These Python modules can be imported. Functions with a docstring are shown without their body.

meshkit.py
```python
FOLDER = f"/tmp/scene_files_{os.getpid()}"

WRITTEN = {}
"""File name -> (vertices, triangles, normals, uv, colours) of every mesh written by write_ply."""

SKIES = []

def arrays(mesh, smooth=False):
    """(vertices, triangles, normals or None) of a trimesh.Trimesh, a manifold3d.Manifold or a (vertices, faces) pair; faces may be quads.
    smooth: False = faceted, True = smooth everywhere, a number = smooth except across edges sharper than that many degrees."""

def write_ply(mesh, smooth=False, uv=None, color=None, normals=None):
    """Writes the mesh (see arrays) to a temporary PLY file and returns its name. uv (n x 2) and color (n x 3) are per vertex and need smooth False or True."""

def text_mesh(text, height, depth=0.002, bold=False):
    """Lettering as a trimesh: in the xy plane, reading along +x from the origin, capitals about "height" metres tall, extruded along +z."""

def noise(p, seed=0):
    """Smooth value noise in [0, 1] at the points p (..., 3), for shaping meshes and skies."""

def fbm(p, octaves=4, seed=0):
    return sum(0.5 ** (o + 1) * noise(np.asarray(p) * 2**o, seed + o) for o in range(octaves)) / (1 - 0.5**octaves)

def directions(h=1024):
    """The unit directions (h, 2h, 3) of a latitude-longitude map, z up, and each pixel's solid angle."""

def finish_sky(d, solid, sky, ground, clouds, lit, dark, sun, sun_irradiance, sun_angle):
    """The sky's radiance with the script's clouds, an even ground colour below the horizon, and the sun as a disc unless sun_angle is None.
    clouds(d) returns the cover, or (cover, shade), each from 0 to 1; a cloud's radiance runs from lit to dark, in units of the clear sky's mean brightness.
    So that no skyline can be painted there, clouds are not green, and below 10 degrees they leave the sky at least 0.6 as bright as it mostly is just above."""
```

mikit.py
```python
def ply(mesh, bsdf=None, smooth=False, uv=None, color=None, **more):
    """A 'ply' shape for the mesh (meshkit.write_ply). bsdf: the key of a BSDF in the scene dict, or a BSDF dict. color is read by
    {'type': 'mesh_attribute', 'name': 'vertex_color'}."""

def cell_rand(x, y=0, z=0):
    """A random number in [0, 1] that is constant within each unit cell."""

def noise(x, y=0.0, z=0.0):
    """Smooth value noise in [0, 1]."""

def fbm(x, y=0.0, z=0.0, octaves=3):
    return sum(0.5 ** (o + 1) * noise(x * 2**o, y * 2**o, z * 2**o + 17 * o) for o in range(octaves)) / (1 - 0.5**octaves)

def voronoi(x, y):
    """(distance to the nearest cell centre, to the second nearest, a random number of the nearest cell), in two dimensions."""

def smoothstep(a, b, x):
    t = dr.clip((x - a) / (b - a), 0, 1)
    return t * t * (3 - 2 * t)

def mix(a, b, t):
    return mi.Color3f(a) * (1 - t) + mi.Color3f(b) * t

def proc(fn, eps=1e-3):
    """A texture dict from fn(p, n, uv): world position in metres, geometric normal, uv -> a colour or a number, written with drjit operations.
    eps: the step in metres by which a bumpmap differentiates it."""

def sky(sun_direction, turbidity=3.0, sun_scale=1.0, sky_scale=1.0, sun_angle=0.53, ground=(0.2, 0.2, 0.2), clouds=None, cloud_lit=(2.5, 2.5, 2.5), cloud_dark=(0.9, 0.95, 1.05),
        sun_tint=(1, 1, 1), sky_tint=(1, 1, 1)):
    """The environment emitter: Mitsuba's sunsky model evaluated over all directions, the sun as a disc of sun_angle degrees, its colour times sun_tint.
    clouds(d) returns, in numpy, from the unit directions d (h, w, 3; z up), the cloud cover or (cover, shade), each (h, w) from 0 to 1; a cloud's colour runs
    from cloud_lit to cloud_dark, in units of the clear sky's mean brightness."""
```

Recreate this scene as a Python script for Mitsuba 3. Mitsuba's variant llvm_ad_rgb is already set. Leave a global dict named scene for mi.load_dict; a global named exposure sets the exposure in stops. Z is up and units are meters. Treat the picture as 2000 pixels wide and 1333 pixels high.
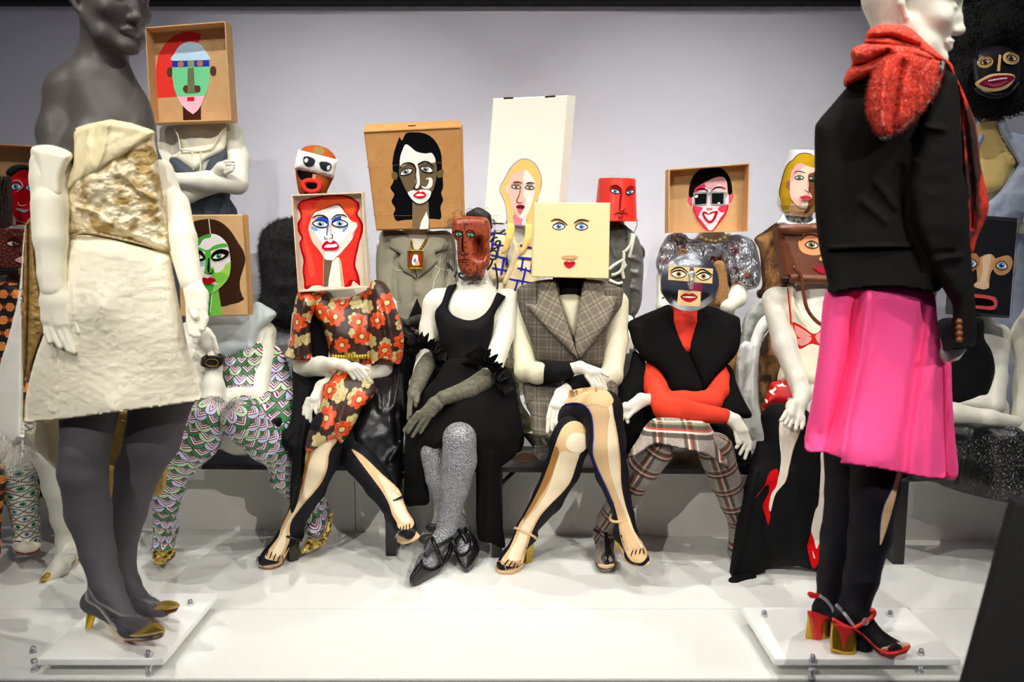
import math, random
import numpy as np, trimesh, shapely
import mitsuba as mi, drjit as dr
import mikit, meshkit
from mikit import proc, noise, fbm, voronoi, cell_rand, smoothstep, mix
from shapely.geometry import Polygon, LineString, Point, MultiPoint
from scipy.spatial import Delaunay
from scipy.interpolate import RBFInterpolator

random.seed(7)
rng = np.random.default_rng(7)
scene, labels = {}, {}
M4 = mi.ScalarTransform4f

# ---------------------------------------------------------------- camera, light, exposure
CAM_H, FPX, PITCH = 1.09, 1612.0, math.radians(7.07)
CT, ST = math.cos(PITCH), math.sin(PITCH)
scene['camera'] = {'type': 'thinlens', 'fov': 2 * math.degrees(math.atan(1000 / FPX)), 'fov_axis': 'x',
                   'aperture_radius': 0.0045, 'focus_distance': 2.95, 'near_clip': 0.05, 'far_clip': 50.0,
                   'to_world': M4().look_at(origin=[0, 0, CAM_H], target=[0, CT, CAM_H - ST], up=[0, 0, 1])}
exposure = -0.24
scene['gallery_air'] = {'type': 'constant', 'radiance': {'type': 'rgb', 'value': [0.075, 0.078, 0.105]}}
def spot(name, at, to, power, angle, beam, tint=(1.0, 0.965, 0.89)):
    scene[name] = {'type': 'spot', 'to_world': M4().look_at(origin=at, target=to, up=[0, 1, 0.1]), 'cutoff_angle': angle, 'beam_width': beam,
                   'intensity': {'type': 'rgb', 'value': [power * c for c in tint]}}
spot('track_lamp', [-2.0, 0.9, 3.5], [0.5, 3.3, 0.7], 15, 30, 14)
spot('track_lamp_001', [2.0, 0.9, 3.5], [-0.5, 3.3, 0.7], 15, 30, 14)
spot('track_lamp_002', [0.2, 0.7, 3.6], [0.1, 3.3, 0.7], 13, 30, 14)
spot('track_lamp_003', [-0.9, 0.6, 3.5], [-1.25, 2.9, 0.6], 11, 33, 16)
spot('track_lamp_004', [1.0, 0.6, 3.5], [1.35, 2.9, 0.6], 11, 33, 16)
spot('track_lamp_005', [-0.6, 2.7, 3.6], [-0.4, 1.9, 0.0], 10, 40, 20)
spot('track_lamp_006', [1.1, 2.7, 3.6], [0.8, 1.9, 0.0], 10, 40, 20)
spot('track_lamp_007', [-1.7, -1.6, 2.9], [0.2, 3.0, 0.05], 28, 19, 11)
spot('track_lamp_008', [1.7, -1.6, 2.9], [-0.2, 3.0, 0.05], 28, 19, 11)
spot('wall_washer', [-1.3, 1.9, 3.6], [-0.9, 4.15, 0.35], 17, 26, 12, (1, 0.98, 0.94))
spot('wall_washer_001', [1.3, 1.9, 3.6], [0.9, 4.15, 0.35], 17, 26, 12, (1, 0.98, 0.94))
# ---------------------------------------------------------------- helpers
def lin(h):
    c = np.array([int(h[i:i + 2], 16) for i in (1, 3, 5)]) / 255.0
    return [float(x) for x in np.where(c < 0.04045, c / 12.92, ((c + 0.055) / 1.055) ** 2.4)]

def Pw(xy, Y):
    """The point of the place at horizontal distance Y that stands at photograph position xy."""
    xy = np.atleast_2d(np.asarray(xy, float)); Y = np.broadcast_to(np.asarray(Y, float), (len(xy),))
    dx, dv = xy[:, 0] - 1000.0, 666.5 - xy[:, 1]
    t = Y / (FPX * CT + dv * ST)
    return np.stack([dx * t, Y, CAM_H + (-FPX * ST + dv * CT) * t], 1)

def P1(x, y, Y): return Pw([[x, y]], Y)[0]
def px_of(p):
    p = np.atleast_2d(p); z = p[:, 2] - CAM_H
    w = p[:, 1] * CT - z * ST
    return np.stack([1000 + FPX * p[:, 0] / w, 666.5 - FPX * (p[:, 1] * ST + z * CT) / w], 1)
def rays(xy):
    d = Pw(xy, 1.0) - [0, 0, CAM_H]
    return d / np.linalg.norm(d, axis=1, keepdims=True)
def msize(Y): return Y / FPX                     # metres per photograph pixel at distance Y, about

FR = dict(full=(0, 0, 1), a1=(0, 0, 2.962), a2=(0, 400, 2.962), a3=(0, 800, 2.5), d1=(480, 230, 3.602), d2=(480, 540, 3.703), d3=(480, 820, 3.702),
          f1=(780, 380, 5.129), f2=(700, 620, 4.444), g1=(920, 170, 4.597), h1=(960, 500, 3.703), h2=(920, 780, 3.603), j1=(1180, 300, 4.166),
          k1=(1180, 580, 4.166), n0=(1380, 780, 3.509), m1=(1440, 280, 4.76), n1=(1440, 540, 3.705), o1=(1580, 0, 4.04), o2=(1560, 300, 3.173),
          o3=(1560, 680, 3.507), o4=(1440, 980, 3.571), c1=(340, 400, 4.443), c2=(340, 640, 5.129), l1=(0, 260, 4.443), l2=(0, 760, 3.42))
def q(s, fr='full'):
    x0, y0, k = FR[fr]
    return np.array([[x0 + float(a) / k, y0 + float(b) / k] for a, b in (t.split(',') for t in s.split())])

def spline(pts, closed=True, n=5):
    p = np.asarray(pts, float); m = len(p); out = []
    for i in range(m if closed else m - 1):
        a, b, c, d = (p[(i + j) % m] if closed else p[min(max(i + j, 0), m - 1)] for j in (-1, 0, 1, 2))
        for t in np.arange(n) / n:
            out.append(0.5 * (2 * b + (c - a) * t + (2 * a - 5 * b + 4 * c - d) * t * t + (3 * b - a - 3 * c + d) * t ** 3))
    if not closed: out.append(p[-1])
    return np.array(out)

# ---- materials
def mat(name, color, rough=0.6, metallic=0.0, **more):
    base = {'type': 'rgb', 'value': lin(color)} if isinstance(color, str) else color
    scene[name] = {'type': 'twosided', 'b': {'type': 'principled', 'base_color': base, 'roughness': rough, 'metallic': metallic, **more}}
    return name
def bumped(name, color, bump, scale=1.0, rough=0.6, metallic=0.0, eps=1e-3, **more):
    base = {'type': 'rgb', 'value': lin(color)} if isinstance(color, str) else color
    scene[name] = {'type': 'twosided', 'b': {'type': 'bumpmap', 'scale': scale, 't': proc(bump, eps), 'b': {'type': 'principled', 'base_color': base, 'roughness': rough, 'metallic': metallic, **more}}}
    return name
_paint = {}
def pm(h):
    if h not in _paint:
        k = 'paint_' + h[1:]
        scene[k] = {'type': 'twosided', 'b': {'type': 'diffuse', 'reflectance': {'type': 'rgb', 'value': lin(h)}}}
        _paint[h] = k
    return _paint[h]

# ---- entries
used = {}
def numbered(k):
    n = used.get(k, 0); used[k] = n + 1
    return k if n == 0 else f'{k}_{n:03d}'
def thing(name, label, cat, group=None, kind=None):
    k = numbered(name); labels[k] = {'label': label, 'category': cat}
    if group: labels[k]['group'] = group
    if kind: labels[k]['kind'] = kind
    return k
def part(parent, name, mesh, m, smooth=True, uv=None, label=None, kind=None):
    k = numbered(parent + '__' + name)
    scene[k] = mikit.ply(mesh, m, smooth=smooth, uv=uv)
    if label or kind: labels[k] = {a: b for a, b in (('label', label), ('kind', kind)) if b}
    return k
def single(name, mesh, m, label, cat, smooth=True, group=None, uv=None):
    k = thing(name, label, cat, group); scene[k] = mikit.ply(mesh, m, smooth=smooth, uv=uv); return k
def struct(name, mesh, m, smooth=False, label=None):
    k = numbered(name); scene[k] = mikit.ply(mesh, m, smooth=smooth); labels[k] = {'kind': 'structure'}
    if label: labels[k]['label'] = label
    return k
def cat(*ms): return trimesh.util.concatenate([m for m in ms])

# ---- solids
def box(lo, hi):
    m = trimesh.creation.box(np.subtract(hi, lo)); m.apply_translation((np.add(lo, hi)) / 2); return m
def hull(pts): return trimesh.convex.convex_hull(np.asarray(pts, float))
def rbox(lo, hi, r=0.004, seg=8):
    """A box with rounded edges."""
    s = trimesh.creation.icosphere(1, r); lo, hi = np.asarray(lo) + r, np.asarray(hi) - r
    return hull(np.vstack([s.vertices + [[lo, hi][i][0], [lo, hi][j][1], [lo, hi][k][2]] for i in (0, 1) for j in (0, 1) for k in (0, 1)]))
def slab(quad, n, a, b, bevel=0.0):
    """The plate over a quad from a to b along n."""
    quad = np.asarray(quad, float)
    if bevel:
        c = quad.mean(0); small = quad + (c - quad) / np.linalg.norm(c - quad, axis=1, keepdims=True) * bevel * 1.4
        s = np.sign(b - a) * bevel
        return hull(np.vstack([small + n * a, quad + n * (a + s), quad + n * (b - s), small + n * b]))
    return hull(np.vstack([quad + n * a, quad + n * b]))
def tube(pts, r, sides=8, closed=False):
    p = np.asarray(pts, float); n = len(p); r = np.broadcast_to(r, (n,))
    t = np.roll(p, -1, 0) - np.roll(p, 1, 0) if closed else np.gradient(p, axis=0)
    t /= np.linalg.norm(t, axis=1, keepdims=True) + 1e-12
    a = np.zeros_like(p); ref = np.array([0, 0, 1.0]) if abs(t[0][2]) < 0.9 else np.array([1.0, 0, 0])
    for i in range(n):
        ref = ref - t[i] * (ref @ t[i]); ref /= np.linalg.norm(ref) + 1e-12; a[i] = ref
    b = np.cross(t, a); ang = np.arange(sides) * 2 * np.pi / sides
    v = (p[:, None] + r[:, None, None] * (np.cos(ang)[None, :, None] * a[:, None] + np.sin(ang)[None, :, None] * b[:, None])).reshape(-1, 3)
    f = []
    for i in range(n if closed else n - 1):
        i2 = (i + 1) % n
        for j in range(sides):
            k = (j + 1) % sides
            f += [[i * sides + j, i * sides + k, i2 * sides + k], [i * sides + j, i2 * sides + k, i2 * sides + j]]
    if not closed:
        v = np.vstack([v, p[0], p[-1]])
        for j in range(sides):
            k = (j + 1) % sides
            f += [[n * sides, k, j], [n * sides + 1, (n - 1) * sides + j, (n - 1) * sides + k]]
    return trimesh.Trimesh(v, f, process=False)
def lathe(profile, center, axis=(0, 0, 1), seg=40):
    m = trimesh.creation.revolve(np.asarray(profile, float), sections=seg)
    m.apply_transform(trimesh.geometry.align_vectors([0, 0, 1], axis)); m.apply_translation(center)
    if m.volume < 0: m.invert()
    return m

# ---- smooth bodies from a distance field (round cones, ellipsoids, rounded triangles), meshed by surface nets
def surface_nets(F, origin, h):
    S = F < 0; nx, ny, nz = F.shape
    c = [S[i:nx - 1 + i, j:ny - 1 + j, k:nz - 1 + k] for i in (0, 1) for j in (0, 1) for k in (0, 1)]
    cnt = sum(x.astype(np.int8) for x in c); act = (cnt > 0) & (cnt < 8)
    I = np.argwhere(act)
    idx = -np.ones(act.shape, int); idx[act] = np.arange(len(I))
    acc, num = np.zeros((len(I), 3)), np.zeros(len(I))
    off = np.array([[i, j, k] for i in (0, 1) for j in (0, 1) for k in (0, 1)])
    V = np.stack([F[I[:, 0] + o[0], I[:, 1] + o[1], I[:, 2] + o[2]] for o in off], 1)
    for a in range(8):
        for b in range(a + 1, 8):
            if abs(off[a] - off[b]).sum() != 1: continue
            m = (V[:, a] < 0) != (V[:, b] < 0)
            t = V[m, a] / (V[m, a] - V[m, b])
            acc[m] += off[a] + t[:, None] * (off[b] - off[a]); num[m] += 1
    v = (I + acc / num[:, None]) * h + origin
    faces = []
    for ax in range(3):
        sl = lambda s: tuple(slice(s, None) if i == ax and s else (slice(None, -1) if i == ax else slice(1, -1)) for i in range(3))
        A = S[tuple(slice(None, -1) if i == ax else slice(1, -1) for i in range(3))]
        B = S[tuple(slice(1, None) if i == ax else slice(1, -1) for i in range(3))]
        E = np.argwhere(A != B)
        if not len(E): continue
        flip = A[tuple(E.T)]
        e = E.copy(); u, w = (ax + 1) % 3, (ax + 2) % 3
        e[:, u] += 1; e[:, w] += 1                       # grid edge starts here
        def cell(du, dw):
            k = e.copy(); k[:, u] -= du; k[:, w] -= dw; return idx[tuple(k.T)]
        qd = np.stack([cell(1, 1), cell(0, 1), cell(0, 0), cell(1, 0)], 1)
        qd[~flip] = qd[~flip][:, ::-1]
        faces.append(qd)
    f = np.vstack(faces)
    f = np.vstack([f[:, [0, 1, 2]], f[:, [0, 2, 3]]])
    return trimesh.Trimesh(v, f, process=False)

def soften(m, n):
    from scipy.sparse import coo_matrix, diags
    e = m.edges_unique; N = len(m.vertices); A = coo_matrix((np.ones(2 * len(e)), (np.r_[e[:, 0], e[:, 1]], np.r_[e[:, 1], e[:, 0]])), (N, N)).tocsr()
    d = np.asarray(A.sum(1)).ravel(); A = diags(1 / np.maximum(d, 1)) @ A; v = np.array(m.vertices); ok = (d > 0)[:, None]
    for i in range(n):
        for w in (.5, -.52): v = v + w * np.where(ok, A @ v - v, 0)
    return trimesh.Trimesh(v, m.faces, process=False)

class Body:
    """Shapes joined softly: chain(points, radii), ell(centre, radii), tri(a, b, c, r)."""
    def __init__(s, h=0.006, k=0.018): s.h, s.k, s.ops = h, k, []
    def chain(s, pts, radii, flat=1.0, k=None, cut=False):
        pts = np.asarray(pts, float); radii = np.broadcast_to(radii, (len(pts),))
        for i in range(len(pts) - 1): s.ops.append(('cone', pts[i], pts[i + 1], radii[i], radii[i + 1], flat, s.k if k is None else k, cut))
        return s
    def ell(s, c, r, k=None, cut=False, R=None): s.ops.append(('ell', np.asarray(c, float), np.asarray(r, float), R, s.k if k is None else k, cut)); return s
    def tri(s, a, b, c, r, k=None): s.ops.append(('tri', *map(lambda x: np.asarray(x, float), (a, b, c)), r, s.k if k is None else k, False)); return s
    def mesh(s, smooth=2, below=None):
        lo, hi = [], []
        for o in s.ops:
            if o[0] == 'cone': r = max(o[3], o[4]); b = np.minimum(o[1], o[2]) - r, np.maximum(o[1], o[2]) + r
            elif o[0] == 'ell': b = o[1] - o[2].max(), o[1] + o[2].max()
            else: b = np.minimum(np.minimum(o[1], o[2]), o[3]) - o[4], np.maximum(np.maximum(o[1], o[2]), o[3]) + o[4]
            lo.append(b[0]); hi.append(b[1])
        h = s.h; o0 = np.min(lo, 0) - 3 * h; n = np.ceil((np.max(hi, 0) + 3 * h - o0) / h).astype(int) + 1
        F = np.full(n, 1.0, np.float32)
        for o, l, g in zip(s.ops, lo, hi):
            k = o[-2]; pad = k + 2 * h
            i0 = np.maximum(((l - pad - o0) / h).astype(int), 0); i1 = np.minimum(np.ceil((g + pad - o0) / h).astype(int) + 1, n)
            ax = [(o0[a] + h * np.arange(i0[a], i1[a])).astype(np.float32) for a in range(3)]
            X = np.stack(np.meshgrid(*ax, indexing='ij'), -1)
            if o[0] == 'cone':
                a, b, ra, rb, fl = o[1], o[2], o[3], o[4], o[5]
                sc = np.array([1, 1 / fl, 1]); ym = np.array([0, 0, 0])
                d = (b - a) * sc; L2 = max(d @ d, 1e-10); Pv = (X - a) * sc
                t = np.clip(Pv @ d / L2, 0, 1)
                D = np.linalg.norm(Pv - t[..., None] * d, axis=-1) - (ra + (rb - ra) * t)
            elif o[0] == 'ell':
                Pv = X - o[1]
                if o[3] is not None: Pv = Pv @ np.asarray(o[3])
                k0 = np.linalg.norm(Pv / o[2], axis=-1); k1 = np.linalg.norm(Pv / o[2] ** 2, axis=-1)
                D = k0 * (k0 - 1) / np.maximum(k1, 1e-9)
            else:
                a, b, c, r = o[1:5]
                ab, bc, ca = b - a, c - b, a - c; nn = np.cross(ab, -ca); nl = nn @ nn
                pa, pb, pc = X - a, X - b, X - c
                ins = (np.sign(pa @ np.cross(nn, ab)) + np.sign(pb @ np.cross(nn, bc)) + np.sign(pc @ np.cross(nn, ca))) > 1.5
                def seg(p, e): return np.linalg.norm(p - np.clip(p @ e / max(e @ e, 1e-12), 0, 1)[..., None] * e, axis=-1)
                D = np.where(ins, np.abs(pa @ nn) / math.sqrt(max(nl, 1e-18)), np.minimum(np.minimum(seg(pa, ab), seg(pb, bc)), seg(pc, ca))) - r
            w = tuple(slice(i0[a], i1[a]) for a in range(3)); G = F[w]
            if o[-1]:
                D = -D; hh = np.clip(0.5 - 0.5 * (G - D) / max(k, 1e-6), 0, 1)
                F[w] = G * (1 - hh) + D * hh + k * hh * (1 - hh)
            elif k > 0:
                hh = np.clip(0.5 + 0.5 * (G - D) / k, 0, 1)
                F[w] = G * (1 - hh) + D * hh - k * hh * (1 - hh)
            else: F[w] = np.minimum(G, D)
        m = surface_nets(F, o0, h)
        return soften(m, smooth * 2)

def keep(mesh, fn):
    """The faces of the mesh whose centres satisfy fn."""
    m = mesh.copy(); ok = fn(m.triangles_center); m.update_faces(ok); m.remove_unreferenced_vertices(); return m
def puff(mesh, d):
    n = meshkit.arrays(mesh, True)[2]; return trimesh.Trimesh(mesh.vertices + n * d, mesh.faces, process=False)

def ch(B, s, Y, r, fr='full', flat=1.0, k=None):
    """A limb through photograph positions at distances Y."""
    xy = q(s, fr); Y = np.broadcast_to(Y, (len(xy),)); B.chain(Pw(xy, Y), r, flat, k); return Pw(xy, Y)

# ---- cloth and other soft bodies: an outline at its distance with depth control points, pillowed front and back
def relief(poly, depth, thick=0.05, bulge=0.03, edge=40, step=5.0, folds=(), wrinkle=None, smooth_poly=True, uvrot=0.0, hem=None):
    poly = np.asarray(poly, float)
    if smooth_poly: poly = spline(poly, True, 4)
    pg = Polygon(poly).buffer(0)
    if pg.geom_type != 'Polygon': pg = max(pg.geoms, key=lambda g: g.area)
    ring = np.array(pg.exterior.segmentize(step).coords)[:-1]
    x0, y0, x1, y1 = pg.bounds
    gx, gy = np.meshgrid(np.arange(x0, x1, step), np.arange(y0, y1, step * 0.9)); gx = gx + (np.arange(len(gx)) % 2)[:, None] * step * 0.5
    pts = np.stack([gx.ravel(), gy.ravel()], 1)
    pts = pts[shapely.contains_xy(pg.buffer(-step * 0.55), pts[:, 0], pts[:, 1])]
    allp = np.vstack([ring, pts]); nb = len(ring)
    tri = Delaunay(allp).simplices
    c = allp[tri].mean(1); tri = tri[shapely.contains_xy(pg.buffer(0.01), c[:, 0], c[:, 1])]
    a, b, d = allp[tri[:, 0]], allp[tri[:, 1]], allp[tri[:, 2]]
    cr = (b[:, 0] - a[:, 0]) * (d[:, 1] - a[:, 1]) - (b[:, 1] - a[:, 1]) * (d[:, 0] - a[:, 0])
    tri = tri[np.abs(cr) > 1e-6]; cr = cr[np.abs(cr) > 1e-6]
    tri[cr > 0] = tri[cr > 0][:, ::-1]                 # in the photograph's y-down frame this faces the camera side
    if np.isscalar(depth): Y = np.full(len(allp), float(depth))
    else:
        dp = np.asarray(depth, float)
        Y = RBFInterpolator(dp[:, :2] / 100, dp[:, 2], kernel='linear', degree=0 if len(dp) < 4 else 1)(allp / 100)
    e = shapely.distance(shapely.points(allp), pg.exterior if hem is None else pg.exterior.difference(LineString(hem).buffer(9)))
    if hem is None: e[:nb] = 0
    prof = np.sqrt(np.clip(1 - (1 - np.clip(e / edge, 0, 1)) ** 2, 0, 1))
    off = np.zeros(len(allp))
    fade = np.clip(e / 8.0, 0, 1)
    for line, w, dm in folds:
        dl = shapely.distance(shapely.points(allp), LineString(line))
        off += dm * np.exp(-(dl / w) ** 2) * (0.35 + 0.65 * fade)
    if wrinkle is not None: off += wrinkle(allp[:, 0], allp[:, 1]) * fade
    Yf, Yb = Y - bulge * prof - off - 0.002, Y + thick * prof + 0.002
    if 2.45 < Y.mean() < 2.98:                          # cloth of the seated row hangs in front of the bench board
        for arr, m_ in ((Yf, .016), (Yb, .008)):
            p_ = Pw(allp, arr); lim = 2.735 - .035 * (p_[:, 0] + .4) - np.where(p_[:, 0] > .97, .012, 0) - m_
            arr[:] = np.where((p_[:, 2] < .345) & (arr > lim), lim, arr)
    front, bk = Pw(allp, Yf), Pw(allp, Yb)
    n = len(allp); m1 = trimesh.Trimesh(front, tri, process=False)
    edges = np.sort(m1.edges, axis=1); 
    uq, inv, cnt = np.unique(edges, axis=0, return_inverse=True, return_counts=True)
    be = m1.edges[cnt[inv.ravel()] == 1]
    side = np.vstack([np.stack([be[:, 1], be[:, 0], be[:, 0] + n], 1), np.stack([be[:, 1], be[:, 0] + n, be[:, 1] + n], 1)])
    m = trimesh.Trimesh(np.vstack([front, bk]), np.vstack([tri, tri[:, ::-1] + n, side]), process=False)
    if m.volume < 0: m.invert()
    s, co = math.sin(uvrot), math.cos(uvrot); uv = np.stack([m.vertices[:, 0], m.vertices[:, 2]], 1) @ np.array([[co, s], [-s, co]])
    m.metadata['uv'] = uv
    return m

def cloth(parent, name, m, material, **more):
    return part(parent, name, m, material, smooth=True, uv=m.metadata.get('uv'), **more)

# ---- paint: flat print as thin layers lying on a plane or on a mesh
class Plane:
    lift = 0.0003
    def __init__(s, quad):
        quad = np.asarray(quad, float); s.p = quad.mean(0); n = np.cross(quad[1] - quad[0], quad[3] - quad[0]); s.n = n / np.linalg.norm(n)
        if s.n[1] > 0: s.n = -s.n
        s.flat = True; s.count = 0
    def at(s, xy):
        d = rays(xy); o = np.array([0, 0, CAM_H]); t = ((s.p - o) @ s.n) / (d @ s.n)
        return o + d * t[:, None], np.broadcast_to(s.n, d.shape)
class Surf:
    lift = 0.0008
    def __init__(s, mesh): s.m = mesh; s.flat = False; s.count = 0; s.n = meshkit.arrays(mesh, True)[2]; s.ray = trimesh.ray.ray_pyembree.RayMeshIntersector(mesh) if hasattr(trimesh.ray, 'ray_pyembree') else mesh.ray
    def at(s, xy):
        d = rays(xy); o = np.broadcast_to([0, 0, CAM_H], d.shape)
        loc, ri, ti = s.m.ray.intersects_location(o, d, multiple_hits=False)
        p, n, ok = np.zeros_like(d), np.zeros_like(d), np.zeros(len(d), bool)
        p[ri] = loc; ok[ri] = True
        bc = trimesh.triangles.points_to_barycentric(s.m.triangles[ti], loc); n[ri] = (s.n[s.m.faces[ti]] * bc[..., None]).sum(1)
        if not ok.all() and ok.any():
            from scipy.spatial import cKDTree
            _, j = cKDTree(np.asarray(xy)[ok]).query(np.asarray(xy)[~ok])
            dist = np.linalg.norm(p[ok] - o[0], axis=1)[j]
            p[~ok] = o[~ok] + d[~ok] * dist[:, None]; n[~ok] = n[ok][j]
        n /= np.linalg.norm(n, axis=1, keepdims=True) + 1e-9
        return p, n
def paint(parent, name, surf, geom, color, step=3.0, lift=None, label=None, sm=True, layer=None):
    """geom: outline points (smoothed) or a shapely geometry, in photograph positions."""
    if isinstance(geom, np.ndarray): geom = shapely.make_valid(Polygon(spline(geom, True, 5) if sm else geom))
    if layer is None: surf.count += 1; layer = surf.count
    if lift is None: lift = surf.lift
    vs, fs, at = [], [], 0
    for g in getattr(geom, 'geoms', [geom]):
        if g.geom_type != 'Polygon' or g.area < 0.3: continue
        if surf.flat:
            v, f = trimesh.creation.triangulate_polygon(g, engine='earcut')
        else:
            ring = np.vstack([np.array(r.segmentize(step).coords)[:-1] for r in [g.exterior, *g.interiors]])
            x0, y0, x1, y1 = g.bounds
            gx, gy = np.meshgrid(np.arange(x0, x1, step), np.arange(y0, y1, step)); pts = np.stack([gx.ravel(), gy.ravel()], 1)
            pts = pts[shapely.contains_xy(g.buffer(-step * 0.4), pts[:, 0], pts[:, 1])] if len(pts) else pts.reshape(0, 2)
            v = np.vstack([ring, pts]); f = Delaunay(v).simplices; c = v[f].mean(1); f = f[shapely.contains_xy(g.buffer(0.02), c[:, 0], c[:, 1])]
        if not len(f): continue
        p, n = surf.at(v)
        vs.append(p + n * lift * layer); fs.append(np.asarray(f) + at); at += len(v)
    if not vs: return None
    m = trimesh.Trimesh(np.vstack(vs), np.vstack(fs), process=False)
    k = numbered(parent + '__' + name)
    scene[k] = mikit.ply(m, pm(color) if color.startswith('#') else color, smooth=False)
    if label: labels[k] = {'label': label}
    return k
def stroke(pts, w, closed=False, sm=True, taper=False):
    p = spline(pts, closed, 6) if sm and len(pts) > 2 else np.asarray(pts, float)
    if closed: p = np.vstack([p, p[:1]])
    if taper:
        n = len(p); ws = w * np.sin(np.pi * (0.12 + 0.76 * np.linspace(0, 1, n))) ** 0.8 / 2
        return shapely.union_all([MultiPoint([p[i], p[i + 1]]).buffer(1e-3).convex_hull.buffer((ws[i] + ws[i + 1]) / 2, 4) for i in range(n - 1)])
    return LineString(p).buffer(w / 2, 6)
def oval(cx, cy, rx, ry, rot=0.0):
    return shapely.affinity.rotate(shapely.affinity.scale(Point(cx, cy).buffer(1, 16), rx, ry), rot)
def pg(pts, sm=True): return Polygon(spline(pts, True, 5) if sm else pts).buffer(0)

def eye_paint(parent, surf, cx, cy, w, h, iris, rot=0.0, white='#f4f6f2', look=(0, 0), line='#1c1512', r=None, lw=2.0, lash=None):
    """A painted eye: almond, iris, pupil, outline."""
    pts = np.array([[-w, 0.15 * h], [-0.5 * w, -0.75 * h], [0.1 * w, -h], [0.65 * w, -0.6 * h], [w, 0.1 * h], [0.45 * w, 0.8 * h], [-0.3 * w, 0.9 * h]])
    c, s = math.cos(math.radians(rot)), math.sin(math.radians(rot)); pts = pts @ np.array([[c, s], [-s, c]]) + [cx, cy]
    al = pg(pts); e = paint(parent, 'painted_eye', surf, al, white)
    if e is None: return
    def sub(name, g, colr):
        surf.count += 1; paint(e, name, surf, g, colr, layer=surf.count)
    r = r or h * 0.95; ix, iy = cx + look[0], cy + look[1]
    sub('iris', oval(ix, iy, r, r).intersection(al), iris); sub('pupil', oval(ix, iy, r * 0.45, r * 0.45).intersection(al), '#0c0c0c')
    sub('glint', oval(ix + r * .25, iy - r * .3, r * .2, r * .2).intersection(al), '#ffffff')
    sub('outline', LineString(np.vstack([spline(pts, True, 5), spline(pts, True, 5)[:1]])).buffer(lw / 2), line)
    return e

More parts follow.
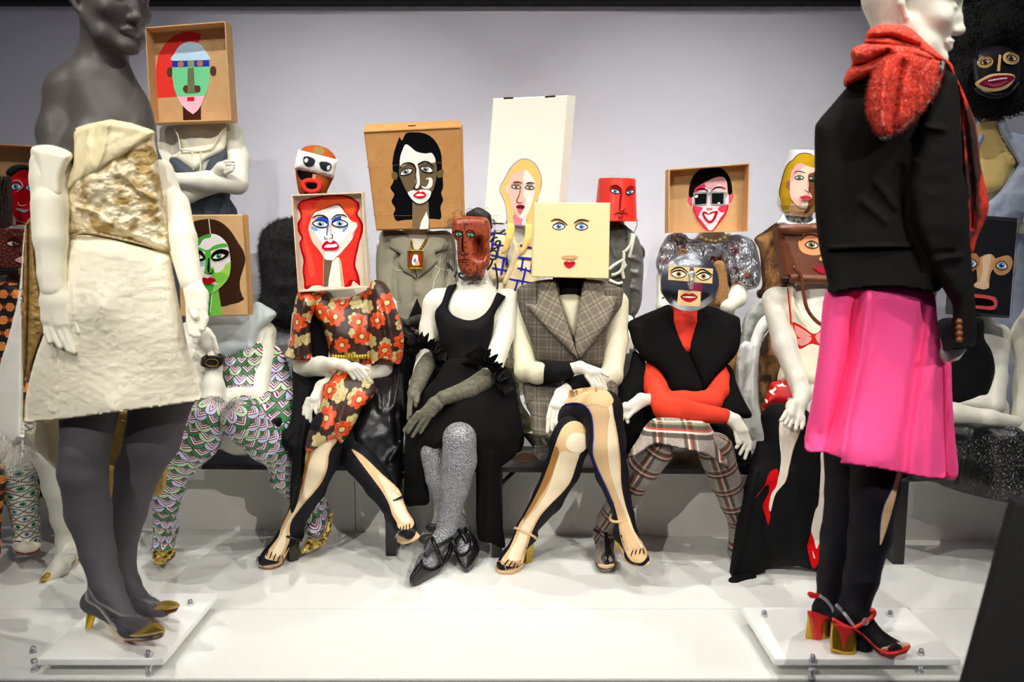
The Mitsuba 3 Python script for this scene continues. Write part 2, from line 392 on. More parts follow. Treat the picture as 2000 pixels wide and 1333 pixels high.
def ruffle(c, axis, r0, r1, waves, amp, seed):
    """A gathered frill standing around an arm."""
    g = np.random.default_rng(seed); axis = np.asarray(axis, float) / np.linalg.norm(axis); u = np.cross(axis, [0, 1, .02]); u /= np.linalg.norm(u); v = np.cross(axis, u)
    n, m = 120, 7; t = np.arange(n) * 2 * np.pi / n; V = []; ph = g.uniform(0, 6, 3)
    for j in range(m):
        k = j / (m - 1); r = r0 + (r1 - r0) * k * (1 + .18 * np.sin(3 * t + ph[0])); h = amp * k * (np.sin(waves * t + ph[1]) + .6 * np.sin((waves * 1.7 // 1) * t + ph[2]))
        V.append(np.asarray(c) + r[:, None] * (np.cos(t)[:, None] * u + np.sin(t)[:, None] * v) + h[:, None] * axis)
    f = [[a, b, c2] for j in range(m - 1) for i in range(n) for a, b, c2 in ((j * n + i, j * n + (i + 1) % n, (j + 1) * n + (i + 1) % n), (j * n + i, (j + 1) * n + (i + 1) % n, (j + 1) * n + i))]
    return trimesh.Trimesh(np.vstack(V), f, process=False)
# ---------------------------------------------------------------- the setting
WALL_Y, FLOOR_F = 4.15, 1.94
mat('wall_paint', '#e4e3ec', 0.85)
mat('stage_white', '#e4e5e0', 0.35, specular=0.4)
mat('black_matte', '#0b0b0c', 0.8)
mat('riser_grey', '#e2e0d8', 0.7)
mat('bench_black', '#15130f', 0.35)
mat('stage_front', '#6b6a68', 0.6)
mat('gallery_floor', '#2b2a29', 0.5)
mat('dark_trim', '#2a2721', 0.5)
struct('wall_back', box([-4.2, WALL_Y, 0.0], [4.2, WALL_Y + 0.1, 2.203]), 'wall_paint', label='white gallery wall behind the mannequins, washed by lamps')
struct('ceiling', box([-4.2, WALL_Y - 0.06, 2.205], [4.2, WALL_Y + 0.6, 3.2]), 'black_matte', label='black band above the white wall')
# stage floor: panels with fine joints
for ya, yb in ((FLOOR_F, 2.329), (2.331, WALL_Y)):
    struct('floor' if not used.get('floor') else 'floor__panel', box([-4.2, ya, -0.06], [4.2, yb, 0.0]), 'stage_white')
struct('trim', box([-4.2, FLOOR_F - 0.012, -0.5], [4.2, FLOOR_F - 0.002, -0.004]), 'stage_front')
for k in ('trim',): labels[k]['label'] = 'grey front edge of the white stage'
struct('floor__gallery_floor', box([-4.2, -1.5, -0.56], [4.2, FLOOR_F - 0.013, -0.5]), 'gallery_floor')
# riser: long low white block at a slight angle, with panel joints
RA = math.radians(-2.4)
def riser_xy(x, back=0.0): return np.array([x, 2.955 + x * math.tan(RA) * 1.0 + back])
rk = thing('riser', 'long low pale grey riser running along the wall behind the black benches', 'riser')
xs = [-3.2, -2.1, -0.585, 0.9, 2.3, 3.2]
for a, b in zip(xs[:-1], xs[1:]):
    pa, pb = riser_xy(a + 0.0012), riser_xy(b - 0.0012)
    part(rk, 'front_panel', hull([[*pa, 0.0005], [*pb, 0.0005], [*pa, 0.316], [*pb, 0.316], [pa[0], pa[1] + .02, 0.0005], [pb[0], pb[1] + .02, 0.0005], [pa[0], pa[1] + .02, .316], [pb[0], pb[1] + .02, .316]]), 'riser_grey', smooth=False)
pa, pb = riser_xy(-3.2), riser_xy(3.2)
part(rk, 'top_board', hull([[x, y, z] for z in (0.3165, 0.336) for x, y in ((pa[0], pa[1] - .004), (pb[0], pb[1] - .004), (3.2, WALL_Y - .004), (-3.2, WALL_Y - .004))]), 'stage_white', smooth=False)

# black benches: board on closed rectangular leg frames
def bench(x0, x1, yf, label, frames, depth=0.20, z=0.325, zb=0.0):
    b = thing('bench', label, 'bench', None)
    yc = lambda x: 2.735 + yf - 0.035 * (x + 0.4)
    part(b, 'seat_board', hull([[x, yc(x) + d, zz] for x in (x0, x1) for d in (0, depth) for zz in (z - 0.018, z)]), 'bench_black', smooth=False)
    for x in frames:
        f = cat(hull([[x + a, yc(x) + d, zz] for a in (0, .036) for d in (.004, .036) for zz in (zb + .0005, z - .0185)]),
                hull([[x + a, yc(x) + d, zz] for a in (0, .036) for d in (depth - .036, depth - .004) for zz in (zb + .0005, z - .0185)]),
                hull([[x + a, yc(x) + d, zz] for a in (0, .036) for d in (.036, depth - .036) for zz in (zb + .0005, zb + .02)]))
        part(b, 'leg_frame', f, 'bench_black', smooth=False)
        part(b, 'brace', cat(tube([[x + .018, yc(x) + .02, z - .08], [x + .10, yc(x) + .10, z - .022]], .007), tube([[x + .018, yc(x) + depth - .02, z - .08], [x - .07, yc(x) + .10, z - .022]], .007)), 'bench_black', smooth=False)
    return b

# ---------------------------------------------------------------- materials of mannequins and cloth
skin = mat('mannequin_white', '#dcdacb', 0.42, specular=0.4)
grey_skin = mat('mannequin_grey', '#4c4744', 0.42, specular=0.4)
cardboard = mat('cardboard', proc(lambda p, n, uv: mix(lin('#c9a273'), lin('#bd9462'), fbm(p.x * 40, p.z * 40, p.y * 40))), 0.85)
cardboard_dark = mat('cardboard_inside', '#b58d5c', 0.85)
black_cloth = mat('black_cloth', '#08080a', 0.8, specular=0.2)
black_wool = mat('black_wool', '#0c0b0c', 0.95, specular=0.15)
black_satin = mat('black_satin', '#0d0d0f', 0.28)
clear = 'clear_vinyl'
scene[clear] = {'type': 'thindielectric', 'int_ior': 1.45}
gold = mat('gold', '#d8b23c', 0.22, 1.0)
silver = mat('silver', '#d5d6d8', 0.2, 1.0)
chrome = mat('chrome', '#eceef0', 0.25, 0.85)
sole_tan = mat('sole_tan', '#d9b48a', 0.6)
leather_black = mat('leather_black', '#111113', 0.3)
wood_red = mat('sole_red_brown', '#7a3a22', 0.5)
def band(x, w, a=0.0):
    """1 within w/2 of the whole numbers + a."""
    t = x - a; t = dr.abs(t - dr.floor(t + 0.5)); return smoothstep(w * 0.6, w * 0.4, t)
def chk(x): return smoothstep(-0.2, 0.2, dr.sin(2 * math.pi * x))
# grey checked wool of the sleeveless vest
def glen(p, n, uv):
    u, v = uv.x / 0.042, uv.y / 0.042
    fine = chk(uv.x / 0.0042) * 0.5 + chk(uv.y / 0.0042) * 0.5
    zone = chk(u + 0.25) * 0.5 + chk(v + 0.25) * 0.5
    c = mix(lin('#4a443b'), lin('#a39a86'), fine * (0.35 + 0.65 * zone))
    c = mix(c, lin('#2f2a26'), 0.75 * dr.maximum(band(u, 0.06), band(v, 0.06)))
    return mix(c, lin('#7d5f55'), 0.5 * dr.maximum(band(u, 0.035, .5), band(v, 0.035, .5)))
vest_wool = mat('vest_check', proc(lambda p, n, uv: glen(p, n, uv) * 0.72), 0.95)
vest_lapel = mat('lapel_check', proc(lambda p, n, uv: glen(p, n, uv) * 1.25), 0.95)
# bold check of the skirt and tights: grey weave, dark, red and white bars
def tartan(k):
    def f(p, n, uv):
        u, v = uv.x / k, uv.y / k
        fine = noise(uv.x * 900, uv.y * 900)
        c = mix(lin('#6e655d'), lin('#b9aea4'), fine)
        for w in (u, v):
            c = mix(c, lin('#332619'), 0.8 * dr.maximum(band(w, 0.12, .10), band(w, 0.12, .32)))
            c = mix(c, lin('#d8d2c8'), 0.8 * dr.maximum(band(w, 0.05, .2), band(w, .02, .45)))
            c = mix(c, lin('#b5432c'), 0.85 * band(w, 0.06, .25)); c = mix(c, lin('#7b7a35'), 0.6 * band(w, 0.035, .40))
        return c
    return f
tartan_skirt = mat('tartan_skirt', proc(tartan(0.10)), 0.9)
tartan_dark = mat('tartan_tights', proc(lambda p, n, uv, g=tartan(0.075): g(p, n, uv) * 0.62), 0.8)
# tweed
def tweed(p, n, uv):
    return mix(lin('#5c584b'), lin('#98937f'), 0.5 * noise(uv.x * 700, uv.y * 700) + 0.5 * chk(uv.x / 0.005 + dr.abs(uv.y / 0.02 - dr.floor(uv.y / 0.02) - 0.5) * 3))
tweed_mat = mat('tweed', proc(tweed), 0.95)
# red flowers and gold leaves on dark brown brocade
def flower_at(uv, k, seed, petals, R):
    best, ctr, ax, ay = mi.Float(9), mi.Float(9), uv.x / k, uv.y / k
    for a in (-1, 0, 1):
        for b in (-1, 0, 1):
            cx, cy = dr.floor(ax) + a, dr.floor(ay) + b
            dx = ax - cx - 0.5 - 0.34 * (cell_rand(cx, cy, seed) - 0.5) * 2; dy = ay - cy - 0.5 - 0.34 * (cell_rand(cx, cy, seed + 1) - 0.5) * 2
            r = dr.sqrt(dx * dx + dy * dy); t = dr.atan2(dy, dx) + 6.28 * cell_rand(cx, cy, seed + 2)
            m = r / (R * (0.72 + 0.28 * dr.abs(dr.cos(t * petals / 2))) * (0.8 + 0.35 * cell_rand(cx, cy, seed + 3)))
            best = dr.minimum(best, m); ctr = dr.minimum(ctr, r)
    return best, ctr
def brocade(p, n, uv):
    c = mix(lin('#24120e'), lin('#3b1f16'), noise(uv.x * 500, uv.y * 500))
    g, gc = flower_at(mi.Point2f(uv.x + 0.028, uv.y + 0.02), 0.062, 11, 6, 0.37)
    glit = noise(uv.x * 1500, uv.y * 1500)
    c = mix(c, mix(lin('#6d5a24'), lin('#f0dea0'), glit), smoothstep(1.03, 0.97, g))
    c = mix(c, lin('#5a4617'), 0.5 * band(gc * 8, 0.2) * smoothstep(1.0, 0.9, g))
    f, fc = flower_at(uv, 0.078, 3, 7, 0.40)
    c = mix(c, mix(lin('#b93a14'), lin('#e4541f'), noise(uv.x * 200, uv.y * 200)), smoothstep(1.03, 0.97, f))
    c = mix(c, lin('#7d1e0c'), smoothstep(.17, .12, fc)); return mix(c, lin('#cbb877'), smoothstep(.12, .08, fc))
brocade_mat = mat('flower_brocade', proc(brocade), 0.45, specular=0.6)
# scale print: overlapping leaves in greens and lilac with angled purple frames
def scales(k):
    def f(p, n, uv):
        out = mi.Color3f(lin('#3a3f38')); u, v = uv.x / k, uv.y / (k * 0.72)
        for lvl in (1, 2):
            row = dr.floor(v) + lvl; off = 0.5 * (row - 2 * dr.floor(row / 2))
            uu = u + off; ci = dr.floor(uu); x = uu - ci - 0.5; y = (v - row) * 0.72 + 0.72
            r = dr.sqrt(x * x + y * y); inside = smoothstep(0.56, 0.54, r); h = cell_rand(ci, row, 5)
            c = mi.Color3f(dr.select(h < 0.36, mi.Color3f(lin('#2f7d47')), dr.select(h < 0.68, mi.Color3f(lin('#b7dcae')), mi.Color3f(lin('#c3cbe6')))))
            m = y + 0.36 - dr.abs(x)
            for at, col in ((0.0, '#7d2a58'), (0.10, '#f3eef0'), (0.20, '#7d2a58'), (0.32, '#f3eef0'), (0.38, '#59604f')): c = mix(c, lin(col), smoothstep(at - .01, at + .01, m))
            out = mix(out, mix(c, lin('#1d1f1c'), smoothstep(0.49, 0.51, r)), inside)
        return out
    return f
scale_print = mat('scale_print', proc(scales(0.041)), 0.5)
# eyes printed on white tights
def eyes_print(p, n, uv):
    k = 0.050; v = uv.y / 0.030; row = dr.floor(v); u = uv.x / k + 0.5 * (row - 2 * dr.floor(row / 2)); ci = dr.floor(u)
    x, y = u - ci - 0.5, (v - row - 0.5) * 0.6
    al = dr.abs(y) - 0.23 * dr.maximum(1 - 4.6 * x * x, 0.0)
    c = mi.Color3f(lin('#f1f2ea'))
    lash = smoothstep(0.0, 0.01, al) * smoothstep(0.16, 0.14, dr.abs(al)) * chk(u * 11 + 0.3 * y)
    c = mix(c, lin('#7d6a3a'), lash * 0.9); c = mix(c, lin('#22201c'), smoothstep(0.035, 0.02, dr.abs(al)))
    r = dr.sqrt(x * x + y * y * 1.0); h = cell_rand(ci, row, 2); ins = smoothstep(0.0, -0.01, al)
    c = mix(c, dr.select(h < 0.5, mi.Color3f(lin('#3c9b78')), mi.Color3f(lin('#8fb4e0'))), smoothstep(0.18, 0.16, r) * ins)
    return mix(c, lin('#15202a'), smoothstep(0.09, 0.07, r) * ins)
eye_tights = mat('eye_print', proc(eyes_print), 0.6)
def orange_print(p, n, uv):
    k = 0.044; u, v = uv.x / k, uv.y / k; row = dr.floor(v); u2 = u + 0.5 * (row - 2 * dr.floor(row / 2)); x, y = u2 - dr.floor(u2) - .5, v - row - .5
    r = dr.sqrt(x * x * 0.8 + y * y); a = dr.atan2(y, x)
    c = mix(lin('#1c100c'), mix(lin('#e2732a'), lin('#f0b060'), smoothstep(.5, .9, dr.cos(a * 3) * dr.cos(a * 3))), smoothstep(0.36, 0.33, r))
    x2 = u2 + .5 - dr.floor(u2 + .5) - .5; d = dr.abs(x2) + dr.abs(y)
    return mix(c, lin('#a8402a'), smoothstep(0.20, 0.17, d))
orange_mat = mat('orange_print', proc(orange_print), 0.6)
glitter = mat('glitter_grey', proc(lambda p, n, uv: mix(lin('#3b3c42'), lin('#d5d6dc'), smoothstep(.40, .85, noise(p.x * 620, p.y * 620, p.z * 620)))), 0.45, specular=0.6)
sequin_black = mat('sequin_black', proc(lambda p, n, uv: mix(lin('#0d0e0d'), lin('#f2f2ee'), smoothstep(.76, .84, noise(p.x * 420, p.y * 420, p.z * 420)) * smoothstep(.40, .58, fbm(p.x * 14, p.z * 14, p.y * 9)))), 0.4)
navy = mat('navy_tights', '#0d0c14', 0.7, specular=0.25)
red_knit = bumped('red_knit', '#d8331d', lambda p, n, uv: 0.5 + 0.5 * dr.sin(uv.x * 2 * math.pi / 0.0045), 0.0004, 0.9)
fur_brown = mat('fur_brown', proc(lambda p, n, uv: mix(lin('#2b170c'), lin('#94683c'), smoothstep(.38, .66, fbm(p.x * 22, p.z * 14, p.y * 22, 4)))), 0.95)
fur_black = mat('fur_black', '#090909', 0.95)
def foil_bump(p, n, uv): return fbm(p.x * 45, p.y * 45, p.z * 60, 4)
# ---------------------------------------------------------------- builders for mannequins
def flat_quad(front, Y):
    Qd = Pw(front, Y); n = np.cross(Qd[1] - Qd[0], Qd[2] - Qd[0]); o = np.array([0, 0, CAM_H]); d = rays(np.atleast_2d(front)[3:4])[0]
    Qd[3] = o + d * (((Qd[0] - o) @ n) / (d @ n)); return Qd
def tray(name, label, front, Y, depth, wall=0.004, m='cardboard', cat_='box', back=None, tilt=None):
    """An open shallow box: four side panels and a back panel. front: its rim, clockwise from the top left, in photograph positions."""
    k = thing(name, label, cat_)
    Qd = flat_quad(front, Y); n = np.cross(Qd[1] - Qd[0], Qd[3] - Qd[0]); n /= np.linalg.norm(n); n = n if n[1] > 0 else -n
    c = Qd.mean(0); inn = Qd + (c - Qd) / np.linalg.norm(c - Qd, axis=1, keepdims=True) * wall * 1.42
    for i in range(4):
        j = (i + 1) % 4
        part(k, 'side_panel', hull(np.vstack([Qd[[i, j]], inn[[i, j]], Qd[[i, j]] + n * depth, inn[[i, j]] + n * depth])), m, smooth=False)
    part(k, 'back_panel', slab(inn, n, depth - wall, depth - 0.0002), m, smooth=False)
    return k, Plane(inn + n * (depth - wall))
def carton(name, label, front, Y, depth, m='cardboard', cat_='box', bevel=0.003):
    k = thing(name, label, cat_)
    Qd = flat_quad(front, Y); n = np.cross(Qd[1] - Qd[0], Qd[3] - Qd[0]); n /= np.linalg.norm(n); n = n if n[1] > 0 else -n
    part(k, 'shell', slab(Qd, n, 0, depth, bevel), m, smooth=False)
    return k, Plane(Qd), n
def hand(parent, fr, Y, palm, fingers, pr, m=None, fr_=(0.0084, 0.0060), name='hand', h=0.0026):
    """Y: distance at the wrist, the knuckles and the finger tips. palm: lists of wrist-to-knuckle positions; fingers: positions from knuckle to tip."""
    B = Body(h, 0.006)
    for s, r in zip(palm, pr): 
        n = len(q(s, fr)); ch(B, s, np.linspace(Y[0], Y[1], n), np.asarray(r) * .84, fr, flat=.8, k=0.009)
    for s in fingers:
        th = s.startswith('t'); s = s.lstrip('t'); n = len(q(s, fr))
        ya = (Y[0] + Y[1]) / 2 if th else Y[1]
        ch(B, s, np.linspace(ya, Y[2], n), np.linspace(fr_[0] * (1.1 if th else 1), fr_[1], n), fr, k=0.003)
    return part(parent, name, B.mesh(1), m or skin)
def leg(B, fr, pts, Y, r, flat=1.0):
    return ch(B, pts, Y, r, fr, flat, k=0.02)
def wrap_uv(m, a, b, r):
    """uv around the line a-b, in metres, the seam at the back."""
    a, b = np.asarray(a), np.asarray(b); d = (b - a) / np.linalg.norm(b - a); f = np.array([0, -1.0, 0]); f -= d * (f @ d); f /= np.linalg.norm(f); s = np.cross(d, f)
    w = m.vertices - a
    return np.stack([np.arctan2(w @ s, w @ f) * r, -(w @ d)], 1)
def sole_frame(heel, toe):
    h, t = np.asarray(heel, float), np.asarray(toe, float); d = t - h; d[2] = 0; L = np.linalg.norm(d); d /= L
    return h, d, np.array([-d[1], d[0], 0.0]), L
def sole_mesh(heel, toe, hh, w=0.036, th=0.006, point=0.5, toez=0.012, lift=0.0):
    """A shoe sole from the heel (at height hh) to the toe."""
    o, d, s, L = sole_frame(heel, toe); t = np.linspace(0, 1, 24)
    zz = toez + (hh - toez) * (1 - smooth01(0.12, 0.62, t)); base = np.asarray(heel)[2] + (np.asarray(toe)[2] - np.asarray(heel)[2]) * t
    wd = w * (0.62 + 0.38 * np.sin(np.pi * np.clip(t * 1.15 - 0.3, 0, 1))) * np.clip((1.0 - t) / 0.16, 0.0, 1) ** point * np.clip((t + .02) / .06, 0, 1) ** .5
    wd = np.maximum(wd, 0.003); V = []
    for side, z0 in ((1, th), (-1, th), (-1, 0), (1, 0)):
        V.append(o[:2] + np.outer(t * L, d[:2]) + np.outer(wd * side, s[:2]))
        V[-1] = np.column_stack([V[-1], base + zz + z0 - th])
    V = np.stack(V, 1); n = len(t); f = []
    for i in range(n - 1):
        for j in range(4):
            k = (j + 1) % 4; f.append([i * 4 + j, i * 4 + k, i * 4 + 4 + k, i * 4 + 4 + j])
    f += [[3, 2, 1, 0], [4 * n - 4, 4 * n - 3, 4 * n - 2, 4 * n - 1]]
    f = np.array(f); m = trimesh.Trimesh(V.reshape(-1, 3), np.vstack([f[:, [0, 1, 2]], f[:, [0, 2, 3]]]), process=False)
    if m.volume < 0: m.invert()
    return m
def smooth01(a, b, x): t = np.clip((x - a) / (b - a), 0, 1); return t * t * (3 - 2 * t)
def ring_around(c, axis, r, tr, squash=1.0):
    axis = np.asarray(axis, float) / np.linalg.norm(axis); u = np.cross(axis, [0, 1, 0.01]); u /= np.linalg.norm(u); v = np.cross(axis, u); t = np.arange(28) * 2 * np.pi / 28
    return tube(np.asarray(c) + r * (np.cos(t)[:, None] * u + np.sin(t)[:, None] * v * squash), tr, 6, closed=True)
def foot(B, ankle, heel, ball, toe, r=(0.031, 0.026, 0.030, 0.016), wide=0.02):
    """ankle to heel to ball to toe."""
    a, h, b, t = (np.asarray(x, float) for x in (ankle, heel, ball, toe))
    B.chain([a, h], [r[0], r[1]]); B.chain([a, b], [r[0], r[2] * 0.85]); B.chain([h, b], [r[1], r[2] * 0.8]); B.chain([b, t], [r[2], r[3]])
    d = t - b; s = np.cross(d, [0, 0, 1]); s /= np.linalg.norm(s) + 1e-9
    B.chain([b - s * wide * .6, t - s * wide * .35], [r[2] * .7, r[3] * .9]); B.chain([b + s * wide * .6, t + s * wide * .35], [r[2] * .7, r[3] * .9])
def fy(y):
    """Distance at which photograph row y meets the floor."""
    return CAM_H / math.tan(math.atan((y - 666.5) / FPX) + PITCH)
def floor_pt(x, y): return P1(x, y, fy(y))
WR = lambda amp, sc, seed=0: (lambda x, y: amp * (meshkit.fbm(np.stack([x / sc, y / sc, np.full(len(x), 3.1 + seed)], 1), 3, seed) - 0.5))
def torso(B, neck, sh, chest, waist, hip, Y, r=(0.044, 0.040, 0.105, 0.085, 0.12), head=None):
    """neck base, shoulders (left, right), chest, waist, hip in photograph positions; Y: neck, shoulders, chest, waist, hip."""
    n, c, w, h = (P1(*p_, y) for p_, y in zip((neck, chest, waist, hip), (Y[0], Y[2], Y[3], Y[4])))
    a, b = P1(*sh[0], Y[1]), P1(*sh[1], Y[1])
    B.chain([n, (a + b) / 2 + [0, 0, -.02]], [r[0], r[0] * 1.35], k=.05)
    B.chain([a, (a + b) / 2, b], [r[1], r[1] * 1.15, r[1]], k=.05)
    B.chain([(a + b) / 2 - [0, 0, .03], c, w, h], [r[2] * .75, r[2], r[3], r[4]], flat=.72, k=.05)
    if head is not None: B.chain([n, P1(*head, Y[0] + .01)], [r[0], r[0] * 1.02], k=.03)
    return B
def sandal(parent, heel, toe, hh, strap, heel_m, sole_m, sole_col, w=0.037, heel_w=0.02, ankle=None, ankle_ax=None, ankle_r=0.037, band=True, lift=0.0):
    o, d, s, L = sole_frame(heel, toe); up = np.array([0, 0, 1.0])
    part(parent, 'sole', sole_mesh(heel, toe, hh + lift, w, 0.007, toez=0.010 + lift), sole_m)
    hx = np.asarray(heel, float); b = hx[2] + lift
    top, bot = hx + d * .02, hx + d * .018
    part(parent, 'heel', hull([[*(c[:2] + d[:2] * a * k_ + s[:2] * e * k_), z] for c, z, k_ in ((top, b + hh - .006, 1.0), (bot, b, .72)) for a in (-heel_w, heel_w) for e in (-heel_w, heel_w)]), heel_m, smooth=False)
    if band:
        t = np.linspace(0, np.pi, 16); c = np.asarray(heel) + d * L * .76 + up * (np.asarray(toe)[2] - np.asarray(heel)[2] + .012 + lift)
        rows = []
        for off, rr in ((-.035, 1.10), (-.012, 1.0), (.012, .85), (.030, .70)):
            rows.append(c + d * off + np.outer(np.cos(t) * w * rr, s) + np.outer(np.sin(t) * .042 * rr, up))
        V = np.vstack(rows); f = []
        for i in range(3):
            for j in range(15): f += [[i * 16 + j, i * 16 + j + 1, (i + 1) * 16 + j + 1], [i * 16 + j, (i + 1) * 16 + j + 1, (i + 1) * 16 + j]]
        part(parent, 'vinyl_band', trimesh.Trimesh(V, f, process=False), clear)
        for rr in rows[::3]: part(parent, 'stitch_edge', tube(rr, .0011, 5), strap)
    if ankle is not None: part(parent, 'ankle_strap', ring_around(ankle, ankle_ax, ankle_r, .0045), strap)

# ============================================================ woman with the red-haired lid, flowered dress
D = thing('mannequin', 'seated mannequin in orange flowered brocade dress with yellow belt and painted nude tights', 'mannequin')
B = Body(0.006)
torso(B, (668, 560), ((605, 590), (742, 585)), (672, 660), (672, 745), (680, 832), (2.95, 2.94, 2.93, 2.90, 2.83), r=(.046, .038, .095, .082, .10), head=(668, 520))
ch(B, '420,300 400,520 425,665', (2.97, 2.90, 2.84), [.043, .040, .035], 'd2'); ch(B, '425,665 540,650 640,632', (2.84, 2.77, 2.73), [.036, .031, .021], 'd2')
ch(B, '1010,220 1040,480 985,675', (2.97, 2.92, 2.84), [.043, .040, .035], 'd2'); ch(B, '985,675 800,725 620,755', (2.84, 2.79, 2.76), [.036, .031, .021], 'd2')
part(D, 'body', B.mesh(), skin)
hand(D, 'd2', (2.73, 2.71, 2.72), ['640,632 700,640 745,672', '640,632 720,640 790,665'], ['745,680 780,735 800,780', '772,675 820,735 838,790', '795,665 850,730 868,788', '812,655 870,715 898,762', 't700,640 800,640 882,672'], [(.02, .019, .014), (.02, .018, .013)])
hand(D, 'd2', (2.76, 2.70, 2.68), ['620,755 540,810 490,890', '620,755 550,790 520,890'], ['450,890 425,950 418,1000', '468,900 440,970 440,1030', '492,905 465,985 470,1055', '518,900 505,960 512,990', 't560,800 545,880 530,960'], [(.021, .022, .018), (.02, .02, .015)])
# legs in painted tights
Lg = Body(0.005, .015)
ch(Lg, '600,60 545,300 470,500 362,720', (2.60, 2.61, 2.64, 2.69), [.058, .054, .047, .034], 'd3')
h1_, t1_ = floor_pt(581, 1092), floor_pt(506, 1112)
an = q('350,750', 'd3')[0]; foot(Lg, P1(*an, 2.69), h1_ + [-.004, 0, .088], h1_ + (t1_ - h1_) * .66 + [0, 0, .036], h1_ + (t1_ - h1_) * .86 + [0, 0, .026])
ml = Lg.mesh(); TD = part(D, 'tights', ml, navy); S = Surf(ml)
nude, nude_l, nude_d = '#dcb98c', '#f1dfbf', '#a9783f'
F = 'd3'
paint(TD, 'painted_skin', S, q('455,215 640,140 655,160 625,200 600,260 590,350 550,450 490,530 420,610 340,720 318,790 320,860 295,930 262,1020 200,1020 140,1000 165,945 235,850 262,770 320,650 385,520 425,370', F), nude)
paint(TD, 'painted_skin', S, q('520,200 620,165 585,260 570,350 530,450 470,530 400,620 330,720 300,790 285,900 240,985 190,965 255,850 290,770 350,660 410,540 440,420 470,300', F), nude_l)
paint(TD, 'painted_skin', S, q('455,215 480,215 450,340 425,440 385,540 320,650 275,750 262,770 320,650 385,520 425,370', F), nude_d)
for s_ in ('150,985 165,955', '175,1000 190,962', '200,1010 215,975', '225,1022 240,985'): paint(TD, 'painted_toe_line', S, stroke(q(s_, F), 1.6, sm=False), '#2a1c18')
Lg = Body(0.005, .015)
ch(Lg, '700,130 830,300 960,480 1045,610', (2.72, 2.66, 2.62, 2.60), [.054, .050, .042, .034], 'd3')
P2 = lambda s_, Y, fr=F: Pw(q(s_, fr), Y)[0]
ank2 = P2('1060,620', 2.60); foot(Lg, ank2, P2('1065,690', 2.64), P2('1150,770', 2.54), P2('1185,820', 2.50), wide=.024)
ml2 = Lg.mesh(); T2 = part(D, 'tights', ml2, navy); S2 = Surf(ml2)
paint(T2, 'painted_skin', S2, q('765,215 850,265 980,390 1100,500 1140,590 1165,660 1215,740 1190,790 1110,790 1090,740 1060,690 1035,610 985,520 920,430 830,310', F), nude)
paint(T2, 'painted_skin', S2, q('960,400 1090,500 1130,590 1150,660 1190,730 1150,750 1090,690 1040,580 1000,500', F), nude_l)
for s_ in ('1120,815 1122,780', '1143,810 1143,775', '1164,805 1162,770', '1186,798 1182,765'): paint(T2, 'painted_toe_line', S2, stroke(q(s_, F), 1.8, sm=False), '#2a1c18')
sh1 = part(D, 'shoe', sole_mesh(h1_, t1_, .078, .037, .010, toez=.012), sole_tan)
sandal(sh1, h1_, t1_, .07, 'leather_black', 'dark_trim', 'leather_black', '', ankle=P2('325,855', 2.685) , ankle_ax=P2('350,750', 2.69) - P2('300,900', 2.66), ankle_r=.036)
o2h, o2t = P2('1070,760', 2.66), P2('1190,880', 2.47)
sh2 = part(D, 'shoe', hull(np.vstack([P2('1075,720', 2.66), P2('1095,890', 2.55), P2('1140,905', 2.50), P2('1230,880', 2.47), P2('1262,840', 2.47), P2('1255,850', 2.49), P2('1100,870', 2.55), P2('1060,640', 2.66)])), sole_tan)
part(sh2, 'vinyl_band', tube(Pw(q('1085,850 1110,805 1160,785 1215,800 1250,830', F), (2.53, 2.50, 2.48, 2.47, 2.47)), .004, 6), clear)
part(sh2, 'ankle_strap', ring_around(P2('1070,585', 2.605), P2('1045,540', 2.61) - P2('1085,640', 2.60), .034, .004), leather_black)
# dress
DT = [(600, 600, 2.86), (675, 570, 2.90), (760, 600, 2.85), (670, 650, 2.83), (670, 700, 2.84), (575, 690, 2.84), (770, 700, 2.84), (640, 640, 2.83), (720, 640, 2.83)]
cloth(D, 'coat', relief(q('430,200 620,220 660,620 640,650 470,615 420,560', 'd2'), [(x, y, Y + .035) for x, y, Y in DT], .03, .01, 10, 5), black_cloth)
cloth(D, 'dress', relief(q('440,100 600,112 640,150 760,150 880,100 915,180 925,420 915,600 905,640 880,665 700,665 640,650 612,600 592,480 545,350 480,240', 'd2'), DT, .16, .05, 34, 4, folds=[(q('640,600 660,450 640,300', 'd2'), 7, .008), (q('820,600 830,450 860,250', 'd2'), 7, -.008)], wrinkle=WR(.010, 30)), brocade_mat)
for poly, fo in (('380,112 470,98 520,150 500,230 470,330 468,450 475,520 465,602 400,604 330,600 280,566 310,500 330,400 345,250', [(q('370,590 380,420 410,200', 'd2'), 7, .012), (q('420,590 430,420 450,260', 'd2'), 6, -.012)]),
                 ('870,110 905,40 960,28 1025,70 1070,180 1112,300 1142,430 1138,560 1105,645 1050,622 1000,600 960,610 908,645 890,500 885,350 880,220', [(q('1000,590 960,400 950,200', 'd2'), 7, .014), (q('1080,600 1050,420 1000,180', 'd2'), 7, .012), (q('1040,610 1010,420 970,190', 'd2'), 6, -.012)])):
    cloth(D, 'sleeve', relief(q(poly, 'd2'), [(x, y, Y - .022) for x, y, Y in DT], .13, .05, 26, 4, folds=fo, wrinkle=WR(.012, 26, 2), hem=q('283,566 330,600 400,604 465,602' if poly.startswith('380') else '1105,645 1050,622 1000,600 960,610 908,645', 'd2')), brocade_mat)
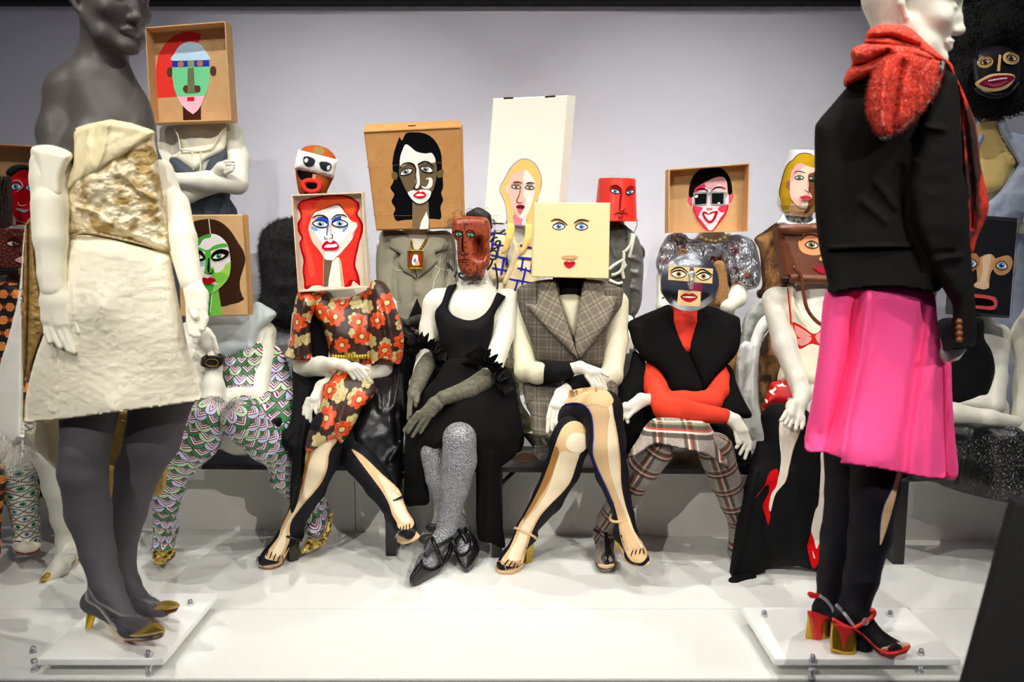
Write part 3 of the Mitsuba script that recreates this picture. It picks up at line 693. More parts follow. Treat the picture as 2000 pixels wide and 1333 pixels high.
dress_skirt = relief(q('560,790 600,760 650,690 720,690 880,700 930,780 938,840 890,905 840,950 790,1060 700,1205 650,1178 560,1222 443,1270 435,1200 460,1110 520,990 545,880', 'd2'),
    [(640, 760, 2.70), (720, 750, 2.74), (660, 820, 2.56), (640, 870, 2.555), (700, 830, 2.60), (605, 860, 2.57)], thick=.08, bulge=.03, edge=26, step=4, folds=[(q('660,1170 690,1000 730,880', 'd2'), 6, .010), (q('540,1200 580,1020 640,850', 'd2'), 6, .008), (q('620,1190 640,1000 690,860', 'd2'), 5, -.008)], wrinkle=WR(.008, 25, 1))
cloth(D, 'skirt', dress_skirt, brocade_mat)
bl = relief(q('628,568 760,572 893,563 892,598 760,602 630,597', 'd2'), [(650, 697, 2.765), (690, 698, 2.755), (720, 696, 2.765)], thick=.02, bulge=.004, edge=4, step=3, smooth_poly=False)
bk_ = cloth(D, 'belt', bl, mat('belt_yellow', '#c9a91e', 0.4)); SB = Surf(bl)
for i in range(13): paint(bk_, 'belt_mark', SB, shapely.box(653 + i * 5.2, 693.5, 654.2 + i * 5.2, 699 if i % 2 else 701), '#3a2f0a')
paint(bk_, 'buckle', SB, stroke(q('725,574 782,576 782,598 725,597', 'd2'), 1.5, True, sm=False), '#7a6410')
coat_l = relief(np.array([(572, 700), (600, 650), (660, 690), (652, 760), (632, 800), (618, 850), (596, 905), (588, 950), (580, 985), (569, 1003), (566, 960), (570, 890), (552, 870), (548, 848), (565, 830), (572, 780)]), [(600, 700, 2.90), (620, 800, 2.76), (580, 950, 2.58), (560, 860, 2.62), (640, 720, 2.88)], thick=.03, bulge=.03, edge=22, step=5, folds=[(np.array([(585, 960), (590, 860), (600, 760)]), 6, .02), (np.array([(560, 870), (580, 850), (600, 800)]), 5, -.012)], wrinkle=WR(.014, 30, 4))
cloth(D, 'coat', coat_l, black_cloth)
coat_r = relief(np.array([(700, 760), (735, 705), (775, 690), (784, 660), (787, 700), (789, 760), (789, 830), (788, 880), (786, 930), (778, 965), (770, 960), (745, 930), (715, 895), (690, 870), (690, 840), (705, 800)]), [(740, 720, 2.86), (760, 800, 2.74), (780, 930, 2.70), (700, 870, 2.68), (790, 700, 2.90)], thick=.06, bulge=.03, edge=22, step=5, folds=[(np.array([(785, 700), (775, 760), (768, 800)]), 5, .02), (np.array([(740, 770), (742, 800)]), 4, .012), (np.array([(790, 860), (760, 900)]), 5, .02), (np.array([(770, 800), (780, 870)]), 5, -.015)], wrinkle=WR(.014, 34, 5))
cloth(D, 'coat', coat_r, black_satin)
# its lid
k, S = tray('box_lid', 'shallow cardboard lid painted with a red-haired white face, blue eyeshadow and open red mouth', q('320,541 820,522 862,1200 368,1228', 'd1'), [2.79, 2.79, 2.80, 2.80], .045, m='cardboard_grey' if mat('cardboard_grey', '#cdbfa9', .8) else None)
F = 'd1'
def pa(name, s_, c_, sm=True): return paint(k, name, S, q(s_, F) if isinstance(s_, str) else s_, c_, sm=sm)
def st(name, s_, w, c_, closed=False, taper=True): return paint(k, name, S, stroke(q(s_, F), w, closed, taper=taper and not closed), c_)
pa('painted_hair', '372,600 400,580 440,572 480,558 560,548 700,545 765,572 797,600 800,640 787,680 812,720 826,760 820,820 800,880 790,930 778,980 772,1040 788,1090 800,1130 805,1182 780,1165 755,1150 740,1185 700,1192 660,1185 560,1188 520,1180 470,1183 440,1205 412,1200 410,1150 400,1080 405,1000 388,940 378,880 392,850 378,820 363,780 366,740 387,700 376,660 365,630', '#a3141c')
pa('painted_hair', '385,605 420,588 470,575 560,558 690,556 755,582 782,605 785,640 772,685 795,725 810,762 803,820 786,880 772,935 762,985 756,1045 770,1090 780,1130 772,1150 735,1140 700,1180 640,1175 560,1178 500,1172 450,1178 425,1185 423,1140 414,1080 420,1000 402,940 392,880 405,850 392,815 378,780 382,742 402,700 392,660 380,632', '#e3352c')
pa('painted_hair', '560,560 690,558 752,590 770,640 740,690 690,640 640,610 560,640 500,670 470,700 455,680 490,610', '#ea5a33')
pa('painted_hair', '400,640 440,600 470,640 430,720 420,800 440,900 470,1000 490,1100 450,1120 430,1000 410,900 400,780', '#f04a3c')
pa('painted_neck', '548,985 600,975 660,985 692,1192 545,1195', '#efe6da', sm=False)
pa('painted_neck', '550,990 612,990 600,1060 585,1130 582,1190 546,1192', '#6d5c46', sm=False)
pa('painted_neck', '655,985 672,1010 695,1190 672,1190', '#c7ad8a', sm=False)
pa('painted_face', '480,672 540,642 640,612 690,655 742,722 778,738 788,770 765,805 752,850 705,912 660,965 620,998 588,1002 556,992 518,932 468,872 443,790 455,730', '#f5efeb')
pa('painted_face', '452,740 470,700 500,690 480,760 500,830 540,880 560,960 545,985 515,930 470,870 445,800', '#f1c4b8')
pa('painted_face', '640,950 700,900 740,850 735,800 700,840 660,890 620,960 600,995', '#f3d3ca')
pa('painted_eyeshadow', '488,722 520,700 575,702 585,740 575,770 500,730', '#2c50c4'); pa('painted_eyeshadow', '605,735 622,710 668,692 672,715 690,725 620,745', '#2c50c4')
pa('painted_eyeshadow', '462,765 505,780 500,796 470,785', '#6a9fe0'); pa('painted_eyeshadow', '712,758 724,762 695,800 680,795', '#6a9fe0')
eye_paint(k, S, *q('528,748', F)[0], 15.5, 7.2, '#8fb0cc', 8, lw=1.8, r=7); eye_paint(k, S, *q('665,745', F)[0], 15.5, 7.2, '#8fb0cc', 2, lw=1.8, r=7)
st('painted_eyebrow', '470,706 510,688 560,694 580,722', 2.8, '#3b2016'); st('painted_eyebrow', '604,718 640,688 690,686 712,698', 2.8, '#3b2016')
st('painted_nose', '584,720 578,770 574,828', 2.6, '#3a5fc0'); st('painted_nose', '598,730 600,780 602,825', 1.8, '#d9a894'); st('painted_nose', '558,832 562,852 582,852', 1.8, '#4a2a1c'); st('painted_nose', '590,852 612,848 612,825 600,822', 1.8, '#4a2a1c')
pa('painted_mouth', '538,915 550,885 575,866 598,880 622,864 645,880 660,905 645,925 600,930 560,928', '#bf1030'); pa('painted_teeth', '556,912 580,890 600,893 640,888 645,906 610,913', '#f3eeea')
st('painted_ear', '742,735 780,735 790,768 762,805 752,840', 1.6, '#a8763f'); st('painted_face_outline', '690,655 742,722', 1.5, '#4a2a1c'); st('painted_face_outline', '445,790 470,870 520,935 560,995 590,1003 625,998 705,912', 1.5, '#8a5a2c'); st('painted_face_outline', '470,700 490,665 560,640 650,608 690,640', 2.0, '#7a1a14')
# ============================================================ woman with the brown bottle head, black tank top and lace gloves
Fm = thing('mannequin', 'seated mannequin in black tank top and skirt, sheer long gloves and glitter tights', 'mannequin')
B = Body(0.005)
F = 'f1'
torso(B, q('745,930', F)[0], (q('385,1040', F)[0], q('1085,1050', F)[0]), q('715,1230', F)[0], (925, 720), (915, 828), (2.93, 2.93, 2.92, 2.89, 2.82), r=(.040, .036, .092, .078, .10), head=q('750,790', F)[0])
b_arm = [(847, 595), (841, 640), (833, 692)]
B.chain(Pw(b_arm, (2.93, 2.93, 2.90)), [.040, .037, .032]); B.chain(Pw([(833, 692), (815, 750), (808, 770)], (2.90, 2.77, 2.71)), [.033, .024, .020])
a2_ = [(993, 592), (984, 650), (958, 735)]
B.chain(Pw(a2_, (2.93, 2.88, 2.76)), [.042, .038, .033]); B.chain(Pw([(958, 735), (915, 762), (866, 778)], (2.76, 2.68, 2.60)), [.034, .029, .021])
mb = B.mesh(); part(Fm, 'body', mb, skin)
lace = mat('sheer_black', proc(lambda p, n, uv: mix(lin('#3c3b33'), lin('#77735f'), fbm(p.x * 120, p.z * 120, p.y * 60))), 0.7)
hand(Fm, 'f2', (2.60, 2.585, 2.60), ['735,690 680,750 600,830', '735,690 650,740 560,820', '735,690 690,760 640,840'], ['520,830 450,910 398,985', '550,840 480,920 432,1000', '590,850 525,950 470,1035', '630,845 590,920 540,1000', 't690,790 630,850 560,905'], [(.020, .020, .014), (.02, .018, .013), (.02, .018, .013)], lace)
hand(Fm, 'f2', (2.71, 2.68, 2.66), ['500,610 490,650 480,690'], ['450,690 440,780 432,880', '470,690 455,760 450,850', '495,680 500,720 498,770', '515,670 515,710 510,740'], [(.019, .022, .02)], lace)
# long gloves
g = Body(.005, .01); g.chain(Pw([(958, 735), (915, 762), (866, 778)], (2.76, 2.68, 2.60)), [.037, .032, .0235]); part(Fm, 'glove', g.mesh(), lace)
g = Body(.005, .01); g.chain(Pw([(836, 700), (818, 745), (808, 770)], (2.89, 2.77, 2.71)), [.037, .027, .0225]); part(Fm, 'glove', g.mesh(), lace)
mat('tulle_black', '#121112', .9, specular=.2)
for c_, ax_, sc in ((P1(948, 728, 2.745), (-.6, -.6, -.5), 1.0), (P1(832, 690, 2.86), (-.3, -.7, -.6), .8)):
    for i in range(4): part(Fm, 'glove_frill', ruffle(c_, ax_, .030 * sc, (.060 + .012 * i) * sc, 6 + 2 * i, .020, i), 'tulle_black')
tank = relief(q('480,925 530,905 580,905 530,1000 495,1100 497,1160 540,1210 600,1240 690,1262 770,1248 850,1200 920,1110 965,1010 985,985 1040,1010 1062,1030 1000,1120 955,1210 948,1290 930,1400 905,1490 880,1560 850,1700 800,1770 620,1780 500,1700 465,1580 415,1480 395,1400 370,1310 355,1225 365,1160 420,1090 450,1010', F),
    [(868, 570, 2.885), (975, 575, 2.885), (880, 640, 2.835), (950, 640, 2.835), (915, 640, 2.81), (915, 700, 2.81), (870, 690, 2.84), (960, 690, 2.84)], thick=.14, bulge=.02, edge=30, step=4, wrinkle=WR(.006, 40))
cloth(Fm, 'tank_top', tank, black_cloth)
skirt = relief(np.array([(800, 800), (815, 775), (850, 740), (880, 700), (950, 700), (988, 716), (1005, 745), (1012, 790), (1020, 830), (1024, 860), (1015, 885), (990, 905), (978, 920), (979, 980), (982, 1030), (986, 1070), (960, 1062), (936, 1055), (930, 1020), (930, 960), (928, 900), (922, 872), (900, 864), (872, 868), (850, 878), (828, 884), (834, 940), (838, 982), (815, 988), (790, 985), (789, 930), (791, 860), (794, 820)]),
    [(900, 730, 2.78), (820, 790, 2.75), (1000, 780, 2.78), (900, 860, 2.57), (900, 800, 2.62), (850, 870, 2.58), (980, 860, 2.66), (980, 1000, 2.72), (810, 960, 2.70), (1010, 870, 2.74), (950, 1020, 2.70), (810, 850, 2.68)], thick=.10, bulge=.035, edge=30, step=5,
    folds=[(np.array([(955, 1050), (955, 950), (960, 890)]), 7, .018), (np.array([(805, 980), (812, 900), (840, 820)]), 6, .012), (np.array([(1000, 890), (960, 840), (940, 780)]), 9, .012)], wrinkle=WR(.012, 45, 2))
cloth(Fm, 'skirt', skirt, black_wool)
F = 'd3'
Lg = Body(.005, .012); ch(Lg, '1545,140 1545,300 1510,480 1462,740', (2.56, 2.57, 2.60, 2.64), [.054, .054, .048, .034], F)
hA, tA = floor_pt(868, 1098), floor_pt(810, 1140); foot(Lg, P2('1458,770', 2.64, F), hA + [0, 0, .075], hA + (tA - hA) * .6 + [0, 0, .04], hA + (tA - hA) * .85 + [0, 0, .028])
part(Fm, 'tights', Lg.mesh(), glitter)
Lg = Body(.005, .012); ch(Lg, '1365,220 1400,420 1450,620 1520,740', (2.63, 2.65, 2.68, 2.71), [.050, .044, .036, .032], F)
hB, tB = floor_pt(905, 1080), floor_pt(914, 1118); foot(Lg, P2('1530,740', 2.74, F), hB + [0, 0, .075], hB + (tB - hB) * .6 + [0, 0, .04], hB + (tB - hB) * .85 + [0, 0, .028])
part(Fm, 'tights', Lg.mesh(), glitter)
def pump(parent, outline, fr, Y, m, thick=.05, **kw):
    r_ = relief(q(outline, fr), Y, thick, kw.get('bulge', .02), kw.get('edge', 10), 3); return part(parent, 'shoe', r_, m, True)
s1_ = pump(Fm, '1485,880 1500,930 1470,1010 1420,1080 1370,1120 1300,1165 1240,1205 1190,1190 1183,1150 1200,1110 1250,1040 1275,1010 1290,1045 1340,1070 1400,1050 1440,990 1465,930', F, [(810, 1135, 2.50), (868, 1090, 2.62), (882, 1060, 2.66), (840, 1110, 2.55)], leather_black)
s2_ = pump(Fm, '1590,790 1650,840 1690,930 1670,1010 1640,1060 1600,1105 1560,1080 1530,1020 1505,930 1510,880 1540,960 1590,950 1615,890', F, [(910, 1110, 2.60), (935, 1060, 2.70), (915, 1050, 2.68)], leather_black)
for s_, Ys, pr_ in (('1405,775 1440,800 1490,790 1500,770', (2.63, 2.61, 2.62, 2.64), s1_), ('1290,985 1380,920 1440,890 1490,860', (2.55, 2.57, 2.59, 2.62), s1_), ('1420,1040 1390,960 1360,890 1350,860', (2.56, 2.56, 2.57, 2.60), s1_), ('1510,890 1560,830 1590,790', (2.67, 2.68, 2.70), s2_), ('1600,890 1560,820 1520,770', (2.66, 2.68, 2.70), s2_), ('1320,800 1345,785 1405,780 1340,770 1310,790', (2.63,) * 5, s1_)):
    part(pr_, 'ribbon', tube(Pw(spline(q(s_, F), False, 5), np.interp(np.linspace(0, 1, 5 * (len(q(s_, F)) - 1) + 1), np.linspace(0, 1, len(Ys)), Ys)), .0075, 6), black_satin)
# bottle head
k = thing('bottle_mask', 'brown plastic bottle with handle hollow, used as a head with green painted eyes', 'bottle')
F = 'f1'
def pt(s_, Y=2.90): return Pw(q(s_, F), Y)
mbt = relief(q('530,262 545,238 620,226 700,218 800,222 865,232 898,262 915,320 915,400 905,480 912,560 910,650 898,720 870,752 850,775 848,830 760,834 675,832 668,815 640,806 612,775 596,730 584,660 580,560 576,470 548,440 530,410 524,330', F), 2.88, .09, .045, 13, 2.5, folds=[(q('790,470 800,520 808,600', F), 8, -.060), (q('600,238 700,232 850,245', F), 4, .006)])
part(k, 'shell', mbt, bumped('brown_plastic', proc(lambda p, n, uv: mix(lin('#8f3f25'), lin('#5d2414'), smoothstep(.60, .72, noise(p.x * 160, p.z * 130, p.y * 160)))), lambda p, n, uv: fbm(p.x * 30, p.y * 30, p.z * 30), .0008, 0.3))
S = Surf(mbt)
for c_ in ('598,397', '712,402'):
    eye_paint(k, S, *q(c_, F)[0], 6.4, 4.0, '#3fae7d', 4, white='#bfe6cc', lw=1.5, r=3.4)
for s_, w in (('556,385 590,362 628,372', 2.0), ('668,385 705,360 755,385', 2.0), ('632,370 638,440 640,520 645,572', 2.2), ('628,590 640,612 655,600', 1.2), ('660,605 680,610 685,590', 1.2), ('655,630 663,638 668,630', 1.0), ('625,660 650,652 665,658 680,652 705,664', 1.6), ('640,676 665,686 690,674', 1.4)):
    paint(k, 'painted_line', S, stroke(q(s_, F), w, taper=False), '#1b0d0a', step=2)
# hair net: many thin dark strands over the bottle, and the wire letters
netk = thing('hairnet', 'black hairnet of loose strands over the brown bottle head', 'hairnet')
strands = []
for i in range(150):
    a = rng.uniform(0, 1); x = 520 + 400 * a; y0 = 215 + 90 * (abs(a - .5) * 2) ** 2 + rng.normal(0, 16)
    p_ = np.array([(x + rng.normal(0, 20), y0 + rng.normal(0, 15))] * 7) + np.cumsum(rng.normal(0, 16, (7, 2)), 0) + np.outer(np.linspace(0, 1, 7), [(a - .5) * 60, 40 * abs(a - .5) * 2])
    strands.append(tube(Pw(spline(q(' '.join(f'{u},{v}' for u, v in p_), F), False, 3), 2.86 + rng.uniform(0, .10)), .0006, 3))
for i in range(70):                                    # the fine veil that hangs to the chin
    x = rng.uniform(430, 560); p_ = np.array([(x, 380 + rng.uniform(0, 120))] * 6) + np.cumsum(rng.normal([2, 60], [18, 18], (6, 2)), 0)
    strands.append(tube(Pw(spline(q(' '.join(f'{u},{v}' for u, v in p_), F), False, 3), 2.86 + rng.uniform(0, .05)), .00035, 3))
for i in range(22):
    y = rng.uniform(820, 900); p_ = [(620 + j * 42 + rng.normal(0, 6), y + rng.normal(0, 10) - 10 * math.sin(j)) for j in range(7)]
    strands.append(tube(Pw(spline(q(' '.join(f'{u},{v}' for u, v in p_), F), False, 3), 2.865), .00035, 3))
part(netk, 'strands', cat(*strands), 'hair_black' if mat('hair_black', '#0c0b0b', .5) else None, kind='stuff')
cap = Body(.005, .02); cap.chain(pt('700,205 790,200 860,235 905,330', 2.92), [.012, .020, .017, .010]); part(netk, 'crown_band', cap.mesh(), 'hair_black')
for s_, r_ in (('470,690 500,700 490,730 520,740 535,770 510,720 480,685', .0030), ('575,770 565,800 550,835', .0028), ('640,800 600,790 610,830 655,850 690,850 640,858', .0034), ('760,775 735,800 770,810 790,835 770,850 735,850', .0036)):
    part(netk, 'wire_letter', tube(Pw(spline(q(s_, F), False, 5), 2.845), r_ * 1.15, 6), 'hair_black')
for s_ in ('905,420 950,390 1010,385 1060,350', '915,540 960,540 1000,510 1010,470 975,470 965,505 1000,510', '900,620 915,570 960,565 985,610 950,650 905,640 900,600', '880,760 920,700 935,640', '960,690 975,790 985,880 980,950', '910,480 940,440 985,430'):
    part(netk, 'wire_loop', tube(Pw(spline(q(s_, F), False, 5), 2.90), .0032, 6), 'hair_black')

# ============================================================ woman with the closed tan box, checked vest, crossed painted legs
H = thing('mannequin', 'seated mannequin in grey checked sleeveless jacket with crossed painted nude legs and tan sandals', 'mannequin')
sheer = mat('sheer_cream', '#d2cbae', 0.5)
B = Body(.006); F = 'h1'
torso(B, (1113, 560), (q('225,330', F)[0], q('905,330', F)[0]), (1113, 650), (1110, 745), (1110, 832), (2.94, 2.94, 2.93, 2.90, 2.83), r=(.044, .040, .100, .085, .105), head=(1113, 520))
part(H, 'body', B.mesh(), skin)
B = Body(.006)
ch(B, '225,340 225,600 245,830', (2.94, 2.91, 2.83), [.043, .042, .037], F); ch(B, '245,840 330,850 540,825', (2.83, 2.78, 2.71), [.037, .035, .024], F)
ch(B, '905,340 900,620 868,870', (2.94, 2.91, 2.83), [.043, .042, .037], F); ch(B, '868,875 740,920 575,945', (2.83, 2.78, 2.74), [.036, .033, .023], F)
part(H, 'sheer_sleeve', B.mesh(), sheer)
ct = relief(q('480,290 640,290 640,420 610,590 590,600 545,480 500,360', F), [(1110, 580, 2.855), (1115, 640, 2.835)], .05, .015, 20, 4); cloth(H, 'sheer_top', ct, sheer)
hand(H, F, (2.71, 2.68, 2.665), ['540,825 640,810 720,850', '540,822 640,800 755,840'], ['690,870 730,930 738,992', '715,865 765,940 772,1003', '742,850 790,940 808,1013', '765,835 815,920 835,990', 't690,800 780,830 838,866'], [(.021, .021, .016), (.021, .019, .014)])
hand(H, F, (2.73, 2.66, 2.64), ['565,945 500,1000 450,1080', '565,945 520,1010 490,1090'], ['430,1090 410,1170 404,1275', '455,1110 440,1200 437,1303', '485,1115 475,1200 470,1290', '512,1105 515,1190 505,1256', 't545,990 540,1060 530,1120'], [(.021, .024, .018), (.021, .022, .016)])
for s_, Ys, r_ in (('400,845 470,840 545,830', (2.77, 2.73, 2.71), (.038, .034, .029)), ('575,942 640,938 715,920', (2.735, 2.75, 2.775), (.028, .034, .038))):
    g = Body(.005, .01); ch(g, s_, Ys, r_, F); part(H, 'knit_cuff', g.mesh(), black_cloth)
g = Body(.005, .01); ch(g, '565,180 568,250', 2.91, [.060, .058], F, flat=.8); part(H, 'knit_collar', g.mesh(), black_cloth)
HD = [(1015, 580, 2.88), (1215, 580, 2.88), (1113, 580, 2.86), (1060, 640, 2.83), (1170, 640, 2.83), (1120, 700, 2.82), (1030, 700, 2.86), (1190, 700, 2.86)]
for poly in ('190,235 260,200 345,178 470,180 500,300 545,480 600,620 630,755 600,800 480,800 390,775 320,750 300,660 250,520 205,400 185,310', '670,180 800,182 880,210 950,240 950,300 935,370 880,450 830,560 818,660 805,780 740,800 640,790 612,740 600,600 630,420 645,300'):
    cloth(H, 'jacket', relief(q(poly, F), HD, thick=.14, bulge=.035, edge=30, step=4, wrinkle=WR(.006, 40)), vest_wool)
for i, poly in enumerate(('345,185 460,185 490,310 545,480 590,620 632,752 560,680 400,520 300,410 238,345 330,350', '672,185 800,190 815,290 912,292 850,470 740,620 640,742 612,690 603,600 640,330')):
    cloth(H, 'lapel', relief(q(poly, F), [(x, y, Y - .050) for x, y, Y in HD], thick=.012, bulge=.007, edge=8, step=4, smooth_poly=False, uvrot=(.5, -.5)[i]), vest_lapel)
low = relief(q('240,900 470,900 600,900 640,1010 560,1080 500,1180 470,1310 440,1330 400,1320 300,1290 280,1150 250,1080', F), [(1030, 760, 2.82), (1080, 820, 2.70), (1060, 850, 2.66), (1110, 750, 2.80)], .10, .03, 24, 4); cloth(H, 'jacket_skirt', low, vest_wool)
low = relief(q('700,880 840,890 905,930 915,1010 890,1080 850,1060 780,1030 700,1000', F), [(1170, 750, 2.80), (1200, 780, 2.76), (1190, 760, 2.78)], .08, .02, 20, 4); cloth(H, 'jacket_skirt', low, vest_wool)
cloth(H, 'pocket_flap', relief(q('255,985 330,1005 405,1025 380,1105 300,1095 238,1070', F), 2.755, .006, .005, 6, 4, smooth_poly=False), vest_wool)
F = 'h2'
Lg = Body(.005, .015)
ch(Lg, '690,165 850,92 930,75', (2.72, 2.60, 2.53), [.078, .066, .057], F); ch(Lg, '930,70 950,300 990,520 1068,790', (2.53, 2.52, 2.54, 2.56), [.059, .060, .050, .033], F)
oh, ot = P2('1040,1010', 2.62, F), P2('1225,1150', 2.46, F)
foot(Lg, P2('1075,830', 2.565, F), P2('1060,950', 2.60, F), P2('1160,1090', 2.49, F), P2('1205,1130', 2.46, F), wide=.026)
ml = Lg.mesh(); TH = part(H, 'tights', ml, navy); S = Surf(ml)
paint(TH, 'painted_skin', S, q('665,30 800,0 920,-10 985,20 1005,120 1030,250 1050,420 1058,600 1085,740 1115,830 1150,930 1215,1030 1240,1100 1200,1150 1130,1140 1080,1060 1050,960 1035,850 1005,740 945,600 885,470 858,380 862,250 850,120 800,50 740,32', F), nude)
paint(TH, 'painted_skin', S, q('920,10 980,30 1000,150 1025,300 1040,450 1050,600 1080,730 1110,830 1150,950 1205,1040 1190,1040 1120,900 1075,780 1020,640 975,480 960,330 965,180 975,90', F), nude_l)
paint(TH, 'painted_skin', S, q('520,70 600,0 720,-60 860,-80 950,-60 1000,10 960,60 880,40 800,45 740,30 660,45 600,80', F), nude)
paint(TH, 'painted_outline', S, stroke(q('665,40 740,30 805,48 850,115 863,250 857,380 885,470 945,600 1005,740', F), 2.0, taper=False), '#2a2f90')
for s_ in ('1130,1100 1140,1070', '1157,1095 1162,1065', '1185,1095 1188,1062', '1215,1095 1203,1060'): paint(TH, 'painted_toe_line', S, stroke(q(s_, F), 1.8, sm=False), '#2a1c18')
Lg = Body(.005, .015)
ch(Lg, '720,250 700,300 640,500 540,700 400,900', (2.58, 2.565, 2.60, 2.63, 2.66), [.062, .061, .057, .049, .034], F)
hH, tH = floor_pt(1034, 1095), floor_pt(974, 1122); foot(Lg, P2('385,930', 2.66, F), hH + [0, 0, .09], hH + (tH - hH) * .62 + [0, 0, .038], hH + (tH - hH) * .86 + [0, 0, .026])
ml = Lg.mesh(); T2 = part(H, 'tights', ml, navy); S = Surf(ml)
paint(T2, 'painted_skin', S, q('720,155 780,175 825,240 830,320 790,360 760,400 735,480 700,580 640,660 560,740 490,820 450,890 420,960 390,1060 360,1150 300,1180 220,1165 215,1130 270,1050 310,960 340,880 400,790 470,660 530,520 575,380 620,250 660,185', F), nude)
paint(T2, 'painted_skin', S, q('640,370 720,380 760,390 730,480 700,570 640,650 560,730 480,810 440,880 400,960 370,1060 345,1130 260,1120 330,980 370,880 450,780 520,680 570,560 600,450', F), nude_l)
paint(T2, 'painted_skin', S, q('720,240 790,250 825,310 780,370 720,375 670,330 680,280', F), nude_l)
paint(T2, 'painted_skin', S, q('600,330 620,380 590,480 545,590 480,700 400,820 370,850 400,790 470,660 530,520 575,400', F), nude_d)
for s_ in ('232,1170 262,1135', '262,1175 287,1142', '290,1185 305,1150', '312,1195 322,1165'): paint(T2, 'painted_toe_line', S, stroke(q(s_, F), 1.8, sm=False), '#2a1c18')
clear_gold = mat('gold_heel', '#bfa23c', .12, .8)
sh = part(H, 'shoe', sole_mesh(hH, tH, .085, .038, .010, toez=.012), sole_tan)
sandal(sh, hH, tH, .078, sole_tan, clear_gold, sole_tan, '', ankle=P2('383,945', 2.655, F), ankle_ax=P2('400,900', 2.66, F) - P2('355,1000', 2.64, F), ankle_r=.039)
sh = part(H, 'shoe', hull(np.vstack([P2('1020,950', 2.64, F), P2('1065,1120', 2.55, F), P2('1085,1150', 2.50, F), P2('1150,1182', 2.46, F), P2('1225,1180', 2.44, F), P2('1262,1150', 2.44, F), P2('1240,1130', 2.47, F), P2('1150,1110', 2.52, F), P2('1050,950', 2.65, F)])), sole_tan)
part(sh, 'heel', hull(np.vstack([Pw(q('1000,940 1030,940 1025,1060 1050,1075', F), 2.66), Pw(q('1000,940 1030,940 1025,1060 1050,1075', F), 2.70)])), clear_gold, smooth=False)
part(sh, 'ankle_strap', ring_around(P2('1055,820', 2.563, F), P2('1030,740', 2.56, F) - P2('1080,880', 2.57, F), .036, .005), sole_tan)
part(sh, 'vinyl_band', tube(Pw(q('1065,1120 1100,1060 1170,1040 1230,1060 1255,1110', F), (2.51, 2.48, 2.455, 2.45, 2.45)), .004, 6), clear)
# its box
k, S, n_ = carton('tan_box', 'closed pale tan box worn as a head, painted with two blue eyes and red lips', np.array([(1043, 395.5), (1192, 396), (1189, 545), (1039, 541.5)]), 2.77, .12, m='tan_card' if mat('tan_card', '#e6cf9c', .7) else None)
F = 'g1'
for cx, cy in q('788,1254 992,1256', F): eye_paint(k, S, cx, cy, 12.0, 6.6, '#6f86c9', 0, lw=1.3, r=5.2)
for s_, w in (('720,1204 760,1190 810,1200 862,1240', 3.4), ('925,1222 965,1198 1010,1194 1058,1205', 3.4), ('735,1240 790,1216 840,1240', 1.3), ('930,1245 985,1216 1050,1248', 1.3)): paint(k, 'painted_eyebrow', S, stroke(q(s_, F), w, taper=True), '#4a3420')
paint(k, 'painted_nose', S, q('508,5 560,-4 622,3 605,22 560,26 520,20', 'h1'), '#c9a272')
paint(k, 'painted_mouth', S, q('522,50 545,38 562,45 580,38 605,48 590,75 560,86 535,75', 'h1'), '#c02230'); paint(k, 'painted_lip_line', S, stroke(q('525,52 562,58 602,50', 'h1'), 1.0), '#7c1018')
# ============================================================ woman with the pan lid, black shawl collar, red jumper, checked skirt
K = thing('mannequin', 'seated mannequin in black wide-collared coat over red jumper, with checked skirt and tights', 'mannequin')
F = 'k1'
B = Body(.006)
torso(B, (1338, 600), ((1262, 660), (1418, 660)), (1338, 690), (1336, 770), (1336, 836), (2.95, 2.95, 2.94, 2.90, 2.83), r=(.044, .036, .095, .085, .105), head=(1345, 560))
part(K, 'body', B.mesh(), skin)
nk = Body(.004, .012); ch(nk, '655,100 660,220', (2.94, 2.93), [.048, .052], F); ch(nk, '655,240 655,400', (2.90, 2.86), [.05, .03], F, k=.02); mn = nk.mesh(); part(K, 'roll_neck', mn, red_knit, uv=np.stack([mn.vertices[:, 0], mn.vertices[:, 2]], 1))
sl = Body(.005, .015)
ch(sl, '385,600 420,740 495,905', (2.88, 2.80, 2.72), [.034, .038, .038], F); ch(sl, '495,905 640,930 975,972', (2.72, 2.69, 2.66), [.040, .038, .026], F)
ch(sl, '955,620 930,760 870,850', (2.88, 2.82, 2.78), [.030, .034, .036], F); ch(sl, '870,850 640,845 420,835', (2.78, 2.77, 2.76), [.036, .034, .024], F)
ms = sl.mesh(); part(K, 'jumper_sleeve', ms, mat('red_wool', '#dc3a20', .9))
hand(K, F, (2.66, 2.63, 2.62), ['990,970 1050,1010 1110,1090', '995,960 1070,1000 1145,1090'], ['1095,1090 1120,1170 1075,1228', '1120,1110 1150,1200 1105,1280', '1140,1120 1175,1220 1145,1315', '1155,1110 1188,1190 1185,1240', 't1060,1040 1075,1120 1085,1190'], [(.021, .021, .018), (.020, .020, .016)])
hand(K, F, (2.76, 2.73, 2.71), ['400,835 300,830 190,900', '400,830 320,850 240,920'], ['175,890 130,950 92,1005', '190,915 150,980 130,1055', '215,930 185,980 192,1022', '170,875 120,930 100,985', 't270,860 240,930 190,990'], [(.021, .022, .018), (.02, .02, .016)])
KD = [(1230, 640, 2.93), (1440, 640, 2.93), (1340, 640, 2.89), (1340, 740, 2.83), (1270, 700, 2.88), (1410, 700, 2.88)]
cloth(K, 'shawl_collar', relief(q('190,218 260,172 430,100 540,68 570,200 610,310 660,400 720,520 795,690 800,765 770,795 690,802 600,800 545,760 500,660 420,575 330,520 270,440 235,390 210,300', F), [(x, y, Y - .02) for x, y, Y in KD], .10, .04, 25, 4, wrinkle=WR(.006, 50)), black_wool)
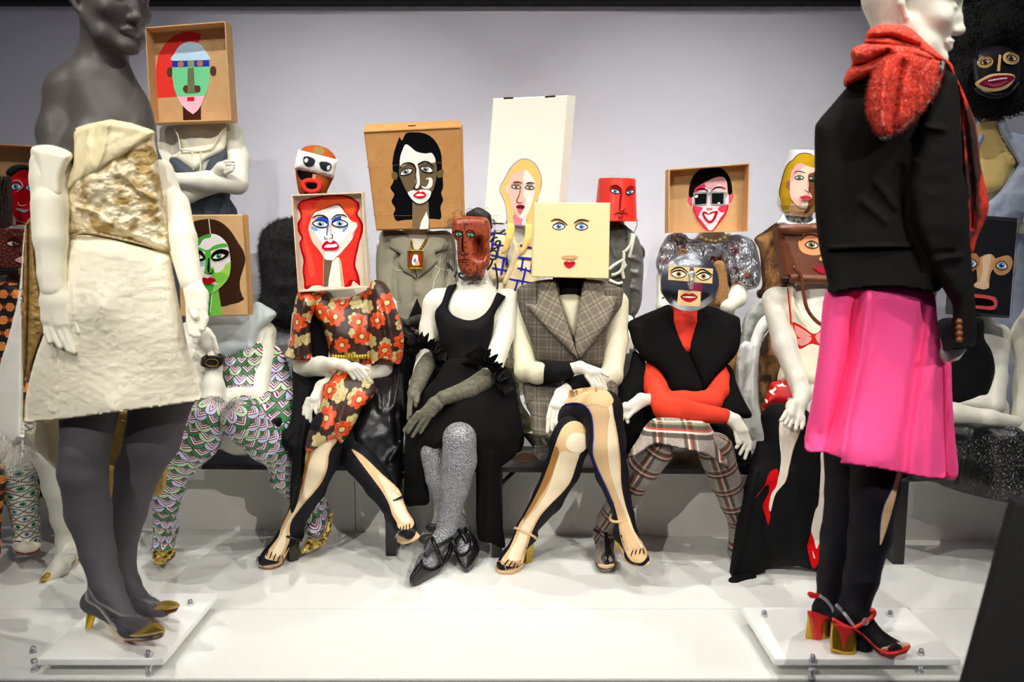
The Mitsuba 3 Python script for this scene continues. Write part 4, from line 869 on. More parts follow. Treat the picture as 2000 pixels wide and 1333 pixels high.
cloth(K, 'shawl_collar', relief(q('765,100 790,68 900,85 1000,130 1090,165 1108,210 1112,330 1085,450 1010,545 920,640 840,740 800,760 770,660 700,500 662,395 700,300', F), [(x, y, Y - .01) for x, y, Y in KD], .10, .04, 25, 4, wrinkle=WR(.006, 50)), black_wool)
cloth(K, 'coat', relief(q('330,520 245,440 215,520 190,620 110,740 85,900 95,1050 125,1200 135,1300 230,1250 300,1110 350,1040 470,990 480,900 400,720', F), [(1230, 700, 2.90), (1200, 800, 2.84), (1215, 880, 2.80), (1290, 820, 2.80)], .06, .03, 20, 5, wrinkle=WR(.010, 40)), black_wool)
cloth(K, 'coat', relief(q('985,560 1040,580 1070,680 1115,790 1160,880 1200,950 1190,985 1130,990 1000,985 960,940 900,880 960,720', F), [(1430, 740, 2.88), (1460, 810, 2.80), (1420, 800, 2.80)], .05, .025, 18, 5, wrinkle=WR(.010, 40, 2)), black_wool)
cloth(K, 'coat', relief(q('860,1030 960,1020 1040,1085 1100,1170 1190,1235 1190,1400 1160,1440 1090,1420 1020,1330 980,1240 910,1120', F), [(1400, 840, 2.74), (1460, 900, 2.72), (1455, 920, 2.70)], .05, .025, 18, 5), black_wool)
cloth(K, 'skirt', relief(q('440,985 380,1005 320,1070 280,1150 220,1240 200,1310 290,1270 390,1205 460,1200 580,1225 700,1252 800,1275 880,1310 960,1370 1010,1400 1000,1330 960,1240 905,1130 860,1060 800,1015 700,1005 560,985', F), [(1290, 830, 2.61), (1340, 825, 2.64), (1270, 870, 2.555), (1370, 880, 2.54), (1330, 870, 2.56), (1400, 900, 2.555)], .05, .028, 20, 4, uvrot=.08, hem=q('200,1310 290,1270 390,1205 460,1200 580,1225 700,1252 800,1275 880,1310 960,1370 1010,1400', 'k1')), tartan_skirt)
F = 'h2'
Lg = Body(.005, .012); pts = ch(Lg, '1300,365 1180,520 1080,680 965,860 935,960', (2.61, 2.63, 2.66, 2.72, 2.74), [.056, .055, .048, .038, .036], F)
hK, tK = floor_pt(1184, 1076), floor_pt(1185, 1106); foot(Lg, P2('935,960', 2.76, F), hK + [0, 0, .075], P2('940,1120', 2.66, F), P2('942,1160', 2.61, F), r=(.033, .03, .031, .026))
ml = Lg.mesh(); part(K, 'tights', ml, tartan_dark, uv=wrap_uv(ml, pts[0], pts[3], .05))
s_ = part(K, 'shoe', relief(q('880,1150 900,1165 950,1178 1000,1165 1018,1150 1020,1185 985,1203 935,1208 895,1195', F), 2.60, .07, .02, 8, 3), 'bronze' if mat('bronze', '#4a4020', .3, .6) else None)
part(s_, 'shoe_opening', relief(q('893,1160 950,1166 1008,1158 1000,1182 950,1194 905,1184', F), 2.575, .01, .006, 6, 3), sole_tan)
part(s_, 'ankle_strap', tube(Pw(spline(q('865,915 880,930 940,938 1000,925', F), False, 5), 2.705), .005, 6), leather_black); part(s_, 'front_strap', tube(Pw(spline(q('950,935 955,1040 958,1160', F), False, 5), np.linspace(2.70, 2.58, 11)), .007, 6), leather_black)
part(s_, 'heel', hull(np.vstack([hK + [a, b, c] for a in (-.018, .018) for b in (-.01, .02) for c in (.0005, .07)])), 'bronze', smooth=False)
Lg = Body(.005, .012); pts = ch(Lg, '60,350 130,560 190,720 225,850', (2.61, 2.63, 2.65, 2.69), [.058, .05, .043, .036], 'n0'); hK2 = floor_pt(1455, 1075); foot(Lg, pts[-1] - [0, 0, .1], hK2 + [0, 0, .05], hK2 + [0, -.1, .03], hK2 + [0, -.16, .025]); Lg.chain([pts[-1], pts[-1] - [0, 0, .1]], .034)
ml = Lg.mesh(); part(K, 'tights', ml, tartan_dark, uv=wrap_uv(ml, pts[0], pts[3], .05))
# the lid
k = thing('pan_lid', 'round silver pan lid with paper eyes and mouth, worn as a face', 'lid')
c = P1(1347, 552, 2.80); ax = np.array([0.0, -1.0, 0.06])
ml = lathe([(0, .030), (.035, .028), (.065, .020), (.085, .010), (.092, .004), (.098, .003), (.099, 0), (.098, -.003), (.09, -.002), (.06, .012), (0, .024)], c, ax, 56)
part(k, 'dome', ml, mat('lid_metal', '#c9cad2', .16, 1.0)); S = Surf(ml)
for nm, s_ in (('paper_eye', '527,908 697,925 690,1043 520,1028'), ('paper_eye', '730,926 886,938 880,1060 724,1048'), ('paper_mouth', '604,1112 788,1125 780,1247 592,1232')):
    qd = q(s_, 'j1'); p_, n_ = S.at(qd); pl = trimesh.Trimesh(np.vstack([Pw(qd, 2.765), Pw(qd, 2.767)]), [[0, 2, 1], [0, 3, 2], [4, 5, 6], [4, 6, 7], [0, 1, 5], [0, 5, 4], [1, 2, 6], [1, 6, 5], [2, 3, 7], [2, 7, 6], [3, 0, 4], [3, 4, 7]], process=False)
    e_ = part(k, nm, pl, mat('note_paper', '#e3c88c', .8) if 'note_paper' not in scene else 'note_paper', smooth=False)
    S2 = Plane(Pw(qd, 2.765)); F = 'j1'
    if nm == 'paper_eye':
        x, y = q('607,982', F)[0] if s_.startswith('527') else q('808,1000', F)[0]
        for nm2, g_, c_ in (('painted_white', pg(q('545,985 580,960 625,955 668,985 640,1005 590,1010', F) + np.array([0, 0]) if s_.startswith('527') else q('750,1000 790,975 830,975 868,1000 840,1022 790,1028', F)), '#f3f1e6'), ('painted_iris', oval(x, y, 5.2, 5.2), '#a98c3a'), ('painted_pupil', oval(x, y, 2.5, 2.5), '#15110c'),
                            ('painted_brow', stroke(q('538,960 580,932 630,930 680,968' if s_.startswith('527') else '748,970 790,945 830,955 882,992', F), 2.6, taper=True), '#231a12'),
                            ('painted_lash', stroke(q('540,975 580,955 625,952 672,980' if s_.startswith('527') else '748,995 790,972 830,970 872,1000', F), 2.4, taper=True), '#1a1410'), ('painted_lash', stroke(q('545,987 590,1011 640,1006 668,986' if s_.startswith('527') else '750,1002 790,1029 840,1023 866,1002', F), 1.3), '#1a1410')):
            paint(e_, nm2, S2, g_, c_)
    else:
        paint(e_, 'painted_lips', S2, q('620,1165 660,1138 692,1145 720,1138 760,1168 730,1200 685,1212 645,1195', F), '#b3242c'); paint(e_, 'painted_teeth', S2, q('632,1166 690,1162 748,1170 690,1176', F), '#f4efe6'); paint(e_, 'painted_lip_line', S2, stroke(q('622,1165 690,1160 758,1168', F), .8), '#6d1016')
part(k, 'knob', cat(tube(Pw(spline(q('710,990 712,1020 712,1060 706,1095', 'j1'), False, 5), np.r_[np.linspace(2.76, 2.735, 8), np.linspace(2.735, 2.76, 8)]), .0065, 10), lathe([(0, 0), (.012, 0), (.012, .004), (0, .005)], Pw(q('712,985', 'j1'), 2.768)[0], ax, 20)), chrome)
for s_ in ('466,1090 470,1130 492,1165 470,1180', '885,1185 890,1215 930,1225 935,1200'): part(k, 'earring', tube(Pw(spline(q(s_, 'j1'), False, 5), 2.83), .003, 6), gold)

# ============================================================ woman with the green-faced carton, scale-print dress and tights
C = thing('mannequin', 'seated mannequin leaning on its hand, in scale-print dress and matching tights, grey blouse', 'mannequin')
F = 'c2'
B = Body(.006)
torso(B, (435, 600), ((385, 650), (512, 650)), (440, 680), (455, 750), (470, 835), (2.93, 2.92, 2.90, 2.87, 2.80), r=(.044, .040, .095, .085, .10), head=(430, 560))
ch(B, '900,60 890,300 845,700', (2.92, 2.86, 2.78), [.043, .040, .036], F); ch(B, '845,700 640,710 500,705', (2.78, 2.72, 2.70), [.036, .034, .030], F)
ch(B, '130,60 140,300', (2.92, 2.85), [.040, .038], F)
ch(B, '372,790 390,600 400,400', (2.64, 2.68, 2.73), [.036, .034, .025], F); ch(B, '372,790 250,600 180,300', (2.64, 2.75, 2.85), [.036, .038, .040], F)
ch(B, '400,400 395,260', (2.73, 2.75), [.024, .022], F)
part(C, 'body', B.mesh(), skin)
hand(C, F, (2.75, 2.74, 2.73), ['395,270 370,170 340,60', '395,270 340,180 280,60'], ['350,60 400,160 420,250', '330,20 395,100 435,220', '280,40 240,110 220,150', 't360,120 420,200 435,250'], [(.022, .024, .02), (.022, .022, .018)])
part(C, 'bracelet', cat(ring_around(P2('388,330', 2.715, F), [0, -.2, 1], .030, .009), ring_around(P2('385,350', 2.715, F), [0, -.2, 1], .030, .009), ring_around(P2('390,310', 2.715, F), [0, -.2, 1], .030, .008)), leather_black)
br = relief(q('315,300 330,285 420,280 470,300 470,380 440,395 350,398 320,380', F), 2.685, .01, .003, 6, 3); bk_ = cloth(C, 'bracelet_buckle', br, leather_black)
part(bk_, 'gold_oval', tube(np.array([P2('378,352', 2.678, F) + [.021 * math.cos(t), 0, .012 * math.sin(t)] for t in np.linspace(0, 6.283, 26)[:-1]]), .0022, 6, closed=True), gold)
blouse = relief(np.array([(400, 612), (440, 615), (480, 612), (500, 590), (520, 598), (540, 612), (530, 628), (505, 650), (498, 690), (470, 690), (440, 705), (400, 700), (395, 660)]), [(440, 620, 2.86), (520, 610, 2.90), (450, 680, 2.83), (400, 690, 2.86)], .08, .03, 22, 4, wrinkle=WR(.008, 30)); cloth(C, 'blouse', blouse, mat('blouse_grey', '#b9c4c6', .6))
CD = [(440, 720, 2.81), (490, 690, 2.82), (520, 740, 2.84), (450, 780, 2.74), (540, 780, 2.80), (570, 760, 2.86), (410, 820, 2.66), (480, 830, 2.62), (560, 840, 2.72)]
cloth(C, 'dress', relief(np.array([(436, 698), (460, 690), (488, 672), (500, 665), (520, 668), (545, 680), (560, 705), (570, 740), (585, 780), (575, 800), (572, 830), (560, 845), (540, 850), (515, 835), (490, 822), (440, 812), (415, 812), (395, 815), (392, 810), (425, 790), (435, 750)]), CD, .08, .03, 24, 4,
    folds=[(np.array([(520, 770), (560, 780), (575, 800)]), 4, .012), (np.array([(520, 790), (560, 815)]), 4, -.012)], wrinkle=WR(.008, 28)), scale_print)
cloth(C, 'underskirt', relief(np.array([(418, 815), (470, 815), (500, 830), (520, 860), (505, 875), (470, 868), (445, 850), (425, 845)]), 2.70, .02, .01, 8, 4), black_cloth)
cloth(C, 'tulle', relief(q('880,960 960,930 1060,900 1080,960 1050,1060 960,1080 900,1050', F), [(520, 830, 2.68), (550, 840, 2.70)], .03, .02, 10, 4, wrinkle=WR(.02, 12)), 'tulle_black')
Lg = Body(.005, .012); pts = ch(Lg, '420,870 380,900 250,1150 120,1320', (2.64, 2.60, 2.60, 2.62), [.060, .066, .060, .052], F); p2 = ch(Lg, '885,200 810,450 800,640', (2.60, 2.66, 2.70), [.052, .043, .034], 'a3'); Lg.chain([pts[-1], p2[0]], [.052, .052])
hC, tC = floor_pt(336, 1082), floor_pt(312, 1104); foot(Lg, P2('802,650', 2.70, 'a3'), hC + [0, 0, .085], hC + (tC - hC) * .5 + [0, -.03, .04], tC + [0, .01, .02])
ml = Lg.mesh(); part(C, 'tights', ml, scale_print, uv=wrap_uv(ml, pts[1], p2[2], .052))
gl_gold = mat('gold_brocade', proc(lambda p, n, uv: mix(lin('#5a4012'), lin('#e0c268'), smoothstep(.35, .6, fbm(p.x * 90, p.z * 90, p.y * 90)))), .3, .6)
part(C, 'shoe', relief(q('755,685 800,692 858,680 855,715 830,740 790,758 755,762 745,745 742,720', 'a3'), [(320, 1085, 2.60), (320, 1100, 2.56)], .08, .02, 9, 3), gl_gold)
Lg = Body(.005, .012); pts = ch(Lg, '700,880 680,930 900,1150 1080,1300', (2.60, 2.56, 2.62, 2.68), [.064, .066, .060, .052], F); p2 = ch(Lg, '270,420 420,560 500,590', (2.70, 2.75, 2.78), [.044, .038, .036], 'd3'); Lg.chain([pts[-1], p2[0]], [.052, .044]); Lg.chain([p2[-1], P2('520,650', 2.80, 'd3'), P2('500,780', 2.76, 'd3')], [.036, .040, .034])
ml = Lg.mesh(); part(C, 'tights', ml, scale_print, uv=wrap_uv(ml, pts[1], p2[1], .052))
s_ = part(C, 'shoe', relief(q('400,945 430,890 450,850 500,860 545,850 580,780 605,690 632,665 620,720 608,800 590,870 560,910 490,945 440,965 385,968', 'd3'), [(590, 1080, 2.66), (640, 1020, 2.80), (620, 1060, 2.72)], .06, .02, 9, 3), gl_gold)
part(s_, 'heel', hull(np.vstack([Pw(q('592,700 630,680 612,820 596,822', 'd3'), 2.80), Pw(q('592,700 630,680 612,820 596,822', 'd3'), 2.82)])), gl_gold, smooth=False)
# its carton
k, S, n_ = carton('carton', 'closed brown carton worn as a head, painted with a green and white face', np.array([(346, 420), (474, 419), (484, 617), (352, 619)]), [2.74, 2.74, 2.74, 2.74], .06)
F = 'c1'
def pa(name, s_, c_, sm=True): return paint(k, name, S, q(s_, F) if isinstance(s_, str) else s_, c_, sm=sm)
def st(name, s_, w, c_, taper=True): return paint(k, name, S, stroke(q(s_, F), w, taper=taper), c_)
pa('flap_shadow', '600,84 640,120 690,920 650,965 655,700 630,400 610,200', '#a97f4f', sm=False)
pa('painted_hair', '90,215 140,165 200,138 300,125 380,140 450,185 500,240 550,320 600,400 618,480 600,560 575,640 572,720 590,790 607,820 560,850 500,865 420,885 385,860 300,780 160,560 100,420', '#3a2518')
pa('painted_hair_part', '298,126 306,126 320,250 312,250', '#f0e2d8', sm=False)
pa('painted_neck', '290,770 385,730 420,962 285,965', '#79c84a', sm=False); pa('painted_neck', '300,780 325,775 322,955 290,962', '#2f8a3c', sm=False); pa('painted_neck', '325,785 334,780 318,940 312,950', '#d9efd0', sm=False)
pa('painted_face', '145,385 170,330 230,280 320,252 400,275 455,330 480,400 492,500 485,600 450,670 380,740 310,775 250,735 205,650 180,560 150,470', '#f3ecea')
for s_, c_ in (('145,385 170,330 230,280 315,252 318,285 260,300 225,350 200,360 160,390', '#4aa23c'), ('150,380 220,370 290,395 350,355 440,335 465,365 400,375 330,400 300,430 270,410 200,385', '#57b945'), ('270,420 320,410 318,520 330,590 290,605 265,590 275,520', '#57b945'), ('180,490 230,490 275,500 275,525 215,530', '#9fc7c6'),
               ('485,500 492,540 485,600 450,670 380,720 390,660 360,640 350,600 420,570 450,520', '#a9dc5a'), ('310,560 350,545 360,590 430,590 470,640 400,680 350,650', '#7fcf4a'), ('245,690 290,685 350,695 345,740 310,772 260,740', '#52b040'), ('350,710 400,690 450,670 400,720 340,765', '#8ed65a'), ('150,470 180,500 200,600 230,680 205,650 175,560', '#6ec850')): pa('painted_face', s_, c_)
pa('painted_eye_shadow', '142,405 180,390 240,400 275,450 265,480 215,492 165,455', '#14100e'); pa('painted_eye_shadow', '325,455 350,410 410,385 480,405 465,450 410,480 350,488', '#14100e')
eye_paint(k, S, *q('212,448', F)[0], 11.5, 5, '#4b8f4a', 14, lw=1, r=4.6); eye_paint(k, S, *q('395,448', F)[0], 13, 5.4, '#4b8f4a', -12, lw=1, r=5)
st('painted_nose', '310,465 306,560 312,585', 4.0, '#14180f'); st('painted_nose', '330,560 345,580 325,600 300,598', 2.6, '#14180f'); st('painted_nose', '270,580 280,595', 2.4, '#14180f')
pa('painted_mouth', '232,652 270,630 300,638 325,628 372,652 340,680 300,688 260,678', '#b3121c'); st('painted_lip_line', '236,654 300,652 370,652', 1.0, '#6d0a10')

# ============================================================ woman with the brown leather bag, bra print and painted-leg skirt
N = thing('mannequin', 'seated mannequin in red bra-print top and long black skirt painted with legs in red shoes', 'mannequin')
F = 'n1'
B = Body(.006)
torso(B, (1590, 560), ((1517, 585), (1680, 585)), (1590, 640), (1580, 720), (1570, 838), (2.90, 2.90, 2.88, 2.85, 2.78), r=(.044, .042, .10, .085, .10), head=(1590, 520))
ch(B, '270,180 350,500 470,860', (2.90, 2.82, 2.72), [.044, .042, .030], F); ch(B, '470,860 440,950', (2.70, 2.62), [.028, .024], F)
B.chain(Pw([(1680, 590), (1690, 680), (1650, 800)], (2.9, 2.85, 2.75)), [.042, .038, .024])
part(N, 'body', B.mesh(), skin)
hand(N, F, (2.62, 2.56, 2.535), ['455,930 400,940 380,1010', '455,930 440,960 450,1040'], ['355,985 335,1020 315,1045', '375,1000 360,1040 345,1068', '410,1015 390,1060 375,1090', '445,1020 430,1070 422,1108', '475,1020 475,1070 465,1100'], [(.024, .024, .02), (.024, .024, .02)])
top = relief(q('395,75 420,70 430,180 470,270 540,340 620,372 700,360 700,560 640,740 560,790 400,770 290,755 330,600 340,540 380,420 370,250', F), [(1545, 560, 2.86), (1600, 600, 2.82), (1560, 700, 2.80), (1620, 700, 2.79)], .10, .03, 24, 4); tn = cloth(N, 'top', top, mat('top_cream', '#e9dfc4', .7)); S = Surf(top)
paint(tn, 'printed_bra', S, q('398,340 440,345 520,400 545,415 580,410 630,370 640,480 600,500 530,490 450,525 430,440', F), '#cf2a22'); paint(tn, 'printed_cup', S, q('415,360 450,370 525,420 525,435 440,440', F), '#e79a94'); paint(tn, 'printed_cup', S, q('440,455 530,440 520,480 455,505', F), '#e79a94'); paint(tn, 'printed_cup', S, q('565,430 610,400 640,390 635,470 600,490 575,470', F), '#e79a94')
paint(tn, 'printed_strap', S, stroke(q('372,85 385,220 395,345', F), 2.4, taper=False), '#cf2a22')
sh_ = relief(q('255,765 370,758 430,775 470,860 460,900 430,930 350,940 280,925 215,950 180,1000 200,900 230,820', F), [(1510, 760, 2.80), (1550, 780, 2.76), (1500, 800, 2.78)], .10, .03, 20, 4); sn = cloth(N, 'shorts', sh_, mat('shorts_red', '#c8161c', .5)); S = Surf(sh_)
for s_ in ('285,790 320,780 325,762 335,785 365,800 325,798 300,800', '365,880 385,878 420,880 450,890 440,915 400,925 385,895 368,900', '235,830 260,820 275,800 285,820 265,840 270,860 245,850', '205,890 225,900 215,920'): paint(sn, 'printed_bird', S, q(s_, F), '#efe9df')
F = 'n0'
sk = relief(q('480,30 385,85 372,140 392,240 388,285 345,290 335,330 310,400 280,520 245,640 215,790 185,980 150,1230 150,1255 230,1285 290,1285 330,1230 410,1170 420,1150 540,1140 640,1150 780,1185 900,1190 950,1100 960,600 900,300 760,200 690,80', F), [(1500, 830, 2.66), (1530, 850, 2.60), (1600, 850, 2.60), (1480, 950, 2.62), (1440, 1130, 2.60), (1560, 1100, 2.58), (1630, 1100, 2.60), (1480, 860, 2.68)], .05, .035, 26, 5,
    folds=[(q('170,1240 250,900 330,500', F), 8, .015), (q('420,1150 400,900 430,600', F), 8, -.012), (q('650,1140 640,800 600,500', F), 9, .012)], wrinkle=WR(.012, 50, 3)); kn = cloth(N, 'skirt', sk, black_cloth); S = Surf(sk)
cream = '#ece3d2'
paint(kn, 'printed_leg', S, q('500,165 520,150 560,170 610,185 640,215 610,290 590,350 570,450 555,530 530,580 480,640 460,690 440,770 425,740 430,660 450,600 480,560 500,500 510,400 500,290', F), cream)
paint(kn, 'printed_leg', S, q('785,360 850,380 845,500 838,580 858,600 850,700 845,750 820,830 795,900 775,985 750,1025 730,960 715,910 725,840 745,760 765,720 775,600 782,480', F), cream)
paint(kn, 'printed_shoe', S, q('490,485 440,495 415,540 390,600 332,672 350,660 395,600 425,590 425,640 395,690 382,740 400,800 426,862 440,790 428,740 445,650 480,590', F), '#d4151c')
paint(kn, 'printed_shoe', S, q('714,918 690,980 684,1010 700,1090 728,1156 760,1130 768,1050 772,985 750,1028 735,970', F), '#d4151c'); paint(kn, 'printed_shine', S, q('722,1038 732,1060 740,1090 728,1080', F), '#f6d9d6')
paint(kn, 'printed_leg_edge', S, stroke(q('640,215 610,290 590,350 570,450 555,530 530,580', F), 1.2, taper=False), '#b89a6a'); paint(kn, 'printed_leg_edge', S, stroke(q('845,500 838,580 858,600 850,700 845,750 820,830', F), 1.2, taper=False), '#b89a6a')
part(N, 'foot', Body(.005).chain([P1(1465, 1130, 2.57), P1(1440, 1140, 2.55), P1(1432, 1137, 2.53)], [.022, .022, .016]).mesh(), black_cloth)
k, S, n_ = carton('handbag', 'brown leather handbag turned over as a head, painted with eyes and pink lips', np.array([(1518, 442), (1640, 438), (1650, 545), (1535, 541)]), [2.82, 2.82, 2.80, 2.80], .07, 'brown_leather' if bumped('brown_leather', proc(lambda p, n, uv: mix(lin('#6e3a1c'), lin('#5a2c14'), fbm(p.x * 60, p.z * 60, p.y * 60))), lambda p, n, uv: fbm(p.x * 220, p.z * 220, p.y * 220), .0008, .4) else None, bevel=.008)
F = 'm1'; S.lift = .0006
part(k, 'base_roll', tube(Pw(q('490,1258 600,1260 810,1265 900,1268', F), 2.80), .016, 12), 'brown_leather'); part(k, 'flap', relief(q('385,765 560,750 740,752 900,750 900,830 740,828 560,850 400,830', F), 2.80, .012, .008, 8, 4), 'brown_leather')
part(k, 'handle', tube(Pw(spline(q('400,-70 460,0 480,120 500,220 540,290 600,345 660,360', 'n1'), False, 5), np.linspace(2.78, 2.76, 31)), .006, 8), 'brown_leather')
def pa(name, s_, c_, sm=True): return paint(k, name, S, q(s_, F) if isinstance(s_, str) else s_, c_, sm=sm, lift=.0006)
pa('painted_eye_patch', '575,905 600,870 620,840 700,828 760,830 780,900 780,1020 720,1042 640,1030 590,1000 568,950', '#eda271'); eye_paint(k, S, *q('690,945', F)[0], 12.5, 7.5, '#8a7a4a', 8, lw=1.6, r=6.6)
paint(k, 'painted_brow', S, stroke(q('585,900 630,860 690,852 760,870', F), 2.4), '#4a1f10'); pa('painted_mouth', '700,1155 740,1140 800,1150 850,1140 880,1165 840,1205 780,1212 740,1190', '#a8243a'); pa('painted_nose', '755,1075 790,1040 800,1090 770,1095', '#eda271')
eye_paint(k, S, *q('890,945', F)[0], 12.5, 7.5, '#8a7a4a', -8, lw=1.6, r=6.6)

# ============================================================ woman with the black bag, arms crossed on a glittering skirt
Q = thing('mannequin', 'seated mannequin with bare white arms resting on glittering black skirt, rightmost on the benches', 'mannequin')
F = 'o3'
B = Body(.006)
torso(B, (1905, 620), ((1845, 665), (1950, 655)), (1905, 700), (1905, 770), (1915, 836), (2.92, 2.92, 2.90, 2.86, 2.78), r=(.044, .040, .095, .085, .10), head=(1900, 590))
B.chain(Pw([(1848, 665), (1850, 740), (1840, 800)], (2.92, 2.84, 2.74)), [.040, .037, .034]); B.chain(Pw([(1950, 662), (1945, 740), (1942, 795)], (2.90, 2.80, 2.72)), [.036, .034, .032]); ch(B, '1360,400 1240,385 1060,378', (2.78, 2.74, 2.74), [.034, .030, .022], F)
ch(B, '880,430 1060,455 1300,485 1500,515', (2.72, 2.67, 2.64, 2.62), [.036, .036, .028, .022], F)
part(Q, 'body', B.mesh(), skin)
hand(Q, F, (2.62, 2.60, 2.58), ['1500,515 1530,560 1545,600', '1500,515 1550,540 1590,580'], ['1525,580 1520,640 1515,690', '1545,600 1550,660 1548,710', '1575,600 1585,670 1590,720', '1600,590 1620,650 1630,700'], [(.022, .024, .02), (.022, .022, .018)])
cloth(Q, 'top', relief(q('930,-60 960,-190 1100,-205 1260,-195 1270,-70 1320,20 1345,140 1330,300 1340,380 1300,440 1060,440 960,420 930,100', F), [(1890, 680, 2.79), (1880, 770, 2.75), (1920, 700, 2.79)], .10, .03, 22, 5), black_cloth)
cloth(Q, 'skirt', relief(q('900,520 1060,510 1300,525 1480,540 1560,600 1600,760 1600,900 1540,1070 1450,1065 1320,1040 1200,1010 1090,980 1000,950 900,915 700,920 690,900 760,860', F), [(1850, 840, 2.60), (1950, 840, 2.58), (1850, 930, 2.62), (1980, 950, 2.55), (1780, 930, 2.68)], .07, .045, 34, 5, folds=[(q('1100,980 1150,750 1200,560', F), 10, .015), (q('1350,1040 1330,800 1300,600', F), 10, -.012)], wrinkle=WR(.010, 50, 6)), sequin_black)
k, S, n_ = carton('black_handbag', 'flat black leather bag worn as a head, painted with staring blue eyes and red mouth', q('1000,372 1362,400 1312,1022 960,1000', 'o2'), [2.80, 2.80, 2.79, 2.79], .06, 'leather_bag' if mat('leather_bag', '#17171a', .4) else None, bevel=.006)
F = 'o2'; S.lift = .0006
def pa(name, s_, c_, sm=True): return paint(k, name, S, q(s_, F) if isinstance(s_, str) else s_, c_, sm=sm, lift=.0006)
pa('painted_brow', '1130,640 1160,627 1200,628 1225,680 1190,740 1180,800 1175,830 1140,840 1090,830 1085,810 1105,790 1100,720 1080,665', '#dba877'); pa('painted_nose', '1140,640 1190,632 1175,720 1165,790 1178,830 1135,842 1125,790 1140,720', '#f0d2aa'); pa('painted_nose', '1090,808 1110,795 1130,800 1160,795 1178,810 1170,835 1140,842 1095,830', '#ecc9a0')
pa('painted_eye_patch', '1195,695 1215,655 1250,640 1290,632 1318,650 1322,690 1300,735 1260,755 1220,745', '#cf9a68'); pa('painted_eye_patch', '1075,620 1100,625 1120,660 1110,700 1075,730 1030,725 1000,700 1010,650', '#b97f4f')
eye_paint(k, S, *q('1252,694', F)[0], 11.5, 8.5, '#5f8bd0', 8, lw=1.6, r=6.0); eye_paint(k, S, *q('1060,682', F)[0], 11.5, 8.5, '#5f8bd0', 0, lw=1.6, r=6.0)
pa('painted_mouth', '1000,872 1080,870 1180,882 1215,900 1220,940 1195,968 1100,962 1000,950 980,910', '#d9565a'); pa('painted_mouth_opening', '1010,895 1080,893 1170,905 1198,925 1185,945 1090,940 1010,930', '#140c0c')
for a, b in (((0, 1), .07), ((1, 2), .05), ((2, 3), .05)):
    qd = q('1000,372 1362,400 1312,1022 960,1000', F); c_ = qd.mean(0); e0, e1 = (qd[i] + (c_ - qd[i]) * b for i in a); paint(k, 'stitching', S, LineString([e0, e1]).buffer(.35), '#4a4a4c')
R_ = thing('mannequin', 'mannequin in crinkled black leather cut off by the right edge of the photo', 'mannequin')
part(R_, 'body', torso(Body(.007), (2035, 540), ((2030, 600), (2110, 600)), (2040, 660), (2040, 760), (2040, 830), (2.90, 2.90, 2.88, 2.82, 2.74), r=(.045, .040, .10, .09, .11)).mesh(), skin)
cloth(R_, 'leather_jacket', relief(q('1450,-60 1455,-200 1490,-330 1600,-390 1900,-300 1900,500 1620,560 1540,470 1480,440 1450,400 1440,280 1440,120 1445,0', F), [(1990, 640, 2.77), (1990, 780, 2.72), (2080, 700, 2.74)], .10, .04, 22, 5, folds=[(q('1460,100 1500,60 1560,40', F), 5, .02), (q('1470,200 1520,150 1580,160', F), 6, .02), (q('1440,380 1500,300 1560,330', F), 6, .02)], wrinkle=WR(.03, 26, 8)), black_satin)
cloth(R_, 'skirt', relief(np.array([(1985, 835), (2100, 830), (2130, 980), (2080, 1060), (2000, 1070), (1985, 960)]), [(2000, 860, 2.72), (2050, 1000, 2.68), (2080, 860, 2.72)], .12, .04, 22, 6), black_cloth)
# ============================================================ back row: the bench they sit on stands on the riser
def painter(k, S, F, lift=.0003):
    S.lift = lift
    def pa(name, s_, c_, sm=True): return paint(k, name, S, q(s_, F) if isinstance(s_, str) else s_, c_, sm=sm, lift=lift)
    def st(name, s_, w, c_, taper=True, closed=False): return paint(k, name, S, stroke(q(s_, F), w, closed, taper=taper and not closed), c_, lift=lift)
    return pa, st
def seat_part(parent, x0, x1, y0, Y, m, z0=.337):
    """What the photograph hides below: a plain skirt down to the riser."""
    a, b = P1(x0, y0, Y), P1(x1, y0, Y); h = hull([[x, y, z] for x, y, z in [(a[0], Y - .06, a[2]), (b[0], Y - .06, a[2]), (a[0], Y + .08, a[2]), (b[0], Y + .08, a[2]), (a[0] - .02, Y - .10, z0), (b[0] + .02, Y - .10, z0), (a[0] - .02, Y + .08, z0), (b[0] + .02, Y + .08, z0)]])
    part(parent, 'lower_skirt', h.subdivide(), m, True)
# ---- B: tray with the green face, crossed arms
Bm = thing('mannequin', 'mannequin with crossed white arms in cream slip and blue-grey bodice, standing in back row', 'mannequin')
F = 'a1'
B = Body(.006)
torso(B, (386, 262), ((325, 268), (452, 262)), (388, 320), (385, 400), (385, 500), (3.45, 3.45, 3.43, 3.42, 3.42), r=(.046, .044, .095, .085, .11), head=(386, 220))
ch(B, '945,800 945,950 985,1080', (3.45, 3.38, 3.32), [.044, .042, .036], F); ch(B, '985,1110 1080,1120 1230,1080', (3.30, 3.27, 3.28), [.038, .038, .030], F)
ch(B, '1350,790 1378,920 1375,1060', (3.45, 3.40, 3.30), [.044, .042, .040], F); ch(B, '1370,1065 1200,1050 1020,1040', (3.30, 3.24, 3.22), [.040, .038, .026], F)
part(Bm, 'body', B.mesh(), skin)
hand(Bm, F, (3.24, 3.26, 3.28), ['1060,1042 1000,1030 985,1045'], ['985,1030 970,1045 968,1062', '990,1050 975,1062 972,1072'], [(.024, .026, .022)])
hand(Bm, F, (3.27, 3.23, 3.22), ['1220,1080 1240,1020 1275,965', '1250,1060 1270,1010 1290,970'], ['1275,950 1310,935 1350,935', '1285,965 1320,950 1352,955', '1295,985 1325,975 1350,970', '1305,1000 1330,990 1345,985'], [(.026, .028, .022), (.024, .024, .02)])
